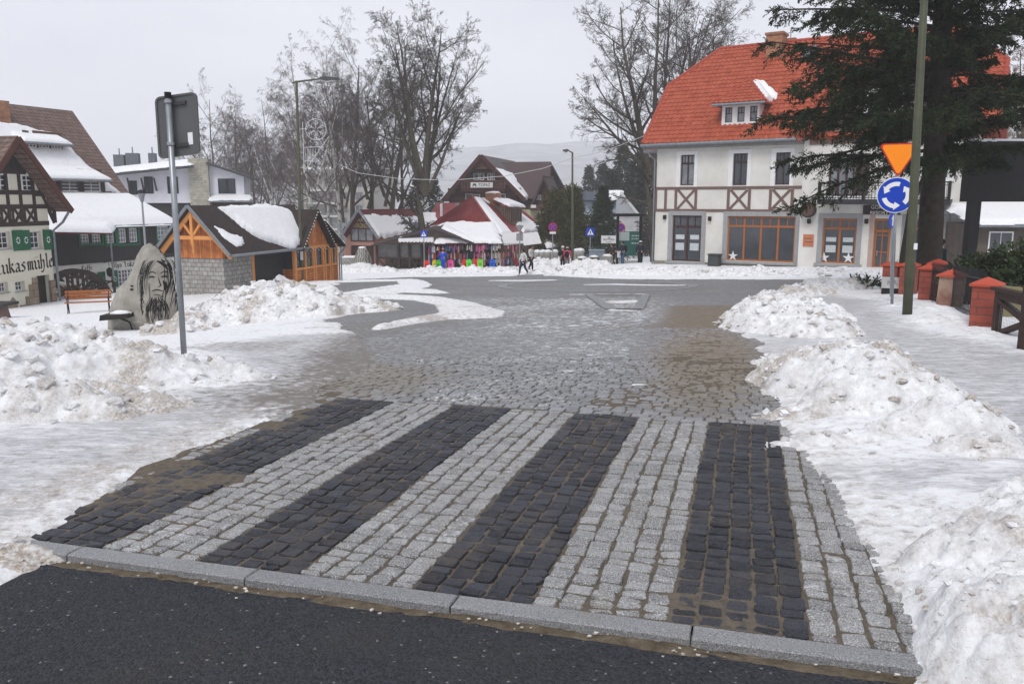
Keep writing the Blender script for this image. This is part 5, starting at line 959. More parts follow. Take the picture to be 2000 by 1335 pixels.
def shrub(name, label, loc, rx, ry, rz_, n, size, seed, m, group=None, cat='shrub', cone=False, wid=.5):
    rg = np.random.default_rng(seed); root = thing(name, label, cat, loc, 0, group); u = nrmv(rg.normal(0, 1, (n, 3))); r = rg.random(n)**.35; lump = 1+.16*np.sin(u[:, 0]*7+seed)*np.sin(u[:, 1]*6+2)+.12*np.sin(u[:, 2]*11); P = u*(r*lump)[:, None]*np.array([rx, ry, rz_])
    if cone: P[:, :2] *= (1-.55*(P[:, 2:3]/rz_*.5+.5)**1.6)
    P[:, 2] += rz_; D = nrmv(u*[1, 1, .6]+rg.normal(0, .5, (n, 3))+[0, 0, .5]); V, F = needles(P, D, np.full(n, size*1.6), 5, size, rg, -.3, wid); npmesh('foliage', V, F, m, root, smooth=False)
    mb = MB(); rs2 = random.Random(seed)
    for k in range(9): a = rs2.uniform(0, 6.28); mb.tube([(0, 0, -.2), (rx*.3*math.cos(a), ry*.3*math.sin(a), rz_*.7), (rx*.6*math.cos(a), ry*.6*math.sin(a), rz_*1.4)], [.05, .035, .01], 5)
    mb.build('stems', BARK, root); return root
b = tb(1085, 73); shrub('thuja', 'broad olive thuja on the left of the pair behind the no stopping sign', b, 1.75, 1.6, (at(1085, 372, 73).z-b.z)/2, 2600, .3, 1, THUJA, 'pair of thujas', 'tree', True); b = tb(1118, 74); shrub('thuja', 'slightly taller olive thuja on the right of the pair beside the lamp post', b, 1.4, 1.5, (at(1118, 362, 74).z-b.z)/2, 2400, .3, 2, THUJA, 'pair of thujas', 'tree', True)
LEAF = mat('evergreen_leaf', (.012, .022, .01), .45, vs=1, col2=(.05, .075, .025), isl=.4)
b = base(1935, 600, 18.5); shrub('rhododendron', 'dark evergreen rhododendron behind the iron fence', b-Vector((0, 0, .3)), 1.0, .8, .72, 1400, .13, 3, LEAF, 'evergreen bushes behind the fence'); b = base(2010, 600, 18); shrub('rhododendron', 'taller dark evergreen bush cut by the right edge behind the gate', b-Vector((0, 0, .3)), 1.0, .9, .85, 1500, .13, 4, LEAF, 'evergreen bushes behind the fence')
b = base(1700, 560, 27); shrub('fallen_branch', 'small green fir branch lying on the snow by the leftmost brick pillar', b, .8, .3, .16, 60, .2, 5, GREEN, cat='branch')
# ---- the big fir by the fence
def big_fir():
    rg = np.random.default_rng(77); Y = 25; b = base(1813, 540, Y); root = thing('fir', 'huge dark fir with drooping boughs and a thick trunk over the fence', 'tree', b); zt = lambda y: at(1815, y, Y).z-b.z; lean = (at(1835, 0, Y).x-at(1808, 480, Y).x)/(zt(0)-zt(480))
    MB().tube([(0, 0, -.4), (.0, 0, .3), (lean*3, 0, 3), (lean*9, 0, 9), (lean*16, 0, 16)], [.46, .37, .34, .25, .05], 14).build('trunk', mat('fir_bark', (.022, .018, .015), .9, vs=6, col2=(.05, .04, .033), bump=1, bs=14), root, True)
    zs = []; 
    for z in np.arange(zt(305), 15.5, .27): zs += [z+rg.uniform(-.2, .2) for _ in range(3+(z > 3.6))]
    zs = np.array(zs); n = len(zs); az = np.arange(n)*2.4+rg.normal(0, .4, n); L_ = np.interp(zs, [0, 3.5, 5, 8, 11, 16], [3.2, 4.0, 4.9, 5.1, 4.2, .8])*rg.uniform(.75, 1.12, n); right = np.cos(az) > .2; L_ = np.where(right, L_*np.where(zs < 7, .66, .8)*np.where(rg.random(n) < .4, .45, 1), L_); L_ = np.where(np.sin(az) < -.75, L_*.8, L_)
    P = np.stack([lean*zs, zs*0, zs], 1); slope = np.interp(zs, [3, 6, 10, 16], [-.12, .05, .3, .8]); D = nrmv(np.stack([np.cos(az), np.sin(az), .1+slope+rg.normal(0, .1, n)], 1)); sg, pts, dirs, rads = grow(P, D, L_, .02+L_*.011, 8, .05, -.12, .2, rg)
    P2, D2, L2, R2 = kids(pts, dirs, rads, L_, 24, .12, 48, .27, .5, rg); D2[:, 2] = D2[:, 2]*.35-.12; D2 = nrmv(D2); sg2, pts2, dirs2, rads2 = grow(P2, D2, L2, np.full(len(P2), .007), 4, .08, -.5, .4, rg)
    P3, D3, L3, R3 = kids(pts2, dirs2, rads2, L2, 8, .1, 45, .42, .5, rg); D3[:, 2] -= .22; D3 = nrmv(D3)
    parts = [needles(P3, D3, L3+.05, 11, .13, rg, .15, .34)]
    for i in range(4): q0, q1 = pts2[:, i], pts2[:, i+1]; parts.append(needles(q0, nrmv(q1-q0), np.linalg.norm(q1-q0, axis=1), 6, .14, rg, .1, .34))
    V, F = merge(parts); npmesh('foliage', V, F, mat('fir_green', (.008, .016, .006), .7, vs=1.5, col2=(.03, .046, .014), isl=.5), root, smooth=False)
    V, F = merge([tubes_np(sg, 6), tubes_np(sg2, 3)]); npmesh('branches', V, F, MATS['fir_bark'], root)
    # long bare rising limbs on the right
    mb = MB()
    for x, z, l in ((2000, 30, 0), (1985, -20, .1)):
        e = at(x, z, Y)-b; s = at(1845, 100+z*.3, Y)-b; mb.tube([s, s.lerp(e, .5)-Vector((0, 0, .12)), e+(e-s)*.3], [.05, .04, .02], 6)
    mb.build('bare_limbs', MATS['fir_bark'], root)
big_fir()
# dead slim stem beside the trunk
b = base(1757, 560, 24.6); t = thing('thin_tree', 'thin dark stem between the road sign and the olive lamp post', 'tree', b); MB().tube([(0, 0, -.3), (.05, 0, 1.2), (.16, 0, 2.6), (.5, 0, 3.6)], [.13, .11, .1, .05], 8).build('trunk', MATS['fir_bark'], t)
# ---------------------------------------------------------------- lettering drawn with a broad nib (black-letter wall writing)
GLY = {'L': [[(.15, 1), (.05, .8), (.25, .7), (.3, .95), (.3, .1), (.1, -.1), (-.05, .05)], [(.3, .1), (.5, 0), (.7, .12)], [(.0, .55), (-.12, .3), (.0, .05), (.18, .2)]], 'u': [[(.0, .6), (.1, .5), (.1, .1), (.2, 0), (.32, .1)], [(.34, .6), (.42, .5), (.42, .1), (.5, 0)]], 'k': [[(.1, 1), (.1, .1), (.16, 0)], [(.1, .4), (.3, .6), (.38, .5), (.2, .36), (.38, .1), (.46, 0)]],
 'a': [[(.05, .5), (.2, .6), (.34, .5), (.34, .1), (.44, 0)], [(.34, .3), (.12, .25), (.06, .1), (.18, 0), (.34, .1)]], 's': [[(.34, .55), (.2, .6), (.06, .48), (.3, .25), (.3, .08), (.14, 0), (.02, .06)]], 'm': [[(.0, .5), (.08, .6), (.1, 0)], [(.1, .5), (.24, .6), (.28, .5), (.28, 0)], [(.28, .5), (.42, .6), (.46, .5), (.46, .1), (.54, 0)]],
 'ü': [[(.0, .6), (.1, .5), (.1, .1), (.2, 0), (.32, .1)], [(.34, .6), (.42, .5), (.42, .1), (.5, 0)], [(.1, .78), (.16, .84)], [(.3, .78), (.36, .84)]], 'h': [[(.1, 1.02), (.1, 0)], [(.1, .5), (.28, .6), (.36, .48), (.36, .1), (.22, -.25), (.05, -.2)]], 'l': [[(.05, 1.02), (.1, .9), (.1, .1), (.2, 0)]], 'e': [[(.08, .3), (.3, .42), (.24, .6), (.08, .5), (.08, .12), (.2, 0), (.34, .1)]],
 'C': [[(.5, .85), (.35, 1), (.15, .85), (.1, .2), (.3, 0), (.5, .12)], [(.3, .85), (.28, .2)]], 'f': [[(.35, .95), (.2, 1), (.14, .85), (.14, -.15)], [(.0, .58), (.32, .58)]], 'M': [[(-.05, .7), (.1, .95), (.16, .1), (.02, 0)], [(.16, .8), (.34, .98), (.36, .1)], [(.36, .8), (.56, .98), (.6, .1), (.72, 0)]], 'ł': [[(.05, 1.02), (.1, .9), (.1, .1), (.2, 0)], [(-.02, .45), (.24, .6)]],
 'y': [[(.0, .6), (.1, .5), (.1, .1), (.3, .05)], [(.34, .6), (.34, .0), (.2, -.25), (.05, -.2)]], 'n': [[(.0, .5), (.08, .6), (.1, 0)], [(.1, .5), (.28, .6), (.34, .5), (.34, .1), (.42, 0)]], 'z': [[(.04, .56), (.34, .58), (.06, .04), (.38, .04)]], 'Ł': [[(.15, 1), (.05, .8), (.25, .7), (.3, .95), (.3, .1), (.1, -.1)], [(.3, .1), (.5, 0), (.7, .12)], [(.1, .4), (.5, .62)]], ' ': []}
GW = {'L': .72, 'm': .64, 'M': .82, 'Ł': .72, 'l': .28, 'ł': .3, ' ': .35, 'f': .36, 'C': .58}
def blackletter(txt, parent, F, p0, p1, hpx, d, m, nib=.1):
    a = F(*p0, d); b = F(*p1, d); W_ = sum(GW.get(c, .54) for c in txt); ux = (b[0]-a[0])/W_; uz = (b[1]-a[1])/W_; H_ = abs(F(p0[0], p0[1]-hpx, d)[1]-a[1]); mb = MB(); x = 0; nx, nz_ = nib*.55, nib*.45
    for ch in txt:
        for st in GLY[ch]:
            for (x0, y0), (x1, y1) in zip(st[:-1], st[1:]):
                mb.k += 1; q = lambda u, v: (a[0]+(x+u)*ux, a[1]+(x+u)*uz+v*H_); e = -.0006*(mb.k % 6); P = [q(x0-nx, y0-nz_), q(x0+nx, y0+nz_), q(x1+nx, y1+nz_), q(x1-nx, y1-nz_)]
                A = sum(P[i][0]*P[(i+1) % 4][1]-P[(i+1) % 4][0]*P[i][1] for i in range(4))
                if A < 0: P.reverse()
                if abs(A) > 1e-6: mb.prism(P, d-.012+e, d-.001)
        x += GW.get(ch, .54)
    return mb.build('lettering', m, parent)
INK = mat('black_letter_paint', (.015, .014, .014), .7); CREAM = mat('cream_plaster', (.62, .58, .46), .85, vs=1, col2=(.7, .68, .58), bump=.3); TIM = mat('half_timber', (.03, .02, .018), .75, vs=6, col2=(.055, .038, .032)); GREENP = mat('green_shutter', (.012, .11, .05), .55)
SHING = bands('brown_shingles', (.14, .085, .065), (.06, .04, .032), 'Z', .22, brick=.3, col2=(.19, .125, .1), thick=.12, dist=.04); TIMBERCLAD = bands('black_board_cladding', (.02, .017, .016), (.006, .005, .005), 'X', .16, brick=6, thick=.1)
# ---- half-timbered gable house, far left
lz = at(110, 592, 40); KL = Vector((lz.x, 40, lz.z-.2)); yw = math.atan2(.983, .184); A = Fr(KL, yw)
t = thing('half_timbered_house', 'cream and dark half-timbered gable house with black lettering at the left edge', 'house', KL, yw)
zev = A(106, 404)[1]; xl = 2*A(35, 265, -.8)[0]-.1; xc = A(35, 265, -.8)[0]; apz = A(35, 265, -.8)[1]; rv = A(134, 405, -.7); half = rv[0]-xc
def AR(x0, y0, x1, y1, d=0): a = A(x0, y1, d); b = A(x1, y0, d); return (a[0], b[0], a[1], b[1])
hw = [AR(-9, 452, 20, 487), AR(57, 451, 80, 486), AR(-1, 550, 15, 572), AR(31, 548, 48, 569), AR(77, 536, 96, 600)]; up_ = [AR(-10, 340, 13, 373), AR(45, 342, 62, 373)]
mb = MB(); wall(mb, xl, 0, 0, A(60, 337)[1], hw+up_, 0, .3); mb.add([(0, 0, 0), (0, 9, 0), (0, 9, zev), (0, 0, zev)], [(0, 1, 2, 3)]); mb.add([(xl, 0, 0), (xl, 9, 0), (xl, 9, zev), (xl, 0, zev)], [(0, 3, 2, 1)]); mb.build('wall', CREAM, t)
zt_ = A(60, 337)[1]; sl_ = (apz-rv[1])/half; MB().prism([(xc-(apz-.2-zt_)/sl_, zt_), (xc+(apz-.2-zt_)/sl_, zt_), (xc, apz-.2)], -.02, .15).build('gable_boards', TIMBERCLAD, t)
mask = MB().prism([(0.02, zev-.3), (rv[0], rv[1]-.05), (xc+(apz-zt_+.5)/sl_, zt_-.4), (.02, zt_-.4)], .3, .4).build('eaves_board', TIM, t)
r_ = MB(); r_.slab([(xc, -.8, apz), (rv[0]+.1, -.8, rv[1]-.1), (rv[0]+.1, 9, rv[1]-.1), (xc, 9, apz)], .16); lx0 = xc-half*1.25; lz0 = apz-sl_*half*1.25; r_.slab([(xc, -.8, apz), (xc, 9, apz), (lx0, 9, lz0), (lx0, -.8, lz0)], .16); r_.build('roof', SHING, t)
mb = MB(); mb.beam((xc, -.82, apz-.12), (rv[0]+.1, -.82, rv[1]-.2), .06, .28); mb.beam((xc, -.825, apz-.12), (lx0, -.825, lz0-.1), .06, .28); mb.build('bargeboard', mat('reddish_bargeboard', (.09, .035, .025), .7), t)
mb = MB(); B1 = A(50, 376)[1]; B2 = A(50, 403.5)[1]; B3 = A(50, 437)[1]
for z in (zt_, B1, B2, B3): mb.flat(xl, z, 0 if z < zt_ else xc+(apz-.3-z)/sl_, z, .2, -.03, .05)
px_ = lambda p: A(p, 400)[0]
for p in (-14, 16, 41, 67): mb.flat(px_(p), B3, px_(p), zt_, .18, -.025, .05)
mb.flat(px_(105), B3, px_(105), B2+.1, .18, -.025, .05); mb.flat(px_(68), zt_, px_(104), B3, .17, -.02, .05); mb.flat(px_(70), B2+.55, px_(104), B2+.55, .14, -.02, .05)
for a, b in ((-12, 0), (2, 22), (24, 44), (48, 68)): mb.flat(px_(a), B2, px_(b), B3, .14, -.015, .05); mb.flat(px_(a), B3, px_(b), B2, .14, -.015, .05)
for p in (1, 23, 46): mb.flat(px_(p), B3, px_(p), B2, .14, -.02, .05)
mb.build('timber_frame', TIM, t)
for i, h in enumerate(hw[:4]): window(t, h, 0, WHITE, GLASS, 3 if i < 2 else 3, 3 if i < 2 else 2, .05, .03, rec=.18, sill=GREYST)
for h in up_: window(t, h, 0, WHITE, GLASS, 2, 3, .06, .04, rec=.02, casing=.06)
for a in ((26, 449, 40.5, 490), (42.5, 449, 55.5, 489), (86, 448, 99, 488)):
    h = AR(*a); s_ = MB().box(h[0], h[1], -.06, -.015, h[2], h[3]).box(h[0], h[1], -.075, -.06, h[2]+.2, h[2]+.28).box(h[0], h[1], -.075, -.06, h[3]-.28, h[3]-.2).build('shutter', GREENP, t); o = MB(); cx_, cz = (h[0]+h[1])/2, (h[2]+h[3])/2
    for k in range(7): a_ = k*.9; o.disc((cx_+.09*math.cos(a_), cz+.13*math.sin(a_)), .035, -.066, -.061, 8)
    o.build('painted_flowers', WHITE, s_)
blackletter('Lukasmühle', t, A, (-12, 538), (107, 520), 30, -.0, INK, .1)
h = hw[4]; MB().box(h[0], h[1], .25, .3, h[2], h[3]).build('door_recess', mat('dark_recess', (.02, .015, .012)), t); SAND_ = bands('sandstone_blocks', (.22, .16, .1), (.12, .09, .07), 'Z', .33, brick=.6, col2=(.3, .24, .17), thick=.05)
mb = MB(); z = 0
for w, z0_, z1_ in ((1.9, 0, .5), (1.3, .5, 1.0), (.9, 1.0, 1.7), (.5, 1.7, 2.1)): mb.box(h[0]-w*.62, h[0], -.05, .1, z0_*.75, z1_*.75)
mb.build('stone_quoins', SAND_, t); MB().box(h[1], 0.03, -.05, .1, 0, 1.35).build('stone_quoins', SAND_, t)
MB().tube([A(134, 405, -.6)[0:1]+(-.6,)+A(134, 408)[1:2] if 0 else (rv[0], -.7, rv[1]-.2), (.6, -.3, rv[1]-.7), (.12, -.12, rv[1]-1.1), (.12, -.12, 0)], .06, 8).build('downpipe', ZINC, t)
p = A(92, 590, -.4); MB().blob((p[0], -.5, .25), .28, 8, (1.2, 1, .7), .2, 4).build('blue_sack', mat('blue_sack', (.02, .06, .16)), None) if 0 else None
# millstones and stone table by it
for px, py, Y, r, lab in ((38, 594, 38.5, .5, 'old round millstone leaning against the half-timbered house'), (8, 597, 37, .55, 'millstone cut by the left edge of the picture')):
    p = at(px, py, Y); tt = thing('millstone', lab, 'millstone', p, R(60)); MB().disc((0, 0), r, -.12, .12, 24, .1).build('stone', mat('sandstone', (.2, .15, .1), .9, vs=4, col2=(.28, .22, .16), bump=.6), tt); tt.rotation_euler = (R(-18), 0, R(60))
p = at(8, 618, 30); t2 = thing('stone_table', 'dark topped stone table with reddish foot at the left edge', 'table', p); MB().box(-.9, .3, -.5, .5, .42, .52).build('table_top', mat('dark_slate', (.04, .04, .04), .7), t2); MB().lathe([(.38, -.2), (.3, 0), (.22, .42)], (-.1, 0, 0), 12).build('foot', mat('reddish_stone', (.16, .11, .095), .9, bump=.5), t2)
# ---- the mill: huge brown roof, snow catslide, black cladding, green windows
mz = at(115, 588, 46); ML = Vector((mz.x, 46, mz.z-.3)); yw = math.atan2(.916, .40); M = Fr(ML, yw); t = thing('mill_house', 'old mill with huge brown shingle roof, snowy lower roof and black boarded upper floor', 'house', ML, yw)
xr_ = M(335, 433)[0]; ev = M.side(335, 433, xr_); br_ = M.side(247, 380, xr_); rg_ = M.side(135, 216, xr_); zb = M(200, 512)[1]; x0 = -26.0; ze = ev[1]
def MR(x0_, y0_, x1_, y1_, d=0): a = M(x0_, y1_, d); b = M(x1_, y0_, d); return (a[0], b[0], a[1], b[1])
uw = [MR(155, 457, 170, 478), MR(178, 457, 193, 477), MR(206, 456, 219, 475), MR(229.5, 446, 242, 474), MR(251, 445, 264, 473), MR(306, 441, 325, 468)]
mb = MB(); wall(mb, -3, xr_, zb, ze+.1, uw, -.12, .15); mb.add([(xr_, -.12, zb), (xr_, 8, zb), (xr_, 8, ze), (xr_, -.12, ze)], [(0, 1, 2, 3)]); mb.build('black_boarding', TIMBERCLAD, t)
gw = [MR(163, 532, 190, 572), MR(229, 524, 262, 560)]; mb = MB(); wall(mb, -6, xr_, -1, zb, gw, 0, .2); mb.build('wall', mat('white_plaster', (.66, .65, .6), .85, vs=1), t)
for h in uw:
    window(t, h, -.12, WHITE, GLASS_L, 3, 3, .05, .03, rec=.03); 
mb = MB()
for a, b in ((151, 197), (202, 223), (226, 268), (302, 329)):
    q = MR(a, 442, b, 480) if a != 302 else MR(a, 438, b, 472); mb.box(q[0], q[0]+.12, -.18, -.11, q[2], q[3]); mb.box(q[1]-.12, q[1], -.18, -.11, q[2], q[3]); mb.box(q[0], q[1], -.182, -.11, q[2]-.02, q[2]+.1); mb.box(q[0], q[1], -.184, -.11, q[3]-.08, q[3]+.03)
mb.build('green_frames', GREENP, t)
window(t, gw[0], 0, WHITE, GLASS, 4, 4, .06, .04, rec=.08, split=[.5]); window(t, gw[1], 0, WHITE, GLASS, 6, 4, .06, .035, rec=.08, split=[.33, .66])
for a in ((193, 530, 204, 566), (219, 527, 228.5, 562)):
    h = MR(*a); s_ = MB().box(h[0], h[1], -.05, -.01, h[2], h[3]).build('shutter', GREENP, t); o = MB()
    for k in range(6): o.disc(((h[0]+h[1])/2+.08*math.cos(k), (h[2]+h[3])/2+.13*math.sin(k)), .035, -.056, -.051, 8)
    o.build('painted_flowers', WHITE, s_)
blackletter('Caffe', t, M, (159, 529), (182, 526), 10, 0, INK, .1); blackletter('Młyn Łukasza', t, M, (218, 523), (278, 518), 11, 0, INK, .1)
ln = M(213, 530, -.4); o = MB().tube([(ln[0], 0, ln[1]+.5), (ln[0], -.4, ln[1]+.6), (ln[0], -.45, ln[1]+.3)], .02, 6).build('lantern_bracket', BLACK, t); MB().lathe([(.05, .25), (.2, .1), (.16, -.25), (.05, -.32)], (ln[0], -.45, ln[1]), 6).build('lantern', BLACK, o)
pE = (ev[0]-.45, ev[1]-.1); cat_ = [(x0, pE[0], pE[1]), (xr_+.2, pE[0], pE[1]), (xr_+.2, br_[0], br_[1]), (x0, br_[0], br_[1])]
MB().slab(cat_, .15).build('lower_roof', SHING, t); roof_snow(t, cat_, .3, 1, edge=.5, ragged=.15); MB().tube([(M(188, 436)[0], pE[0]-.05, pE[1]-.05), (xr_+.2, pE[0]-.05, pE[1]-.05)], .08, 8).build('gutter', ZINC, t)
st_ = [(x0, br_[0]-.1, br_[1]-.05), (xr_+.25, br_[0]-.1, br_[1]-.05), (xr_+.25, rg_[0], rg_[1]), (x0, rg_[0], rg_[1])]; stq = lambda x, s: (x, br_[0]+(rg_[0]-br_[0])*s, br_[1]+(rg_[1]-br_[1])*s)
mr = MB().slab(st_, .2).build('upper_roof', SHING, t)
def onsteep(px, py):    # pixel -> (x, s) on the steep roof
    best = min((abs(M(px, py, br_[0]+(rg_[0]-br_[0])*s)[1]-(br_[1]+(rg_[1]-br_[1])*s)), s) for s in np.linspace(-.1, 1.1, 240))[1]; return M(px, py, br_[0]+(rg_[0]-br_[0])*best)[0], best
roof_snow(t, [stq(*onsteep(*p)) for p in ((-60, 236), (30, 240), (75, 252), (110, 262), (140, 292), (185, 338), (238, 378), (180, 372), (-60, 350))], .18, 4, edge=.3, ragged=.35, name='snow_patch')
MB().add([], []); gp_ = MB(); gp_.add([(xr_+.02, br_[0]-.2, br_[1]-1.6), (xr_+.02, rg_[0], br_[1]-1.6), (xr_+.02, rg_[0], rg_[1]-.15), (xr_+.02, br_[0], br_[1]-.1)], [(0, 1, 2, 3)]); gp_.add([(xr_, 0, 0), (xr_, 8, 0), (xr_, 8, br_[1]), (xr_, br_[0], br_[1]), (xr_, 0, ze)], [(0, 1, 2, 3, 4)]); gp_.build('gable_end', TIMBERCLAD, t)
# dormers
def dormer(px0, px1, pt, pb, nW, dark=False):
    x_, s_ = onsteep((px0+px1)/2, pb); d = br_[0]+(rg_[0]-br_[0])*s_; a = M(px0, pb, d); b = M(px1, pt, d); b2 = M(px1, pb, d); hs_ = []; W_ = b[0]-a[0]; z0_, z1_ = a[1], b[1]
    for k in range(nW): c_ = a[0]+W_*(k+.5)/nW; hs_.append((c_-W_*.14, c_+W_*.14, z0_+(z1_-z0_)*.15, z1_-(z1_-z0_)*.1))
    mb = MB(); wall(mb, a[0], b[0], z0_-.1, z1_, hs_, d, .1); mb.add([(b[0], d, z0_), (b[0], d+2.5, z0_), (b[0], d+2.5, z1_), (b[0], d, z1_)], [(0, 1, 2, 3)]); o = mb.build('dormer', WHITE if not dark else TIM, t)
    for h in hs_: window(o, h, d, WHITE, GLASS, 2 if not dark else 3, 3 if not dark else 1, .05, .035, rec=.02)
    if not dark:
        mb = MB()
        for h in hs_: mb.box(h[0]-W_*.07, h[0]-.02, d-.05, d-.005, h[2], h[3]); mb.box(h[1]+.02, h[1]+W_*.07, d-.05, d-.005, h[2], h[3])
        mb.build('dark_shutters', TIM, o)
    rf = [(a[0]-.4, d-.5, z1_-.02), (b[0]+.4, d-.5, z1_-.02), (b[0]+.4, d+2.6, z1_+1.2), (a[0]-.4, d+2.6, z1_+1.2)]; MB().slab(rf, .12).build('dormer_roof', SHING, o); roof_snow(o, rf, .2, 3, ragged=.15); MB().tube([rf[0], rf[1]], .07, 6).build('gutter', ZINC, o)
dormer(70, 198, 352, 377, 3); dormer(50, 122, 283, 299, 3, True)
mb = MB()
for p0, p1 in (((96, 341), (130, 341)), ((145, 341), (195, 343)), ((40, 266), (52, 268)), ((60, 267), (117, 272))):
    a = Vector(stq(*onsteep(*p0))); b = Vector(stq(*onsteep(*p1))); mb.beam(a+Vector((0, -.2, .25)), b+Vector((0, -.2, .25)), .06, .25)
mb.build('snow_board', mat('brown_board', (.12, .07, .05)), t)
x_, s_ = onsteep(2, 232); p = stq(x_, s_); MB().box(p[0]-1, p[0]+.5, p[1]-.2, p[1]+1, p[2]-.8, M(5, 197, p[1])[1]).build('chimney', BRK, t)
# lean-to roof over the water wheel, posts, wheel
pr = [(M(108, 447, -2.4)[0], -2.4, M(108, 452, -2.4)[1]), (M(220, 454, -2.4)[0], -2.4, M(220, 454, -2.4)[1]), (M(225, 440, 0)[0], -.1, pE[1]+.05), (M(108, 440, 0)[0]-2, -.1, pE[1]+.3)]
o = MB().slab(pr, .12).build('porch_roof', mat('dark_red_tin', (.12, .02, .02), .6), t); roof_snow(o, pr, .28, 8, edge=.4, ragged=.1)
MB().tube([(pr[1][0]-.1, -2.3, pr[1][2]-.1), (pr[1][0]-.1, -2.3, -.5)], .05, 8).build('post', ZINC, t)
wp = at(150, 588, 44); tw = thing('water_wheel', 'black wooden mill wheel half sunk between the half-timbered house and the mill', 'water wheel', wp, R(50)); rw = 1.75
mb = MB()
for y in (-.35, .35): mb.disc((0, 0), rw, y-.04, y+.04, 36, rw-.22)
mb.build('rim', TIM, tw); mb = MB()
for k in range(8):
    a = k*PI/4
    for y in (-.35, .35): mb.beam((0, y, 0), (rw*.92*math.cos(a), y, rw*.92*math.sin(a)), .08, .12)
mb.build('spokes', TIM, tw); mb = MB()
for k in range(24): a = k*PI/12; mb.beam(((rw-.3)*math.cos(a), -.3, (rw-.3)*math.sin(a)), ((rw-.3)*math.cos(a), .3, (rw-.3)*math.sin(a)), .03, .32, (math.cos(a), 0, math.sin(a)))
mb.build('paddles', TIM, tw); MB().tube([(0, -.8, 0), (0, .8, 0)], .14, 10).build('axle', TIM, tw)
wr = at(178, 583, 42.5); t3 = thing('footbridge_railing', 'black timber railing with crossed braces in front of the mill cafe', 'railing', wr, R(62)); mb = MB(); mb.beam((-1.2, 0, 1.25), (1.4, 0, .75), .09); mb.beam((-1.2, 0, .5), (1.4, 0, .0), .09)
for x in (-1.2, -.35, .5, 1.4): mb.beam((x, 0, -.5), (x, 0, 1.05-.19*x), .11)
for x in (-1.2, -.35, .5): mb.beam((x, .01, .5), (x+.85, .01, .85), .06); mb.beam((x, .015, 1.15), (x+.85, .015, .1), .06)
mb.build('railing_frame', TIM, t3); p = at(140, 583, 42); tag(shrub('beech_bush', 'brown leafy bush at the foot of the mill wheel', p, .8, .6, .28, 260, .14, 8, mat('dead_leaves', (.16, .075, .025), .8, isl=.3)), None)
# ---------------------------------------------------------------- modern white house with brick stack behind the mill
wz = base(240, 440, 76); WH = Fr(wz, R(12)); t = thing('white_house', 'modern white and black house with a beige brick chimney stack behind the mill', 'house', wz, R(12)); WR = lambda a, b, c, d_, y=0: (lambda p, q: (p[0], q[0], p[1], q[1]))(WH(a, d_, y), WH(c, b, y))
WW = mat('lilac_white_render', (.66, .66, .72), .8, vs=.6); q = WR(236, 322, 374, 392); MB().box(q[0]-1, q[1], 0, 9, q[2]-.2, q[3]-.4).build('wall', WW, t)
MB().box(q[0]-1, WR(200, 380, 470, 440)[1], .3, 9, -1, q[2]+.1).build('black_base', TIMBERCLAD, t)
for a in ((252, 353, 267, 380), (283, 345, 298, 378), (328, 345, 347, 378)): h = WR(*a); window(t, h, -.05, mat('anthracite', (.02, .02, .022)), GLASS, 1, 1, .1, rec=.0, split=[.5])
q2 = WR(373, 309, 405, 410, -.6); MB().box(q2[0], q2[1], -.6, 2, -1, q2[3]).build('chimney_stack', bands('beige_brick', (.4, .38, .31), (.3, .28, .24), 'Z', .22, brick=.6, thick=.1), t)
q3 = WR(405, 322, 470, 395); mb = MB(); mb.prism([(q3[0]-.1, q3[2]), (q3[1]+.2, q3[2]), (q3[1]+.2, WH(475, 340)[1]), (q3[0]-.1, WH(404, 318)[1])], 0, 6); mb.build('wall', WW, t)
for a in ((427, 349, 442, 378), (444, 349, 459, 378)): window(t, WR(*a), -.05, mat('anthracite', (.02, .02, .022)), GLASS, 1, 1, .08, rec=.0)
a = WH(403, 316, -.8); b = WH(492, 346, -.8); MB().slab([(a[0], -.8, a[1]), (b[0], -.8, b[1]), (b[0], 7, b[1]), (a[0], 7, a[1])], .2).build('roof', mat('anthracite_tin', (.06, .065, .07), .5), t)
a = WH(404, 380, -1.2); b = WH(490, 392, -1.2); o = MB().slab([(a[0], -1.2, b[1]), (b[0], -1.2, b[1]), (b[0], 0.2, a[1]), (a[0], .2, a[1])], .12).build('canopy', ZINC, t); roof_snow(o, [(a[0], -1.2, b[1]), (b[0], -1.2, b[1]), (b[0], 0.2, a[1]), (a[0], .2, a[1])], .06, 3)
a = WH(216, 346, -1.5); b = WH(375, 322, -1.5); tp_ = WH(330, 312, 5)[1]; R0 = [(a[0]-3, -1.5, a[1]), (b[0], -1.5, b[1]), (b[0]-.5, 6, b[1]+.25), (a[0]-3, 6, b[1]-.3)]; o = MB().slab(R0, .25).build('roof', mat('anthracite_tin', (.06, .065, .07)), t); roof_snow(o, R0, .22, 6, ragged=.5, edge=.4)
for a_ in ((222, 302, 241, 322), (246, 299, 269, 322), (290, 299, 302, 318)):
    q = WR(*a_, 5); c = MB().box(q[0], q[1], 5, 6, q[2]-1, q[3]).build('chimney', mat('slate_clad_stack', (.11, .12, .13), .7), t); MB().tube([((q[0]+q[1])/2, 5.5, q[3]), ((q[0]+q[1])/2, 5.5, q[3]+.6)], .06, 6).build('vent', ZINC, c)
mb = MB()
for px in (248, 275, 300): a = WH(px, 346, -1.4); b = WH(px+6, 372, 0); mb.beam((a[0], -1.3, a[1]-.1), (b[0], 0, b[1]), .14)
mb.build('roof_struts', TIM, t)
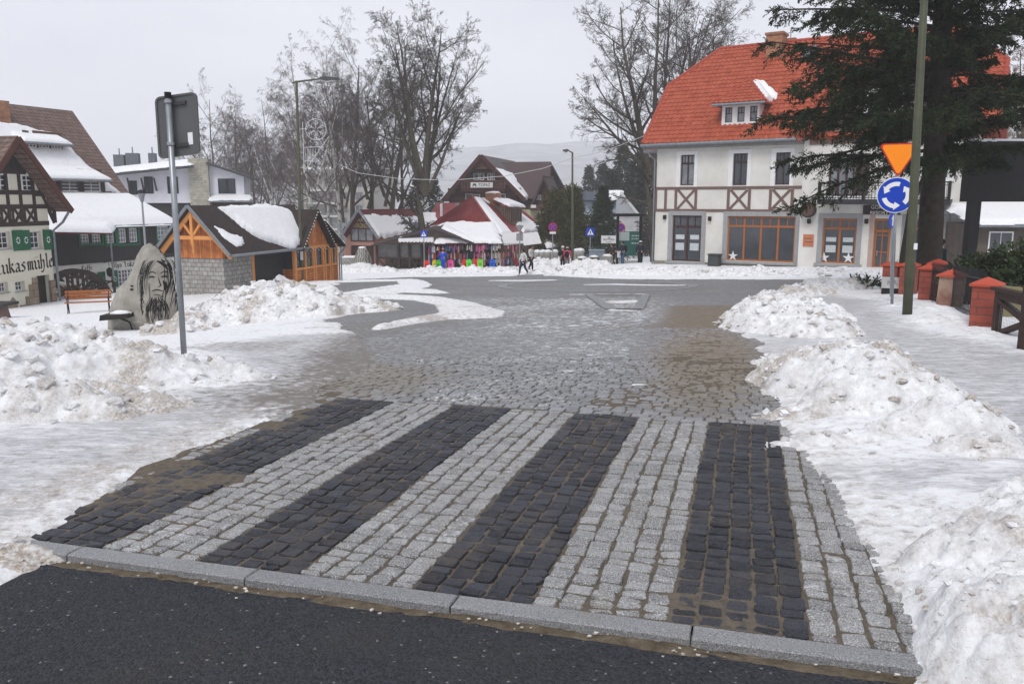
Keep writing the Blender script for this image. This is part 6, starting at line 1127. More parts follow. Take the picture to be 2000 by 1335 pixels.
# ---------------------------------------------------------------- grey apartment block
az_ = base(600, 450, 112); AB = Fr(az_, R(-8)); t = thing('apartment_block', 'pale grey five storey apartment block with balconies hidden behind birches', 'building', az_, R(-8)); AQ = lambda a, b, c, d_, y=0: (lambda p, q: (p[0], q[0], p[1], q[1]))(AB(a, d_, y), AB(c, b, y)); q = AQ(596, 336, 722, 450)
holes = []; 
for r_ in range(4):
    for c in range(4): holes.append(AQ(604+c*30, 350+r_*25, 619+c*30, 366+r_*25))
holes = [h for h in holes if h[1] < q[1]]; mb = MB(); wall(mb, q[0], q[1], -2, q[3], holes, 0, .2); mb.box(q[0], q[1], .3, 12, -2, q[3]-.01); mb.build('wall', mat('beige_grey_render', (.36, .34, .31), .85, vs=.3, col2=(.46, .44, .41)), t)
for h in holes: window(t, h, 0, mat('window_grey', (.3, .3, .3)), GLASS_L, 2, 1, .1, .06, rec=.05)
for r_ in range(4):
    h = AQ(600, 366+r_*25, 665, 373+r_*25); o = MB().box(h[0], h[1], -1.2, 0, h[2], h[2]+.15).build('balcony', WHITE, t); m_ = MB(); m_.box(h[0], h[1], -1.2, -1.15, h[2]+.95, h[2]+1.0); k = h[0]
    while k < h[1]: m_.box(k, k+.05, -1.19, -1.16, h[2]+.15, h[2]+.95); k += .4
    m_.build('railing', ZINC, o)
MB().box(q[0]-.6, q[1]+.5, -.8, 12.5, q[3], q[3]+.35).build('roof', GREYST, t); roof_snow(t, [(q[0]-.6, -.8, q[3]+.35), (q[1]+.5, -.8, q[3]+.35), (q[1]+.5, 12, q[3]+.8), (q[0]-.6, 12, q[3]+.8)], .3, 2)
# ---------------------------------------------------------------- wooden kiosk on a stone base
kz = at(440, 575, 38); KB = Vector((kz.x, 38, g(kz.x, 38)-.15)); yw = math.atan2(-.306, .952); K = Fr(KB, yw); t = thing('wooden_kiosk', 'orange timber kiosk with stone base, steep brown roof and a second pointed gable', 'kiosk', KB, yw)
ORG = bands('orange_boards', (.62, .22, .06), (.25, .08, .025), 'X', .1, brick=9, col2=(.42, .13, .032), thick=.1, bump=.5); ORGH = bands('orange_log_boards', (.5, .18, .05), (.22, .07, .02), 'Z', .14, brick=9, col2=(.43, .14, .035), thick=.12); ORB = mat('orange_beam', (.72, .33, .11), .6, vs=7, col2=(.6, .24, .07)); BROOF = mat('dark_brown_bitumen', (.03, .021, .019), .8, vs=5, col2=(.05, .036, .032), bump=.6, bs=60)
FIELD = bands('fieldstone', (.27, .26, .24), (.15, .14, .13), 'Z', .2, brick=.3, col2=(.36, .35, .33), thick=.07, dist=.03)
xa = K(366, 402, -.75)[0]; wx0 = 2*xa; za = K(366, 401, -.6)[1]; er = K(453, 497, -.6); zw = K(440, 505)[1]; sk = (za-er[1])/(er[0]-xa); yL = K.side(573, 520, 0)[0]; zev = za-sk*(0-xa)
MB().box(wx0, 0, 0, .3, -1, zw).box(-.28, 0, .3, K.side(492, 520, 0)[0], -1, zw+.2).build('stone_wall', FIELD, t); MB().prism([(wx0, zw), (0, zw), (0, zev-.15), (xa, za-.25), (wx0, zev-.15)], -.06, .15).build('gable_boards', ORG, t)
mb = MB(); yo = -.5; B_ = lambda a, b, w=.16: mb.beam(a, b, w, .15)
for s in (-1, 1): mb.beam((xa, yo, za-.32), (xa+s*(er[0]-xa)*.95, yo, er[1]-.16), .14, .18)
tb_ = K(366, 464, -.5)[1]; hw_ = (za-.2-tb_)/sk; mb.beam((xa-hw_, yo-.02, tb_), (xa+hw_, yo-.02, tb_), .12, .17); mb.beam((xa, yo-.04, za-.25), (xa, yo-.04, tb_-.25), .14); mb.beam((xa, yo-.03, tb_+.05), (xa-.5, yo-.03, tb_+.68), .1); mb.beam((xa, yo-.03, tb_+.05), (xa+.5, yo-.03, tb_+.68), .1)
mb.lathe([(.03, -.75), (.06, -.62), (.03, -.5), (.06, -.4), (.08, -.25)], (xa, yo-.04, tb_), 8); mb.build('gable_truss', ORB, t)
sd0 = K.side(492, 520, 0)[0]; sd1 = K.side(497, 520, 0)[0]; sd2 = K.side(557, 520, 0)[0]
MB().box(-.15, .02, sd0, sd1, -1, zev-.05).box(-.15, .02, sd2, sd2+.15, -1, zev-.05).build('posts', ORB, t); MB().box(-.1, -.04, sd1, sd2, -1, zev-.05).build('roller_door', bands('grey_black_shutter', (.03, .033, .034), (.015, .015, .015), 'Z', .12, brick=20), t); MB().box(-.12, -.01, sd2+.15, yL, -1, zev-.05).build('side_boards', ORGH, t)
yR = yL+4.6; lo = za-sk*(er[0]-xa)
rf_ = [(er[0], -.75, lo), (er[0], yL+.1, lo), (xa, yL+2.2, za), (xa, -.75, za)]; ro_ = MB().slab(rf_, .1).slab([(2*xa-er[0], -.75, lo), (xa, -.75, za), (xa, yL+2.2, za), (2*xa-er[0], yL+2, lo)], .1).build('roof', BROOF, t)
mb = MB(); mb.beam((xa, -.78, za-.02), (er[0]+.02, -.78, lo-.05), .05, .14); mb.beam((xa, -.785, za-.02), (2*xa-er[0]-.02, -.785, lo-.05), .05, .14); mb.build('rake_trim', ZINC, t)
MB().tube([(er[0]+.06, -.7, lo-.06), (er[0]+.06, yL+.1, lo-.04)], .07, 8).build('gutter', ZINC, t); MB().tube([(er[0]+.06, yL, lo-.06), (.25, yL, lo-.5), (.25, yL, -1)], .05, 8).build('downpipe', ZINC, t)
def onK(px, py):
    f = lambda x: K.side(px, py, x); xs = np.linspace(xa, er[0], 160); x = min(xs, key=lambda x: abs(f(x)[1]-(za-sk*(x-xa)))); y, z = f(x); return (x, y, z)
roof_snow(t, [onK(*p) for p in ((418, 402), (470, 400), (530, 400), (562, 410), (588, 440), (588, 470), (574, 492), (520, 472), (490, 458), (455, 428))], .2, 5, edge=.3, ragged=.35, name='snow_patch'); roof_snow(t, [onK(*p) for p in ((408, 434), (440, 450), (475, 462), (480, 478), (462, 482), (440, 466))], .06, 6, edge=.2, ragged=.5, name='snow_patch')
# pavilion with the shop windows
xp = .75; S_ = lambda px, py: K.side(px, py, xp); y0, zb_ = S_(578, 552); y1, _ = S_(660, 548); zt1 = S_(597, 486)[1]; zt2 = S_(600, 523)[1]
mb = MB(); mb.box(-3.2, xp-.02, y0+.05, y1-.05, -1.2, zt2); mb.build('boarded_base', ORGH, t); MB().box(-3.2, xp-.08, y0+.1, y1-.1, zt2, zt1).build('shop_glass', GLASS, t)
mb = MB()
for px in (578, 591, 597, 613, 617, 632, 636, 645, 649, 659): y = S_(px, 520)[0]; mb.box(xp-.1, xp+.03, y-.05, y+.05, -1.2, zt1+.1)
mb.box(xp-.1, xp+.035, y0, y1, zt1, zt1+.14); mb.box(xp-.1, xp+.04, y0, y1, zt2-.05, zt2+.06); mb.box(-3.2, xp, y0-.03, y0+.05, zt1, zt1+.12); mb.box(xp-.15, xp, y0-.02, y0+.08, -1.2, zt1); mb.box(-1, -.85, y0-.02, y0+.08, -1.2, zt1); mb.build('window_posts', ORB, t)
for k, (c_, pxs) in enumerate((((.5, .5, .48), 605), ((.35, .4, .42), 625), ((.45, .04, .05), 641), ((.1, .3, .25), 652))):
    y = S_(pxs, 500)[0]; MB().blob((xp-.3, y, zt2+.65), .28, 8, (.4, .8, 1.6), .3, k).build('display_goods', mat('goods_%d' % k, c_, .7, vs=9, col2=tuple(v*.4 for v in c_)), t)
yg = (S_(590, 480)[0]+S_(637, 480)[0])/2; zga = S_(612, 409)[1]; hg = (S_(637, 480)[0]-S_(590, 480)[0])/2+.25; zgb = zt1+.14
def prismx(mb, P, x0, x1): n = len(P); return mb.add([(x0, y, z) for y, z in P]+[(x1, y, z) for y, z in P], [tuple(range(n-1, -1, -1)), tuple(range(n, 2*n))]+[(i, (i+1) % n, (i+1) % n+n, i+n) for i in range(n)])
prismx(MB(), [(yg-hg, zgb), (yg+hg, zgb), (yg, zga-.15)], xp-.1, xp).build('pointed_gable', ORG, t); o = MB().slab([(xp+.35, yg, zga), (xp+.35, yg-hg-.2, zgb-.15), (xa, yg-hg-.2, zgb-.15), (xa, yg, zga)], .09).slab([(xp+.35, yg, zga), (xa, yg, zga), (xa, yg+hg+.2, zgb-.15), (xp+.35, yg+hg+.2, zgb-.15)], .09).build('gable_roof', BROOF, t)
lb_ = MB(); rl = random.Random(4)
for k in range(26):
    f = (k % 13)/13; s = -1 if k < 13 else 1; lb_.blob((xp+.37, yg+s*(hg+.1)*(1-f), zgb+(zga-zgb)*f), .035, 6, seed=k)
for k in range(22): lb_.blob((xp+.08, y0+(y1-y0)*k/21, zt1-.02-.08*(k % 2)), .03, 6, seed=k)
lb_.blob((xp+.02, yg, zga-.75), .09, 6, (.5, .8, 2.6)); lb_.build('fairy_lights', mat('light_bulbs_off', (.75, .75, .7), .3), t)
yy = y1+.35; lowz = S_(664, 478)[1]; rr_ = [(xp+.35, yg+.4, zgb), (xp+.35, yy, lowz), (xa, yy, lowz+.1), (xa, yg+.3, zga-.2)]; o = MB().slab([(xp+.4, yg+hg*.4, zgb+1.3), (xp+.4, yy, lowz), (xa-.5, yy, lowz), (xa-.5, yg+hg*.3, zgb+1.5)], .1).build('side_roof', BROOF, t); roof_snow(o, [(xp+.4, yg+hg*.4, zgb+1.3), (xp+.4, yy, lowz), (xa-.5, yy, lowz), (xa-.5, yg+hg*.3, zgb+1.5)], .2, 3, ragged=.15)
MB().tube([(xp+.4, yy-.1, lowz-.1), (xp+.05, yy-.2, lowz-.5), (xp+.05, yy-.2, -1.2)], .045, 8).build('downpipe', ZINC, t)
# ---------------------------------------------------------------- carved boulder with a bearded face
rk = at(280, 650, 24); RKL = Vector((rk.x, 24, g(rk.x, 24)-.15)); Q = Fr(RKL, 0); out = [(211, 655), (213, 612), (221, 585), (232, 562), (248, 546), (260, 524), (268, 498), (279, 481), (292, 474), (304, 480), (318, 495), (330, 514), (338, 545), (345, 580), (350, 622), (354, 655)]
OP = np.array([Q(*p) for p in out]); t = thing('carved_boulder', 'tall pointed boulder carved with a bearded face standing in the snow', 'sculpture', RKL)
cs_ = .025; gx_, gz_ = np.meshgrid(np.arange(OP[:, 0].min()-.05, OP[:, 0].max()+.05, cs_), np.arange(-.3, OP[:, 1].max()+.06, cs_)); dd = sdpoly(gx_, gz_, OP)
def depth(x, z, d): return .42*np.sqrt(np.clip(d/.45, 0, 1))+.05*(fbm(x*3, z*3, 4)-.5)+.1*sst(.1, -.25, x+.12)*0
th_ = depth(gx_, gz_, dd); ins = dd > -.01; Vf = np.stack([gx_, -th_, gz_], -1).reshape(-1, 3); Vb = np.stack([gx_, th_*.8+.02, gz_], -1).reshape(-1, 3); Fq = grid(*gx_.shape); kp = ins.ravel()[Fq].all(1); Fq = Fq[kp]; V = np.concatenate([Vf, Vb]); F = np.concatenate([Fq, Fq[:, ::-1]+len(Vf)]); 
npmesh('stone', V, F, mat('warm_grey_boulder', (.22, .205, .175), .9, vs=3, col2=(.38, .36, .32), bump=.8, bs=25), t)
def ribbon(mb, pts, w):
    P = [Q(*p) for p in pts]; x = np.array([p[0] for p in P]); z = np.array([p[1] for p in P]); u = np.linspace(0, len(P)-1, len(P)*4); x = np.interp(u, range(len(P)), x); z = np.interp(u, range(len(P)), z); x = np.convolve(np.pad(x, 2, 'edge'), np.ones(5)/5, 'valid'); z = np.convolve(np.pad(z, 2, 'edge'), np.ones(5)/5, 'valid')
    dx, dz = np.gradient(x), np.gradient(z); l_ = np.hypot(dx, dz)+1e-9; tt = np.linspace(0, 1, len(x)); ww = w*np.sin(PI*np.clip(tt, .08, .95))**.6/2; vs = []
    for s in (1, -1):
        X_, Z_ = x-s*dz/l_*ww, z+s*dx/l_*ww; vs.append(np.stack([X_, -depth(X_, Z_, sdpoly(X_, Z_, OP))-.006, Z_], -1))
    n = len(x); mb.add(np.concatenate(vs).tolist(), [(i, i+1, n+i+1, n+i) for i in range(n-1)])
mb = MB(); rr = random.Random(8)
cxh, cyh = 316, 540
for k in range(64):     # hair: arcs sweeping from the crown down both sides
    s = -1 if k % 2 else 1; q = 12+k*.36; y0_ = 500+rr.uniform(0, 10)-(k*.06); pts = [(cxh-6*s*0+s*(2+k*.3), y0_+k*.15), (cxh+s*q*.75, y0_+12), (cxh+s*q*1.0+rr.uniform(-2, 2), 545+rr.uniform(-4, 4)), (cxh+s*q*.9+rr.uniform(-3, 3), 575), (cxh+s*q*.8+rr.uniform(-4, 4), 595+rr.uniform(-5, 8))]; i0 = rr.choice([0, 0, 1, 2]); pts = pts[i0:i0+3]; ribbon(mb, pts, rr.uniform(.008, .018))
for k in range(80):     # beard strands
    x = cxh-16+k*.43; sgn = (x-cxh)/18; pts = [(x*.5+cxh*.5+rr.uniform(-2, 2), 570+rr.uniform(-4, 10)+8*(1-abs(sgn))), (x+rr.uniform(-2, 2), 590), (x+sgn*4+rr.uniform(-3, 3), 606), (x+sgn*3+rr.uniform(-4, 4), 622+rr.uniform(-6, 10))]; i0 = rr.choice([0, 1]); ribbon(mb, pts[i0:i0+3], rr.uniform(.008, .018))
for k in range(26): y = 520+k*3.2; ribbon(mb, [(291+rr.uniform(-4, 3), y), (289+rr.uniform(-4, 3), y+6), (292+rr.uniform(-4, 3), y+13)], .02)
ribbon(mb, [(303, 540), (308, 537), (314, 540)], .05); ribbon(mb, [(322, 540), (328, 537), (333, 541)], .05); ribbon(mb, [(302, 531), (309, 528), (316, 533)], .03); ribbon(mb, [(320, 533), (327, 528), (334, 532)], .03); ribbon(mb, [(318, 538), (321, 550), (324, 556), (317, 558)], .03)
ribbon(mb, [(326, 545), (331, 556), (329, 566)], .09); ribbon(mb, [(307, 566), (317, 562), (328, 567)], .035); ribbon(mb, [(311, 573), (318, 572), (325, 574)], .02); ribbon(mb, [(312, 508), (322, 512), (332, 526)], .07); ribbon(mb, [(318, 505), (330, 514), (336, 530)], .06)
mb.build('carved_lines', INK, t)
a = Q(221, 612); b = Q(275, 612); o = MB().prism([(a[0], a[1]-.1), (b[0], a[1]-.02), (b[0]-.02, a[1]+.1), (a[0]+.03, a[1]+.06)], -.85, -.35).build('shelf', mat('wet_dark_wood', (.025, .022, .018), .6), t); MB().blob(((a[0]+b[0])/2+.1, -.6, a[1]+.1), .27, 10, (1.1, .7, .3), .2, 3).build('snow_cap', M_ROOFSNOW, o, True)
x = (a[0]+b[0])/2+.15; MB().tube([(x-.15, -.5, a[1]-.06), (x+.12, -.45, a[1]-.2), (x+.2, -.42, a[1]-.55)], .02, 6).build('bracket', BLACK, o)
p = Q(270, 562); MB().blob((p[0], -.42, p[1]), .06, 8, (1, .3, .5)).blob((p[0]+.01, -.42, p[1]+.1), .055, 8, (1, .3, .5)).build('metal_knobs', BLACK, t)
# ---------------------------------------------------------------- bench, park lamp, street lamps
bz_ = at(175, 614, 32); t = thing('park_bench', 'park bench with orange brown slats and black cast iron ends on the snowy square', 'bench', Vector((bz_.x, 32, g(bz_.x, 32)+.02)), R(22)); bw_ = .82
for k, (y, z) in enumerate(((-.2, .44), (-.08, .43), (.04, .43))): MB().box(-bw_, bw_, y-.05, y+.05, z, z+.035).build('seat_slat', ORWOOD, t)
for z, y in ((.6, .17), (.72, .2), (.84, .23)): MB().box(-bw_, bw_, y-.015, y+.02, z-.05, z+.05).build('back_slat', ORWOOD, t)
for s in (-1, 1):
    x = s*(bw_-.1); m_ = MB(); m_.tube([(x, -.28, 0), (x, -.2, .2), (x, -.24, .42), (x, .1, .42), (x, .25, .9)], .022, 6); m_.tube([(x, .22, 0), (x, .14, .2), (x, .08, .42)], .022, 6); m_.tube([(x, -.22, .42), (x, -.28, .62), (x, -.1, .66), (x, .17, .64)], .018, 6); m_.build('cast_iron_end', BLACK, t)
pz = at(293, 600, 33); b = Vector((pz.x, 33, g(pz.x, 33))); hz = at(292, 395, 33).z-b.z; t = thing('park_lamp', 'slim park lamp with a tapered glass lantern above the carved boulder', 'park lamp', b); MB().tube([(0, 0, 0), (0, 0, hz)], [.06, .035], 10).build('pole', STEEL, t)
lm = MB().lathe([(.05, 0), (.07, .05), (.15, .35)], (0, 0, hz), 8).build('lantern_glass', GLASS_L, t); MB().lathe([(.16, .35), (.19, .37), (.12, .47), (.02, .5)], (0, 0, hz), 8).build('lantern_cap', BLACK, t)
def lamp(lab, px, py, Y, ptop, arm, left=False):
    b = at(px, py, Y); b.z = g(b.x, Y)-.05; hz = at(px, ptop, Y).z-b.z; t = thing('street_lamp', lab, 'street lamp', b, 0); tx = at(arm[0], ptop, Y).x-b.x; MB().tube([(0, 0, 0), (tx*.12, 0, 1.2), (tx, 0, hz)], [.11, .1, .065], 12).build('pole', OLIVE, t, True)
    e = at(arm[1], arm[2], Y)-b; MB().tube([(tx-(e.x-tx)*.2, 0, hz-.12), (tx, 0, hz-.05), (e.x, 0, e.z)], [.03, .05, .035], 8).build('arm', OLIVE, t); s = 1 if e.x > tx else -1; L_ = arm[3]
    o = MB().prism([(e.x-s*.05, e.z-.02), (e.x+s*L_*.3, e.z-.12), (e.x+s*L_, e.z-.03), (e.x+s*L_, e.z+.05), (e.x+s*L_*.3, e.z+.1), (e.x, e.z+.08)], -.14, .14).build('lamp_head', mat('lamp_head_grey', (.07, .075, .08), .5), t); MB().prism([(e.x+s*.05, e.z-.09), (e.x+s*L_*.35, e.z-.17), (e.x+s*L_*.85, e.z-.08), (e.x+s*L_*.3, e.z-.06)], -.1, .1).build('glass_bowl', mat('lamp_bowl', (.6, .6, .6), .3), o); return t, b, hz, tx
tl, lb0, lh, ltx = lamp('tall olive street lamp beside the kiosk with its arm pointing right', 590, 551, 43, 158, (579, 626, 154, .95)); LF = Fr(lb0, 0)
mb = MB().box(-.0, .14, -.13, -.1, 1.25, 1.7).build('paper_notice', SIGNW, tl); lamp('slim grey street lamp with a small head pointing left by the couple', 1118, 525, 62, 297, (1118, 1110, 294, .42))
t = thing('snowflake_ornament', 'white wire snowflake in a ring above a triangular frame hung on the left lamp', 'ornament', lb0); orn = lambda px, py: (LF(px, py)[0], -.0, LF(px, py)[1]); mb = MB(); W0 = mat('white_rope_light', (.68, .68, .67), .5)
for a, b in (((591, 238), (594, 338)), ((642, 267), (594, 336)), ((592, 288), (628, 287)), ((593, 315), (611, 314)), ((586, 252), (600, 252)), ((586, 327), (594, 327))): mb.tube([orn(*a), orn(*b)], .014, 6)
for px in (596, 601, 606, 611, 616): mb.tube([orn(px, 290), orn(px, 336-(px-594)*1.2)], .008, 4)
mb.build('frame', W0, t); c = orn(617, 253); rr_ = (orn(637, 253)[0]-c[0]); mb = MB(); mb.tube([(c[0]+rr_*math.cos(k*PI/16), 0, c[2]+rr_*math.sin(k*PI/16)) for k in range(33)], .014, 6); mb.build('ring', W0, t); mb = MB()
for k in range(6):
    a = k*PI/3+PI/2; u = Vector((math.cos(a), 0, math.sin(a))); cc = Vector(c); mb.tube([cc+u*.08, cc+u*rr_*.9], .012, 5)
    for q in (.45, .7):
        for s in (-1, 1): v = Vector((math.cos(a+s*.8), 0, math.sin(a+s*.8))); mb.tube([cc+u*rr_*q, cc+u*rr_*q+v*rr_*.3], .01, 5)
mb.build('snowflake', W0, t)
# ---------------------------------------------------------------- middle distance: restaurant hut, stalls, red roofed house, timber hotel
MAROON = mat('dark_red_tin', (.1, .018, .018), .6); RTIN = mat('weathered_red_tin', (.2, .02, .022), .5, vs=1.1, col2=(.3, .07, .065), bump=.2, bs=4)
RTIN = mat('worn_red_tin', (.17, .018, .02), .5, vs=.9, col2=(.26, .055, .055), bump=.2, bs=4)
SALM = mat('salmon_plaster', (.42, .22, .17), .85, vs=1); GWOOD = bands('grey_brown_boards', (.14, .1, .075), (.05, .035, .028), 'X', .18, brick=7, col2=(.19, .14, .1), thick=.1)
def loc3(px, py, Y): return at(px, py, Y)
def frame_at(px, py, Y, rz, dz=-.2): p = at(px, py, Y); o = Vector((p.x, Y, g(p.x, Y)+dz)); return o, Fr(o, rz)
def RQ(F, a, b, c, d_, y=0): p, q = F(a, d_, y), F(c, b, y); return (p[0], q[0], p[1], q[1])
# restaurant hut
o_, F_ = frame_at(663, 525, 78, R(-22)); t = thing('restaurant_hut', 'low salmon restaurant with a snowy roof and carved wooden lettering in its gable', 'restaurant', o_, R(-22))
xa_, za_ = F_(700, 409, -.8); el = F_(668, 452, -.8); er_ = F_(738, 464, -.8); x1_ = F_(731, 500)[0]; zw_ = F_(700, 458)[1]; slp = (za_-er_[1])/(er_[0]-xa_)
h0_ = RQ(F_, 686, 480, 730, 523); h1_ = RQ(F_, 686, 446, 730, 471); mb = MB(); wall(mb, 0, x1_, -1, zw_, [h0_], 0, .3); mb.box(x1_-.02, x1_, 0.01, 10, -1, zw_); mb.build('wall', SALM, t)
MB().prism([(2*xa_-x1_-.0, zw_), (x1_, zw_), (x1_, za_-slp*(x1_-xa_)-.15), (xa_, za_-.2), (2*xa_-x1_, za_-slp*(x1_-xa_)-.15)], -.03, .2).build('gable', mat('dark_brown_carved_wood', (.07, .04, .03), .7, vs=5), t)
window(t, (h1_[0], h1_[1], h1_[2], h1_[3]), -.1, DKWOOD, GLASS_L, 3, 1, .1, .12, rec=.02); MB().box(h0_[0], h0_[1], .2, .3, h0_[2], h0_[3]).box((h0_[0]+h0_[1])/2-.1, (h0_[0]+h0_[1])/2+.1, .1, .2, h0_[2], h0_[3]).build('door', mat('dark_door_wood', (.05, .022, .018)), t)
GOLD = mat('gilded_letters', (.5, .36, .16), .6); c = F_(706, 441, -.12); text('lettering', 'KARKONOSZE', .62, GOLD, t, c[0], -.06, c[1], fit=(F_(727, 441)[0]-F_(688, 441)[0])*1.05); c = F_(700, 430, -.12); text('lettering', 'KAR', .5, GOLD, t, c[0], -.06, c[1])
zz = lambda x: za_-slp*abs(x-xa_); ry = 11.5
o = MB().slab([(xa_, -.8, za_), (er_[0], -.8, er_[1]), (er_[0], ry, er_[1]), (xa_, ry, za_)], .15).slab([(xa_, -.8, za_), (xa_, ry, za_), (2*xa_-er_[0], ry, er_[1]), (2*xa_-er_[0], -.8, er_[1])], .15).build('roof', MAROON, t)
roof_snow(o, [(xa_+.35, -.8, zz(xa_+.35)), (er_[0], -.8, er_[1]), (er_[0], ry, er_[1]), (xa_+.7, ry, zz(xa_+.7))], .22, 3, ragged=.7); mb = MB(); mb.beam((xa_, -.83, za_), (er_[0]+.1, -.83, er_[1]-.1), .06, .25); mb.beam((xa_, -.835, za_), (2*xa_-er_[0]-.1, -.835, er_[1]-.1), .06, .25); mb.build('rake_trim', ZINC, t)
mb = MB(); a = (xa_+1.2, 6.0); n__ = Vector((slp, 0, 1)).normalized(); 
for k in range(2): q = [Vector((x, y, zz(x)))+n__*.35 for x, y in ((a[0], a[1]+k*1.1), (a[0]+1.9, a[1]+k*1.1), (a[0]+1.9, a[1]+k*1.1+1), (a[0], a[1]+k*1.1+1))]; mb.slab(q, .08)
mb.build('solar_panel', mat('solar_panel_blue', (.04, .06, .1), .2, col2=(.2, .22, .26)), t)
# back wing behind the big trunk
o_, F_ = frame_at(840, 520, 84, R(-10)); t = thing('red_roofed_annex', 'dark red tin roofed annex between the big trunk and the timber hotel', 'building', o_, R(-10)); q = RQ(F_, 838, 396, 905, 440)
MB().box(q[0], q[1]+3, 0, 8, -1, q[2]+.3).build('wall', GWOOD, t); rfp = [(q[0]-.3, -.5, q[2]), (q[1]+3, -.5, q[2]), (q[1]+3, 4, q[3]), (q[0]-.3, 4, q[3])]; MB().slab(rfp, .15).build('roof', RTIN, t); roof_snow(t, [(q[0]-4, -.55, q[2]-.2), (q[0]+1.2, -.55, q[2]-.2), (q[0]+.2, 2, q[2]+1.2), (q[0]-3, 2, q[2]+1.2)], .2, 1)
c = F_(893, 398, 2); MB().tube([(c[0], 2, c[1]-1.2), (c[0], 2, c[1]+.1)], .2, 10).build('flue', STEEL, t); c = F_(862, 403, 1); MB().tube([(c[0], 1, c[1]-1), (c[0], 1, c[1]+.3)], .14, 8).build('flue', WHITE, t)
# stone-clad striped cone
o_, F_ = frame_at(709, 524, 70, 0); hh = F_(709, 484)[1]; t = thing('stone_cone', 'tall striped stone cone with a cap of snow before the restaurant gable', 'sculpture', o_); m, n, l, b_ = nodes('striped_stone'); o__ = N(n, 'ShaderNodeTexCoord').outputs['Object']; wv = N(n, 'ShaderNodeTexWave', Scale=1.6, Distortion=9, Detail=3); wv.inputs['Detail Scale'].default_value = 1.2; l(o__, wv.inputs['Vector']); l(mixc(n, l, wv.outputs['Fac'], (.05, .05, .045), (.34, .33, .29)), b_.inputs['Base Color'])
MB().lathe([(.95, 0), (.92, .5), (.75, hh*.55), (.45, hh*.9), (.3, hh)], n=14).build('stone', m, t, True); MB().blob((0, 0, hh), .34, 8, (1, 1, .4)).build('snow_cap', M_ROOFSNOW, t, True)
o_, F_ = frame_at(680, 528, 74, 0); t = thing('stone_wall_stub', 'short stone wall topped with snow beside the striped cone', 'wall', o_); q = RQ(F_, 671, 503, 691, 528); MB().box(0-.5, 1.0, 0, .6, 0, q[3]).build('stones', FIELD, t); roof_snow(t, [(-.55, 0, q[3]), (1.05, 0, q[3]), (1.05, .6, q[3]), (-.55, .6, q[3])], .15, 1, ragged=.1)
# wooden stand with X railings and low gable
o_, F_ = frame_at(733, 528, 66, R(-4)); t = thing('wooden_stand', 'dark weathered market stand with cross-braced railings and a low boarded gable', 'stand', o_, R(-4)); X_ = lambda p, y=470: F_(p, y)[0]; Zp = lambda y, p=800: F_(p, y)[1]
ap_ = F_(846, 447, -.6); le_ = F_(723, 479, -.6); re_ = F_(925, 474, -.6); zb_ = Zp(476)
MB().prism([(X_(735), zb_), (X_(922), zb_), (X_(922), zb_+.12), (ap_[0], ap_[1]-.15), (X_(735), zb_+.12)], -.05, .1).build('boarded_gable', GWOOD, t)
o = MB().slab([(le_[0], -.6, le_[1]), (ap_[0], -.6, ap_[1]), (ap_[0], 6, ap_[1]+.3), (le_[0], 6, le_[1]+.3)], .12).slab([(ap_[0], -.6, ap_[1]), (re_[0], -.6, re_[1]), (re_[0], 6, re_[1]+.3), (ap_[0], 6, ap_[1]+.3)], .12).build('roof', mat('roof_felt', (.05, .035, .035), .8), t)
roof_snow(o, [(ap_[0]+.4, 1.0, ap_[1]), (re_[0], -.5, re_[1]+.03), (re_[0], 6, re_[1]+.3), (ap_[0], 6, ap_[1]+.3)], .2, 3, ragged=.4); roof_snow(o, [(le_[0]+3, 2.6, le_[1]+.05), (ap_[0], 2.5, ap_[1]+.1), (ap_[0], 6, ap_[1]+.3), (le_[0]+3, 6, le_[1]+.3)], .1, 4, ragged=.7)
mb = MB()
for p in (735, 778, 799, 823, 832): mb.box(X_(p)-.09, X_(p)+.09, 0, .18, -.3, zb_)
for y in (504, 526): mb.box(X_(735), X_(830), .02, .14, Zp(y)-.07, Zp(y)+.07)
for a, b in ((735, 757), (757, 778), (799, 816), (816, 832)): mb.flat(X_(a), Zp(504), X_(b), Zp(526), .12, .04, .12) if a in (735, 799) else mb.flat(X_(a), Zp(526), X_(b), Zp(504), .12, .04, .12)
mb.build('timber_frame', TIM, t)
for a, b in ((737, 776), (780, 798), (801, 822), (824, 843)): MB().box(X_(a), X_(b), .3, .34, Zp(503), zb_-.05).build('plastic_window', mat('dull_film', (.1, .1, .1), .35, vs=1.5, col2=(.22, .21, .21)), t)
MB().box(X_(737), X_(831), 2.6, 2.8, -.3, zb_).build('back_wall', GWOOD, t); aw = MB(); x = X_(782)
while x < X_(848): aw.prism([(x, Zp(465)), (x+.28, Zp(465)), (x+.28, Zp(470.5)), (x+.14, Zp(472.5)), (x, Zp(470.5))], -.75, -.7); x += .28
aw.build('scalloped_valance', WHITE, t); MB().slab([(X_(782), -.75, Zp(465.5)), (X_(848), -.75, Zp(465.5)), (X_(848), -.1, Zp(462)), (X_(782), -.1, Zp(462))], .04).build('awning', WHITE, t)
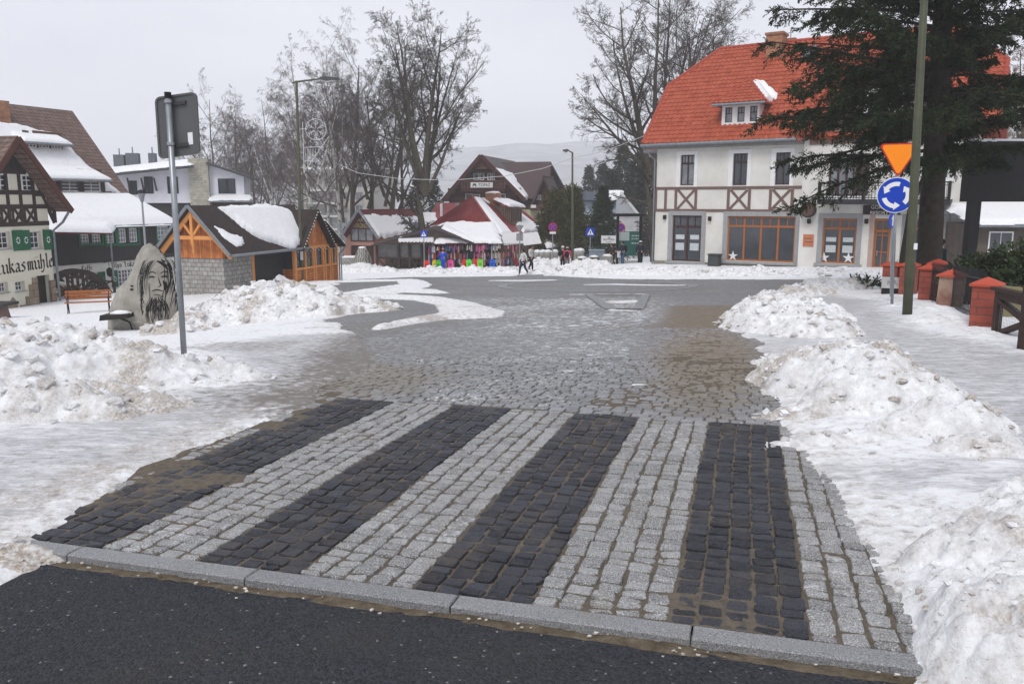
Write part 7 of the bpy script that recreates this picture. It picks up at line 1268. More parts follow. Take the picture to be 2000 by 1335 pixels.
# souvenir stall front
o_, F_ = frame_at(850, 526, 65.5, R(3)); t = thing('souvenir_stall', 'long open souvenir stall with a snow-covered canopy and dark interior', 'stall', o_, R(3)); X_ = lambda p, y=470: F_(p, y)[0]; Zp = lambda y, p=900: F_(p, y)[1]; zr_ = Zp(472)
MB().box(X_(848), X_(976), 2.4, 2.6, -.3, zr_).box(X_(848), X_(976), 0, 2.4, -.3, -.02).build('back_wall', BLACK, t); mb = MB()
for p in (848, 886, 920, 948, 976): mb.box(X_(p)-.09, X_(p)+.09, -.1, .08, -.3, zr_)
mb.build('posts', TIM, t); rp = [(X_(846), -.5, zr_-.1), (X_(980), -.5, zr_-.1), (X_(972, 440), 4.5, Zp(440)), (X_(872, 440), 4.5, Zp(440))]; o = MB().slab(rp, .14).build('canopy', MAROON, t); roof_snow(o, rp, .28, 3, edge=.4, ragged=.35)
# red tin hip roof house
P1, P2, P3 = at(828, 450, 76), at(976, 461, 67.5), at(1072, 456, 78); R1, R2 = at(922, 384, 75), at(1001, 396, 83); bz = g(P2.x, P2.y)-.2; b = Vector((P2.x, P2.y, bz)); t = thing('red_tin_house', 'house with a large worn red tin hipped roof behind the souvenir stalls', 'house', b); L3 = lambda p: tuple(Vector(p)-b)
P4 = at(940, 450, 92); o = MB().slab([L3(P1), L3(P2), L3(R1)], .14).slab([L3(P2), L3(P3), L3(R2), L3(R1)], .14).slab([L3(P1), L3(R1), L3(R2), L3(P4)], .14).slab([L3(P3), L3(P4), L3(R2)], .14).build('roof', RTIN, t)
mb = MB(); lp = lambda a, b_, f: Vector(a).lerp(Vector(b_), f)
for k in range(1, 26): q = lp(P1, P2, k/26); e = lp(q, R1, .985 if abs(k-13) < 1 else 1); f = min(1, 1-abs(k/26-.55)); mb.beam(Vector(L3(q))+Vector((0, 0, .03)), Vector(L3(lp(q, R1, .93)))+Vector((0, 0, .03)), .035, .05)
for a, c in ((P2, R1), (P1, R1), (R1, R2), (P3, R2)): mb.beam(Vector(L3(a))+Vector((0, 0, .05)), Vector(L3(c))+Vector((0, 0, .05)), .18, .1)
mb.build('seams', MATS['worn_red_tin'], o)
roof_snow(o, [L3(lp(P1, R1, .12)), L3(lp(P1, P2, .12)), L3(lp(P1, P2, .97)), L3(lp(lp(P1, P2, .75), R1, .3)), L3(lp(lp(P1, P2, .5), R1, .33))], .2, 2, ragged=.2)
fr_ = lambda u, v: L3(lp(lp(P2, P3, u), lp(R1, R2, u), v)); roof_snow(o, [fr_(.03, .02), fr_(.25, .0), fr_(.16, .98), fr_(.02, .99)], .2, 3, ragged=.15); roof_snow(o, [fr_(.48, .05), fr_(.95, .03), fr_(.8, .75), fr_(.5, .6)], .2, 4, ragged=.35); roof_snow(o, [fr_(.3, .85), fr_(.9, .9), fr_(.95, .99), fr_(.2, 1)], .15, 5, ragged=.2)
d0, d1 = Vector(fr_(.38, .28)), Vector(fr_(.62, .28)); d2, d3 = Vector(fr_(.62, .8)), Vector(fr_(.36, .8)); up_v = Vector((0, 0, 1.55)); q0, q1 = d0+up_v, d1+up_v; mb = MB(); mb.add([d0, d1, q1, q0, d3, d2], [(0, 1, 2, 3), (0, 3, 4), (1, 5, 2)]); o2 = mb.build('dormer', GWOOD, t); rfq = [q0+(q0-q1)*.15+Vector((0, 0, .02)), q1+(q1-q0)*.35+Vector((0, 0, .02)), d2+(d2-d3)*.3+Vector((0, 0, .6)), d3+Vector((0, 0, .6))]
MB().slab(rfq, .14).build('dormer_roof', RTIN, o2); roof_snow(o2, rfq, .22, 3, ragged=.15); mb = MB()
for k in range(5): c = d0.lerp(d1, (k+.5)/5.2); mb.beam(c+Vector((0, 0, .35)), c+Vector((0, 0, 1.35)), .2, .05)
mb.build('dormer_shutters', DKWOOD, o2)
c0 = Vector(L3(at(963, 398, 77))); ct = Vector(L3(at(963, 377, 77))); MB().box(c0.x-.7, c0.x+.7, c0.y-.4, c0.y+.4, c0.z-1.5, ct.z).build('chimney', BRK, t); MB().blob((c0.x, c0.y, ct.z), .7, 10, (1.1, .6, .25)).build('snow_cap', M_ROOFSNOW, t, True)
mb = MB(); e = .93; mb.add([L3(Vector((P2.x, P2.y+.8, P2.z))), L3(Vector((P3.x-.6, P3.y, P3.z))), L3(Vector((P3.x-.6, P3.y, bz-.3))), L3(Vector((P2.x, P2.y+.8, bz-.3)))], [(0, 1, 2, 3)]); mb.add([L3(Vector((P1.x+.6, P1.y, P1.z))), L3(Vector((P2.x, P2.y+.8, P2.z))), L3(Vector((P2.x, P2.y+.8, bz-.3))), L3(Vector((P1.x+.6, P1.y, bz-.3)))], [(0, 1, 2, 3)]); mb.build('wall', mat('dark_cream_wall', (.12, .09, .06), .8, vs=1, col2=(.3, .26, .2)), t)
mb = MB()
for a, c in ((985, 1022), (1024, 1058)): pa, pb_ = Vector(L3(at(a, 474, 67))), Vector(L3(at(c, 470, 69))); mb.slab([pa+Vector((0, 0, -.2)), pb_+Vector((0, 0, -.2)), pb_+Vector((-.3, 1.2, .7)), pa+Vector((-.3, 1.2, .7))], .05)
mb.build('awning', WHITE, t)
pa = [L3(at(x, y, Y)) for x, y, Y in ((1068, 484, 70), (1100, 480, 73), (1085, 461, 76), (1060, 463, 74))]; o = MB().slab(pa, .12).build('side_canopy', ZINC, t); roof_snow(o, pa, .2, 3, ragged=.15)
# goods
GC = [(.5, .03, .03), (.02, .1, .45), (.6, .25, .3), (.05, .05, .06), (.45, .4, .35), (.55, .1, .3), (.25, .12, .07), (.6, .55, .5), (.1, .25, .3), (.3, .04, .06)]; GM = [mat('garment_cloth_'+'abcdefghij'[i], tuple(v*.62 for v in c), .9, vs=9, var=.35) for i, c in enumerate(GC)]
rg_ = random.Random(12)
for i, (px, Y, w, lab) in enumerate([(848, 65, 1.0, 'leftmost clothes rack of the stall with yellow and red jackets'), (876, 64.8, 1.1, 'clothes rack of dark and pink scarves right of the person in blue'), (893, 65, .9, 'clothes rack with a white figure-like garment beside the second red sledge'), (905, 65, .9, 'rack of striped brown garments above the red sledge'), (932, 64.8, 1.4, 'tall rack with large pink and cream toys hanging over the green sledge'), (953, 65, .9, 'rack of dark bags right of the green sledge'), (968, 64.6, .8, 'white patterned towel rack at the right end of the stall'),
                                 (983, 65.5, 1.0, 'colourful garment rack under the first white awning'), (1000, 66, 1.1, 'purple and brown garment rack behind the give way sign pole'), (1012, 67, .8, 'rack of dark coats right of the give way sign pole')]):
    p = at(px, 500, Y); b = Vector((p.x, Y, g(p.x, Y))); tt = thing('clothes_rack', lab, 'clothes rack', b, 0, 'racks of goods at the stalls'); mb = MB(); mb.tube([(-w/2, 0, 0), (-w/2, 0, 1.9), (w/2, 0, 1.9), (w/2, 0, 0)], .025, 6); mb.build('rail', BLACK, tt); ks = [(-w/2+.05+q*.13, tier) for tier in (1.9, 1.35, .85) for q in range(int(w/.13))]
    for k, tier in ks:
        gw_ = rg_.uniform(.07, .17); top = tier-rg_.uniform(0, .1); hgt = rg_.uniform(.3, .75); mi = rg_.choice({0: [0, 7, 1], 4: [2, 7, 5, 3], 6: [7, 7, 4]}.get(i, [0, 1, 2, 3, 3, 3, 4, 5, 6, 6, 7, 8, 9, 9])); m_ = MB(); m_.prism([(k, top-hgt), (k+gw_, top-hgt+rg_.uniform(-.05, .05)), (k+gw_*.9, top-.18), (k+gw_*.5, top), (k+gw_*.1, top-.18)], -.06-rg_.random()*.1, .06); m_.build('garment', GM[mi], tt)
def sled(px, py, Y, col, nm, lab, tilt=.12):
    p = at(px, py+8, Y); b = Vector((p.x, Y, g(p.x, Y)+.02)); h_ = .72; tt = thing('sledge', lab, 'sledge', b, 0, 'plastic sledges leaning in the snow before the stall'); tt.rotation_euler = (R(-14), R(tilt*60), 0); m_ = mat('sledge_'+nm, col, .35, var=.05)
    mb = MB(); P = rrect(.42, h_, .14); P = sh(P, 0, h_/2); mb.prism(P, -.02, .0); n = len(P); q = sh(rrect(.34, h_-.1, .1), 0, h_/2); mb.add([(x, -.02, z) for x, z in P]+[(x, -.1, z) for x, z in P]+[(x, -.1, z) for x, z in q]+[(x, -.03, z) for x, z in q], [(j*n+i, j*n+(i+1) % n, (j+1)*n+(i+1) % n, (j+1)*n+i) for j in range(3) for i in range(n)]); o = mb.build('shell', m_, tt)
    MB().box(-.1, .1, -.05, -.021, h_*.35, h_*.65).build('seat_pad', mat('sledge_pad', (.5, .5, .5) if nm == 'red' else tuple(c*.5 for c in col), .6) if 0 else mat('sledge_pad_'+nm, tuple(c*.45 for c in col), .6), tt)
for a in ((833, 510, 63.6, (.75, .03, .02), 'red', 'red sledge by the pole of the left crossing sign'), (849, 511, 63.6, (.8, .6, .02), 'yellow', 'yellow sledge left of the person in blue'), (856, 512, 63.3, (.1, .5, .03), 'green', 'small green sledge at the feet of the person in blue'), (881, 511, 63.2, (.8, .1, .4), 'pink', 'pink sledge right of the person in blue'), (907, 508, 63.4, (.75, .03, .02), 'red', 'red sledge left of the two green ones'), (917, 508, 63.3, (.1, .7, .08), 'bright_green', 'bright green sledge between two red ones'), (928, 508, 63.4, (.7, .03, .02), 'red', 'red sledge with a dark seat between two green ones'), (938, 508, 63.3, (.2, .65, .05), 'lime', 'lime sledge at the right end of the row of four'), (961, 510, 63.0, (.02, .12, .6), 'blue', 'blue sledge tipped over at the right of the row')): sled(*a, tilt=rg_.uniform(-.1, .1))
# timber hotel with name board
TW = bands('red_brown_logs', (.1, .032, .022), (.04, .014, .011), 'Z', .25, brick=12, col2=(.13, .04, .028), thick=.1); TD = mat('maroon_timber', (.07, .022, .018), .7); GSH = bands('grey_brown_shingles', (.1, .085, .085), (.05, .04, .04), 'Z', .3, brick=.4, thick=.1)
o_, F_ = frame_at(872, 520, 98, R(-14)); t = thing('timber_hotel', 'large dark red timber chalet hotel with a white name board on its balcony', 'hotel', o_, R(-14)); af = F_(939, 302, -1.2); le = F_(864, 391, -1.2); re = F_(1025, 389, -1.2); q = RQ(F_, 878, 385, 1010, 450); sl1 = (af[1]-re[1])/(re[0]-af[0]); sl0 = (af[1]-le[1])/(af[0]-le[0])
xL, xR = q[0], q[1]; MB().prism([(xL, -1), (xR, -1), (xR, af[1]-sl1*(xR-af[0])-.3), (af[0], af[1]-.4), (xL, af[1]-sl0*(af[0]-xL)-.3)], 0, 14).build('wall', TW, t)
zq = lambda py: F_(939, py)[1]; MB().prism([(af[0]-(af[1]-.35-zq(331))/sl0, zq(331)), (af[0]+(af[1]-.35-zq(331))/sl1, zq(331)), (af[0], af[1]-.35)], -.9, -.7).build('gable_lattice', bands('carved_gable_boards', (.15, .06, .045), (.06, .025, .02), 'Z', .3, brick=.3, thick=.2), t)
xr2 = F_(1010, 318, 14)[0]; o = MB().slab([(af[0], -1.2, af[1]), (re[0], -1.2, re[1]), (re[0]+.5, 15, re[1]), (af[0], 15, af[1])], .25).slab([(af[0], -1.2, af[1]), (af[0], 15, af[1]), (le[0], 15, le[1]), (le[0], -1.2, le[1])], .25).build('roof', GSH, t)
ff = lambda u, y: (af[0]+(re[0]-af[0])*u, y, af[1]+(re[1]-af[1])*u); roof_snow(o, [ff(.3, -1.1), ff(1, -1.1), ff(1, 1.5), ff(.62, 2.4), ff(.52, 6), ff(.4, 5)], .3, 2, ragged=.5)
mb = MB(); mb.beam((af[0], -1.25, af[1]-.1), (re[0], -1.25, re[1]-.1), .08, .45); mb.beam((af[0], -1.255, af[1]-.1), (le[0], -1.255, le[1]-.1), .08, .45); mb.build('bargeboard', TD, t)
for a in ((925, 338, 936, 352), (937, 338, 946, 352), (952, 338, 960, 352), (961, 338, 967, 352), (909, 378, 924, 390), (926, 379, 938, 390), (977, 378, 988, 390)): window(t, RQ(F_, *a), -.1, WHITE, GLASS_L, 1, 1, .12, rec=.02)
bq = RQ(F_, 900, 354, 986, 369, -1.3); bo = MB().box(bq[0], bq[1], -1.3, 0, bq[2]-.3, bq[2]).build('balcony', TD, t); mb = MB(); k = bq[0]
while k < bq[1]: mb.box(k, k+.22, -1.3, -1.22, bq[2], bq[3]); k += .34
mb.box(bq[0], bq[1], -1.34, -1.18, bq[3], bq[3]+.12); mb.build('balustrade', MATS['carved_gable_boards'], bo); MB().box(bq[0]-1.8, bq[1]+1.6, -.6, 0, zq(371)-.1, zq(371)+.2).build('cornice', TD, t)
sq = RQ(F_, 919, 356, 962, 366.5, -1.5); sg_ = MB().box(sq[0], sq[1], -1.5, -1.4, sq[2], sq[3]).build('name_board', WHITE, t); zc = (sq[2]+sq[3])/2; W_ = sq[1]-sq[0]; text('lettering', 'TOPAZ', .5, BLACK, sg_, sq[0]+W_*.63, -1.51, zc, fit=W_*.52); MB().box(sq[0]+W_*.1, sq[0]+W_*.26, -1.515, -1.5, zc-.05, zc+.05).box(sq[0]+W_*.12, sq[0]+W_*.24, -1.515, -1.5, zc+.07, zc+.16).box(sq[0]+W_*.1, sq[0]+W_*.13, -1.516, -1.5, zc-.2, zc-.05).box(sq[0]+W_*.23, sq[0]+W_*.26, -1.516, -1.5, zc-.2, zc-.05).build('lettering', BLACK, sg_)
# right wing with steep gable
rdg0 = F_(985, 320, 4); rdg1 = F_(1082, 317, 8); e0_ = F_(1095, 379, 2); g0 = F_(1040, 385, 1)
wing = [(rdg0[0]-4, 6, rdg1[1]), (rdg1[0], 6, rdg1[1]), (rdg1[0]+1.0, 0, e0_[1]-.5), (rdg0[0], 0, e0_[1]-.5)]; MB().slab(wing, .25).slab([(rdg1[0], 6, rdg1[1]), (rdg0[0]-4, 6, rdg1[1]), (rdg0[0]-4, 12, e0_[1]), (rdg1[0]+1.2, 12, e0_[1])], .25).build('wing_roof', mat('brown_wing_roof', (.075, .05, .05), .8, vs=2), t)
gx = F_(1062, 400, -.6)[0]; ga_ = F_(1064, 342, -.6); gl = F_(1040, 408, -.6); gr = F_(1084, 395, -.6); MB().prism([(gl[0]+.2, gl[1]), (gr[0]-.2, gl[1]), (ga_[0], ga_[1]-.3)], -.3, 3).build('wing_gable', TW, t); MB().slab([(ga_[0], -1.2, ga_[1]), (ga_[0], 4, ga_[1]), (gl[0]-.3, 4, gl[1]), (gl[0]-.3, -1.2, gl[1])], .2).slab([(ga_[0], -1.2, ga_[1]), (gr[0]+.4, -1.2, gl[1]), (gr[0]+.4, 4, gl[1]), (ga_[0], 4, ga_[1])], .2).build('wing_gable_roof', MATS['brown_wing_roof'], t)
for k in range(3): window(t, RQ(F_, 1046+k*4, 380, 1049+k*4, 391-0, -.35), -.36, WHITE, GLASS_L, 1, 1, .08, rec=.0)
bq = RQ(F_, 1034, 397, 1064, 409, -1.6); MB().box(bq[0], bq[1]+1.5, -1.6, 0, bq[2]-.1, bq[3]-.2).build('wing_balcony', MATS['carved_gable_boards'], t); sq = RQ(F_, 1037, 400, 1047, 406, -1.7); s2 = MB().box(sq[0], sq[1], -1.75, -1.65, sq[2], sq[3]).build('small_sign', WHITE, t); text('lettering', 'HOTEL', .28, BLACK, s2, (sq[0]+sq[1])/2, -1.76, (sq[2]+sq[3])/2, fit=(sq[1]-sq[0])*.7) if 0 else None
cq = RQ(F_, 1028, 409, 1066, 445, -.4); MB().box(cq[0]-2, cq[1], -.4, 8, -1, cq[3]).build('ground_floor', mat('pale_yellow_render', (.52, .5, .34), .8, vs=.8), t); window(t, RQ(F_, 1047, 418, 1056, 441, -.4), -.42, WHITE, GLASS_L, 1, 2, .12, rec=.0)
# blue house
o_, F_ = frame_at(1120, 512, 90, R(-10)); t = thing('blue_house', 'pale blue house with dark blue roof and a white glazed gable behind the spruce', 'house', o_, R(-10)); q = RQ(F_, 1115, 390, 1206, 440); a = F_(1112, 391, -.6); b = F_(1206, 391, -.6); r0 = F_(1210, 374, 4)
MB().box(q[0], q[1], 0, 8, -1, q[3]).build('wall', mat('pale_blue_boards', (.35, .42, .5), .7, vs=1), t); rq = [(a[0], -.6, a[1]), (b[0], -.6, a[1]), (r0[0]+.5, 4, r0[1]), (a[0], 4, r0[1])]; o = MB().slab(rq, .15).build('roof', mat('dark_blue_roof', (.03, .045, .075), .5), t); roof_snow(o, [(b[0]-2.3, -.6, a[1]), (b[0], -.6, a[1]), (r0[0]+.5, 4, r0[1]), (r0[0]-2.5, 4, r0[1])], .2, 1, ragged=.1)
gA = F_(1212, 375, -1); gL = F_(1203, 418, -1); gR = F_(1246, 418, -1); MB().prism([(gL[0], gL[1]), (gR[0], gL[1]), (gA[0]+.1, gA[1]), (gL[0], F_(1203, 393, -1)[1])], -1, -.7).build('glazed_gable', mat('frosted_gable', (.32, .34, .37), .4, vs=3, col2=(.5, .52, .55)), t); mb = MB(); mb.beam((gA[0], -1.05, gA[1]), (gR[0]+.2, -1.05, gL[1]-.2), .1, .25); mb.build('bargeboard', WHITE, t); MB().box(gL[0], gR[0], -.7, 6, -1, gL[1]).build('gable_base', mat('white_grey_render', (.42, .42, .42), .8, vs=1.5, col2=(.6, .6, .6)), t)
MB().box(q[0], q[1], -1.2, 0, F_(1150, 436)[1]-.1, F_(1150, 436)[1]+.15).build('terrace', WHITE, t); mb = MB(); k = q[0]
while k < q[1]: mb.box(k, k+.08, -1.2, -1.12, F_(1150, 436)[1]+.1, F_(1150, 424)[1]); k += .3
mb.build('railing', WHITE, t)
# cream hut with brown shed
o_, F_ = frame_at(1112, 515, 74, 0); t = thing('brown_shed', 'small brown shed with a snowy pitched roof behind the lamp post', 'shed', o_); q = RQ(F_, 1112, 470, 1132, 508); MB().box(q[0], q[1], 0, 3, -1, q[3]-.5).build('wall', mat('red_brown_boards', (.12, .045, .035), .8, bump=.3), t); rq = [(q[0]-.4, -.3, q[3]-.9), (q[1]+.2, -.3, q[3]+.2), (q[1]+.2, 3.3, q[3]+.2), (q[0]-.4, 3.3, q[3]-.9)]; MB().slab(rq, .1).build('roof', MAROON, t); roof_snow(t, rq, .2, 2, ragged=.1)
# shelter with green banner
o_, F_ = frame_at(1203, 522, 61, 0); t = thing('bus_shelter', 'dark framed shelter with a green printed panel beside the guesthouse wall', 'shelter', o_); a = F_(1205, 422); b = F_(1258, 418); mb = MB(); mb.box(a[0]-.3, b[0], -.1, 1.5, a[1]-.02, a[1]+.18); mb.box(a[0]-.0, a[0]+.18, 0, .18, -.3, a[1]); mb.box(b[0]-.3, b[0]-.12, 0, .18, -.3, a[1]); mb.build('frame', BLACK, t)
gq = RQ(F_, 1204, 452, 1256, 500); bn = MB().box(gq[0], gq[1], .2, .25, gq[2], gq[3]).build('banner', mat('teal_green_banner', (.02, .1, .085), .5, vs=1), t); gq2 = RQ(F_, 1204, 453, 1230, 470); MB().box(gq2[0], gq2[1], .17, .195, gq2[2], gq2[3]).build('pale_panel', mat('pale_teal_print', (.3, .38, .37), .6, vs=3, col2=(.4, .45, .43)), bn)
mb = MB(); rr = random.Random(6)
for z in (.82, .7, .52): 
    x = gq[0]+(gq[1]-gq[0])*.58; zz_ = gq[2]+(gq[3]-gq[2])*z
    while x < gq[1]-.25: w = rr.uniform(.08, .2); mb.box(x, x+w, .185, .199, zz_-.05, zz_+.05); x += w+.05
mb.build('printed_lines', mat('pale_print', (.35, .42, .4)), bn); MB().box(gq[0]+.1, gq[1]-.2, 0, .5, .3, .5).build('bench', mat('snowy_grey_bench', (.3, .31, .33)), t)
o_, F_ = frame_at(1189, 520, 60.5, 0); t = thing('restaurant_sign', 'white board with crossed cutlery and lettering on a dark post left of the green panel', 'sign', o_); q = RQ(F_, 1174, 460, 1203, 475); s_ = MB().box(q[0], q[1], -.06, 0, q[2], q[3]).build('board', WHITE, t); MB().box(-.05, .05, 0, .1, -.3, q[3]).build('post', BLACK, t); text('lettering', 'TRATTORIA', .2, INK, s_, (q[0]+q[1])/2, -.065, q[2]+.26, fit=(q[1]-q[0])*.8); mb = MB(); cx_ = (q[0]+q[1])/2+.05; cz = q[3]-.17; mb.flat(cx_-.09, cz-.09, cx_+.09, cz+.09, .03, -.065, -.06); mb.flat(cx_-.09, cz+.09, cx_+.09, cz-.09, .03, -.065, -.06); mb.box(q[0]+.35, q[1]-.35, -.065, -.06, q[2]+.07, q[2]+.1); mb.build('cutlery_emblem', INK, s_)
o_, F_ = frame_at(1166, 522, 59, 0); t = thing('transformer_box', 'light blue grey metal cabinet behind the snow bank below the spruce', 'cabinet', o_); q = RQ(F_, 1152, 488, 1180, 522); PB = mat('pale_blue_grey_metal', (.25, .3, .35), .5); MB().box(q[0], q[1], 0, .8, -.3, q[3]-.08).build('body', PB, t); MB().box(q[0]-.05, q[1]+.05, -.05, .85, q[3]-.08, q[3]).build('lid', PB, t); MB().box((q[0]+q[1])/2-.01, (q[0]+q[1])/2+.01, -.008, 0, -.1, q[3]-.15).box(q[0]+.05, q[0]+.1, -.02, 0, .5, .7).build('door_gap', BLACK, t)
for i, (px, lab) in enumerate(((1136, 'wooden tub left of the pale blue cabinet'), (1160, 'wooden tub in front of the pale blue cabinet'), (1186, 'dark stone block right of the pale blue cabinet'))):
    o_, F_ = frame_at(px, 524, 58, 0); t = thing('planter', lab, 'planter', o_); MB().lathe([(.36, 0), (.42, .45), (.38, .9)], n=12).build('tub', bands('stave_wood', (.17, .13, .09), (.05, .04, .03), 'X', .12, brick=9) if i < 2 else FIELD, t); MB().blob((0, 0, .9), .36, 8, (1, 1, .35)).build('snow_cap', M_ROOFSNOW, t, True); MB().lathe([(.43, .2), (.43, .26)], n=12).build('hoop', BLACK, t)
for i, px in enumerate((1050, 1060, 1070, 1083, 1127, 1134)):
    Y = 64-i*.5; p = at(px, 500, Y); b = Vector((p.x, Y, g(p.x, Y)+.2)); t = thing('stone_post', ['leftmost snow-capped stone post behind the sign pole', 'second snow-capped stone post from the left', 'third snow-capped stone post from the left', 'snow-capped stone post under the no stopping sign', 'snow-capped stone post right of the lamp post', 'snow-capped stone post touching the wooden tub'][i], 'post', b, 0, 'stone posts with snow caps'); MB().lathe([(.3, -.3), (.28, .5), (.26, 1.0)], n=9).build('stone', FIELD, t); MB().blob((0, 0, 1.05), .3, 8, (1, 1, .6)).build('snow_cap', M_ROOFSNOW, t, True)
# ---- traffic signs
def pole_sign(name, lab, px, pbase, ptop, Y): b = at(px, pbase, Y); b = Vector((b.x, Y, min(b.z, g(b.x, Y)))); t = thing(name, lab, 'sign', b); F = Fr(b, 0); MB().tube([(0, 0, -.1), (0, 0, F(px, ptop)[1])], .035, 8).build('pole', STEEL, t); return t, F
def crossing(lab, px, pb, pc, Y, hs_):
    t, F = pole_sign('crossing_sign', lab, px, pb, pc-8, Y); c = F(px, pc); s = hs_; o = MB().prism(sh(rrect(2*s, 2*s, .06), 0, c[1]), -.06, -.04).build('blue_plate', SIGNB, t); MB().prism([(-s*.78, c[1]-s*.66), (s*.78, c[1]-s*.66), (0, c[1]+s*.76)], -.067, -.061).build('white_triangle', SIGNW, o)
    m_ = MB(); z = c[1]; m_.disc((0, z+s*.3), s*.09, -.073, -.068, 10); m_.flat(0, z+s*.2, -s*.02, z-s*.15, s*.16, -.071, -.068); m_.flat(-s*.02, z-s*.12, -s*.22, z-s*.5, s*.1, -.071, -.068); m_.flat(0, z-s*.12, s*.2, z-s*.5, s*.1, -.071, -.068); m_.flat(0, z+s*.14, s*.2, z-s*.02, s*.07, -.071, -.068); m_.flat(0, z+s*.14, -s*.2, z, s*.07, -.071, -.068); m_.build('walking_figure', BLACK, o); return t
crossing('blue pedestrian crossing sign in front of the wooden stand', 829, 530, 457, 61, .25); crossing('blue pedestrian crossing sign in front of the spruce', 1152, 518, 453, 60, .3)
def nostop(lab, px, pc, Y, plate, pb):
    t, F = pole_sign('no_stopping_sign', lab, px, pb, pc-8, Y); z = F(px, pc)[1]; o = MB().disc((0, z), .32, -.06, -.04, 24).build('red_disc', SIGNR, t); i_ = MB().disc((0, z), .25, -.067, -.061, 24).build('blue_disc', SIGNB, o); s = .19; MB().flat(-s, z-s, s, z+s, .06, -.073, -.068).flat(-s, z+s, s, z-s, .06, -.073, -.068).build('red_cross', SIGNR, i_)
    if plate: MB().box(-.24, .24, -.06, -.04, z-.52, z-.36).build('plate', WHITE, t)
nostop('round blue and red no stopping sign with a small plate before the thujas', 1079, 443, 62, True, 520); nostop('round no stopping sign behind the shelter frame', 1211, 444, 64, False, 520)
t, F = pole_sign('give_way_sign', 'grey backs of a triangle and a square sign before the white awnings', 1015, 528, 438, 60); z = F(1015, 446)[1]; MB().prism(sh(triangle(.37), 0, z+.05), .04, .055).build('triangle_back', mat('pale_sign_back', (.25, .26, .26)), t); z = F(1015, 463)[1]; MB().box(-.25, .25, .04, .055, z-.27, z+.27).build('square_back', MATS['pale_sign_back'], t)
t, F = pole_sign('give_way_sign', 'grey backs of a triangle and a round sign right of the kiosk pavilion', 668, 549, 433, 47); z = F(668, 443)[1]; MB().prism(sh(triangle(.43), 0, z+.02), .04, .055).build('triangle_back', MATS['pale_sign_back'], t); z = F(668, 469)[1]; MB().disc((0, z), .33, .04, .055, 24).build('round_back', MATS['pale_sign_back'], t)
mb = MB(); a = [at(x, y, Y) for x, y, Y in ((663, 322, 70), (700, 338, 68), (780, 349, 66), (880, 352, 64), (985, 344, 63), (1060, 329, 62.5), (1117, 309, 62))]; t = thing('garland_wire', 'thin pale light garland strung across the square to the lamp post', 'garland', a[3]); o = MB().tube([p-a[3] for p in a], .022, 4).build('wire', mat('pale_wire', (.5, .5, .5), .6), t)
a = [at(x, y, Y) for x, y, Y in ((1117, 309, 62), (1160, 300, 60), (1200, 288, 58), (1262, 264, 54))]; t = thing('garland_wire', 'thin pale light garland from the lamp post towards the red roof', 'garland', a[1]); MB().tube([p-a[1] for p in a], .022, 4).build('wire', MATS['pale_wire'], t)
# ---------------------------------------------------------------- people
def skin(name, V, E, Rr, m, parent, lev=2, root=0):
    me = bpy.data.meshes.new('sk'); me.from_pydata([tuple(v) for v in V], E, []); o = bpy.data.objects.new('sk', me); COL.objects.link(o); md = o.modifiers.new('s', 'SKIN'); md.use_smooth_shade = True
    for i, r in enumerate(Rr): d = me.skin_vertices[0].data[i]; d.radius = (r, r) if not isinstance(r, tuple) else r; d.use_root = i == root
    sb = o.modifiers.new('b', 'SUBSURF'); sb.levels = lev; sb.render_levels = lev; bpy.context.view_layer.update()
    me2 = bpy.data.meshes.new_from_object(o.evaluated_get(bpy.context.evaluated_depsgraph_get())); bpy.data.objects.remove(o); me2.materials.clear(); me2.materials.append(m); q = bpy.data.objects.new(name, me2); COL.objects.link(q); q.parent = parent; return q
SKIN = mat('skin', (.45, .27, .2), .6, var=.05); HAIRM = mat('dark_hair', (.03, .02, .015), .8)
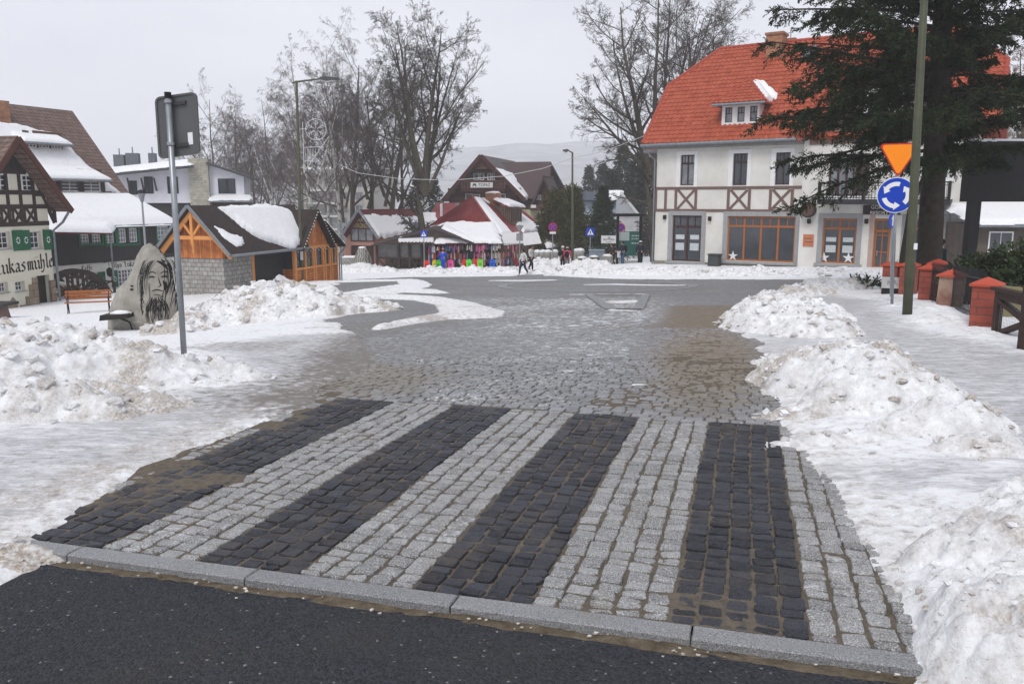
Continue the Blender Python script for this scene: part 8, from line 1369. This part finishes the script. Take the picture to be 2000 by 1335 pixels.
def person(label, loc, rz, H_, top, legs, coat=None, hat=None, hair=True, step=0, arms=(0, 0), pack=None, long=0, shoes=(.03, .03, .03), arm2=None, lean=0):
    """faces -y before rotation; step: half stride in m; arms: forward swing of left/right hand"""
    k = H_/1.72; t = thing('person', label, 'person', loc, rz); J = {}
    hip = .92; st = step; J['pel'] = (0, 0, .95); J['ch'] = (0, -lean*.5, 1.2); J['sh'] = (0, -lean, 1.42); J['nk'] = (0, -lean-.01, 1.5); J['hd'] = (0, -lean-.03, 1.6)
    P = [J['pel'], J['ch'], J['sh'], J['nk']]; E = [(0, 1), (1, 2), (2, 3)]; Rd = [(.15, .11), (.14, .11), (.12, .09), .055]
    legp = {}; armp = {}
    for s, sg in ((-1, st), (1, -st)):
        kn = (s*.1, -sg*.55-.02*(abs(st) > 0)-.03, .5); an = (s*.1, -sg*1.0+.03, .1+(.08 if sg < 0 else 0)); toe = (s*.11, an[1]-.15, an[2]-.05); b = len(P); P += [(s*.1, 0, .88), kn, an, toe]; E += [(0, b), (b, b+1), (b+1, b+2), (b+2, b+3)]; Rd += [.1, .062, .042, .035]; legp[s] = [(s*.1, 0, .88), kn, an, toe]
        f = arms[0 if s < 0 else 1]; el = (s*.25, -lean-f*.35+.04, 1.16+abs(f)*.05); wr = (s*(.25-.06*min(1, abs(f)*1.6)), -lean-f*.95, .95+max(0, f)*.3); b = len(P); hd = (wr[0], wr[1]-.03, wr[2]-.08+max(0, f)*.08); P += [(s*.19, -lean, 1.4), el, wr, hd]; E += [(2, b), (b, b+1), (b+1, b+2), (b+2, b+3)]; Rd += [.065, .045, .03, .034]; armp[s] = [(s*.19, -lean, 1.4), el, wr, hd]
        hb = b+3
        for q in range(4): b2 = len(P); P += [(hd[0]+(q-1.5)*.02, hd[1]-.02, hd[2]-.045), (hd[0]+(q-1.5)*.022, hd[1]-.03, hd[2]-.08-.008*(q in (1, 2)))]; E += [(hb, b2), (b2, b2+1)]; Rd += [.01, .008]
        b2 = len(P); P += [(hd[0]-s*.035, hd[1]-.03, hd[2]-.01), (hd[0]-s*.045, hd[1]-.045, hd[2]-.04)]; E += [(hb, b2), (b2, b2+1)]; Rd += [.011, .009]
    sc = lambda V: [tuple(c*k for c in v) for v in V]; rs_ = lambda R__: [tuple(c*k for c in r) if isinstance(r, tuple) else r*k for r in R__]
    hb = len(P); P += [(0, J['hd'][1], 1.56), (0, J['hd'][1]-.015, 1.63), (0, J['hd'][1], 1.7)]; E += [(3, hb), (hb, hb+1), (hb+1, hb+2)]; Rd += [.07, .088, .07]; P += [(0, J['hd'][1]-.105, 1.605)]; E += [(hb+1, hb+3)]; Rd += [.014]
    skin('body', sc(P), E, rs_(Rd), SKIN, t)
    hy = J['hd'][1]; fm = MB()
    for s in (-1, 1): fm.blob((s*.032*k, (hy-.094)*k, 1.635*k), .011*k, 6)
    fm.build('eyes', BLACK, t); MB().box(-.022*k, .022*k, (hy-.1)*k, (hy-.092)*k, 1.57*k, 1.576*k).build('mouth', mat('lips', (.3, .1, .09)), t)
    # trousers
    V = [(0, 0, .95)]; EE = []; RR = [(.16, .13)]
    for s in (-1, 1): L_ = legp[s]; b = len(V); V += [L_[0], L_[1], (L_[2][0], L_[2][1], L_[2][2]+.02)]; EE += [(0, b), (b, b+1), (b+1, b+2)]; RR += [.105, .078, .062]
    skin('trousers', sc(V), EE, rs_(RR), legs, t)
    for s in (-1, 1): L_ = legp[s]; skin('shoe', sc([(L_[2][0], L_[2][1]+.03, L_[2][2]-.03), (L_[2][0], L_[2][1]-.06, L_[2][2]-.05), L_[3]]), [(0, 1), (1, 2)], rs_([.05, .05, .04]), mat('shoe_%02d' % int(shoes[0]*99) if 0 else ('white_shoe' if shoes[0] > .3 else 'dark_shoe'), shoes, .6), t, 1)
    z0_ = .9-long; V = [(0, 0, z0_), (0, 0, .98), (0, J['ch'][1], 1.2), (0, J['sh'][1], 1.41), (0, J['sh'][1]-.01, 1.5)]; EE = [(0, 1), (1, 2), (2, 3), (3, 4)]; RR = [(.185+long*.08, .15+long*.05), (.175, .14), (.175, .14), (.15, .12), (.08, .08)]
    for s in (-1, 1): A_ = armp[s]; b = len(V); V += [A_[0], A_[1], A_[2]]; EE += [(3, b), (b, b+1), (b+1, b+2)]; RR += [.09, .07, .055]
    skin('jacket', sc(V), EE, rs_(RR), top, t, root=1)
    if hat: o = MB().blob((0, (hy+.005)*k, 1.675*k), .112*k, 12, (1, 1.05, .85), .02).build('hat', hat, t, True); MB().lathe([(.113*k, 1.64*k), (.118*k, 1.665*k), (.11*k, 1.69*k)], (0, hy*k, 0), 12).build('hat_brim', hat, o)
    if hair: MB().blob((0, (hy+.02)*k, 1.64*k), .112*k, 10, (1, .95, 1.05), .05, 3).build('hair', HAIRM, t, True)
    if pack: MB().blob((0, (.2)*k, 1.22*k), .2*k, 10, (.85, .65, 1.25), .08, 5).build('backpack', pack, t, True)
    return t
def foot(px, py): x, y = gp(px, py); return Vector((x, y, g(x, y)))
def standing(px, phead, Y, H_): p = at(px, phead, Y); return Vector((p.x, Y, p.z-H_*1.0))
DN = mat('dark_jeans', (.02, .035, .06), .85); BJ = mat('blue_jeans', (.05, .1, .18), .85); BK = mat('black_cloth', (.014, .014, .017), .85, bump=.2); NV = mat('navy_quilt', (.014, .018, .032), .7, bump=.4, bs=12); WHT = mat('white_jacket', (.62, .62, .62), .8); TAN = mat('grey_white_coat', (.5, .48, .46), .8); BLU = mat('royal_blue_suit', (.015, .075, .5), .7); PNK = mat('pink_jacket', (.6, .05, .13), .7); WH_ = mat('white_knit', (.6, .6, .6), .9); GRY = mat('grey_trousers', (.17, .17, .18), .85); DGR = mat('dark_green_parka', (.012, .03, .028), .8); OLV = mat('dark_parka', (.03, .028, .028), .8)
P0 = foot(1022, 538); person('person in a white jacket and dark jeans striding across the road', P0+Vector((0, 0, .0)), R(-62), 1.66, WHT, DN, step=.26, arms=(.2, -.15), shoes=(.6, .6, .6))
b = base(1037, 527, 57.5); person('person in a grey white coat walking just behind the one in the white jacket', b, R(60), 1.8, TAN, BK, step=.2, arms=(.15, .1))
b = standing(865, 486, 62.6, 1.68); person('person in a bright blue ski suit looking at the stall', b, R(160), 1.68, BLU, BLU, hat=mat('grey_pink_cap', (.3, .2, .22)), arms=(.45, .45))
b = standing(1099, 481, 59.5, 1.74); person('person in a black jacket with light cap standing left of the pink jacket', b, R(25), 1.74, BK, BK, hat=WH_, arms=(.1, .2)); b = standing(1108, 483, 59, 1.7); person('person in a pink jacket with a black rucksack by the lamp post', b, R(170), 1.7, PNK, GRY, hat=mat('pale_pink_hat', (.5, .35, .4)), pack=BK, arms=(.3, .3))
b = standing(1196, 476, 58.5, 1.7); person('person in black holding a light bag under the restaurant sign', b, R(-60), 1.7, OLV, BK, hair=True, pack=BK, step=.16, arms=(.5, .4)); b2 = b+Vector((.45, -.35, .75)); tag(MB().prism([(-.14, 0), (.14, 0), (.17, .5), (-.12, .52)], -.06, .06).build('tote_bag', WHT), 'light tote bag hanging at the side of the person in black', 'bag').location = b2
b = standing(1217, 471, 58, 1.8); person('person in jeans and dark coat with a large black rucksack by the green panel', b, R(-75), 1.8, NV, BJ, pack=BK, arms=(.45, .5)); b = standing(1251, 471, 57.5, 1.78); person('person in a long navy quilted coat and white knitted hat by the guesthouse corner', b, R(150), 1.78, NV, BK, hat=WH_, long=.38, pack=None)
b = standing(1838, 469, 27, 1.78); person('person in a dark green parka and black cap walking behind the brick fence', b, R(95), 1.78, DGR, BK, hat=BK, arms=(.1, .1), step=.1)
# ---------------------------------------------------------------- haze
hz = MB().box(-1105, 1105, -64, 1404, -40, 112).build('haze', bpy.data.materials.new('haze')); hz.data.materials[0].use_nodes = True; nn_ = hz.data.materials[0].node_tree; nn_.nodes.remove(nn_.nodes['Principled BSDF']); pv = nn_.nodes.new('ShaderNodeVolumePrincipled'); pv.inputs['Color'].default_value = (.985, .988, 1, 1); pv.inputs['Density'].default_value = .0009; pv.inputs['Anisotropy'].default_value = .2
nn_.links.new(pv.outputs[0], nn_.nodes['Material Output'].inputs['Volume']); tag(hz, kind='stuff'); hz.display_type = 'WIRE'
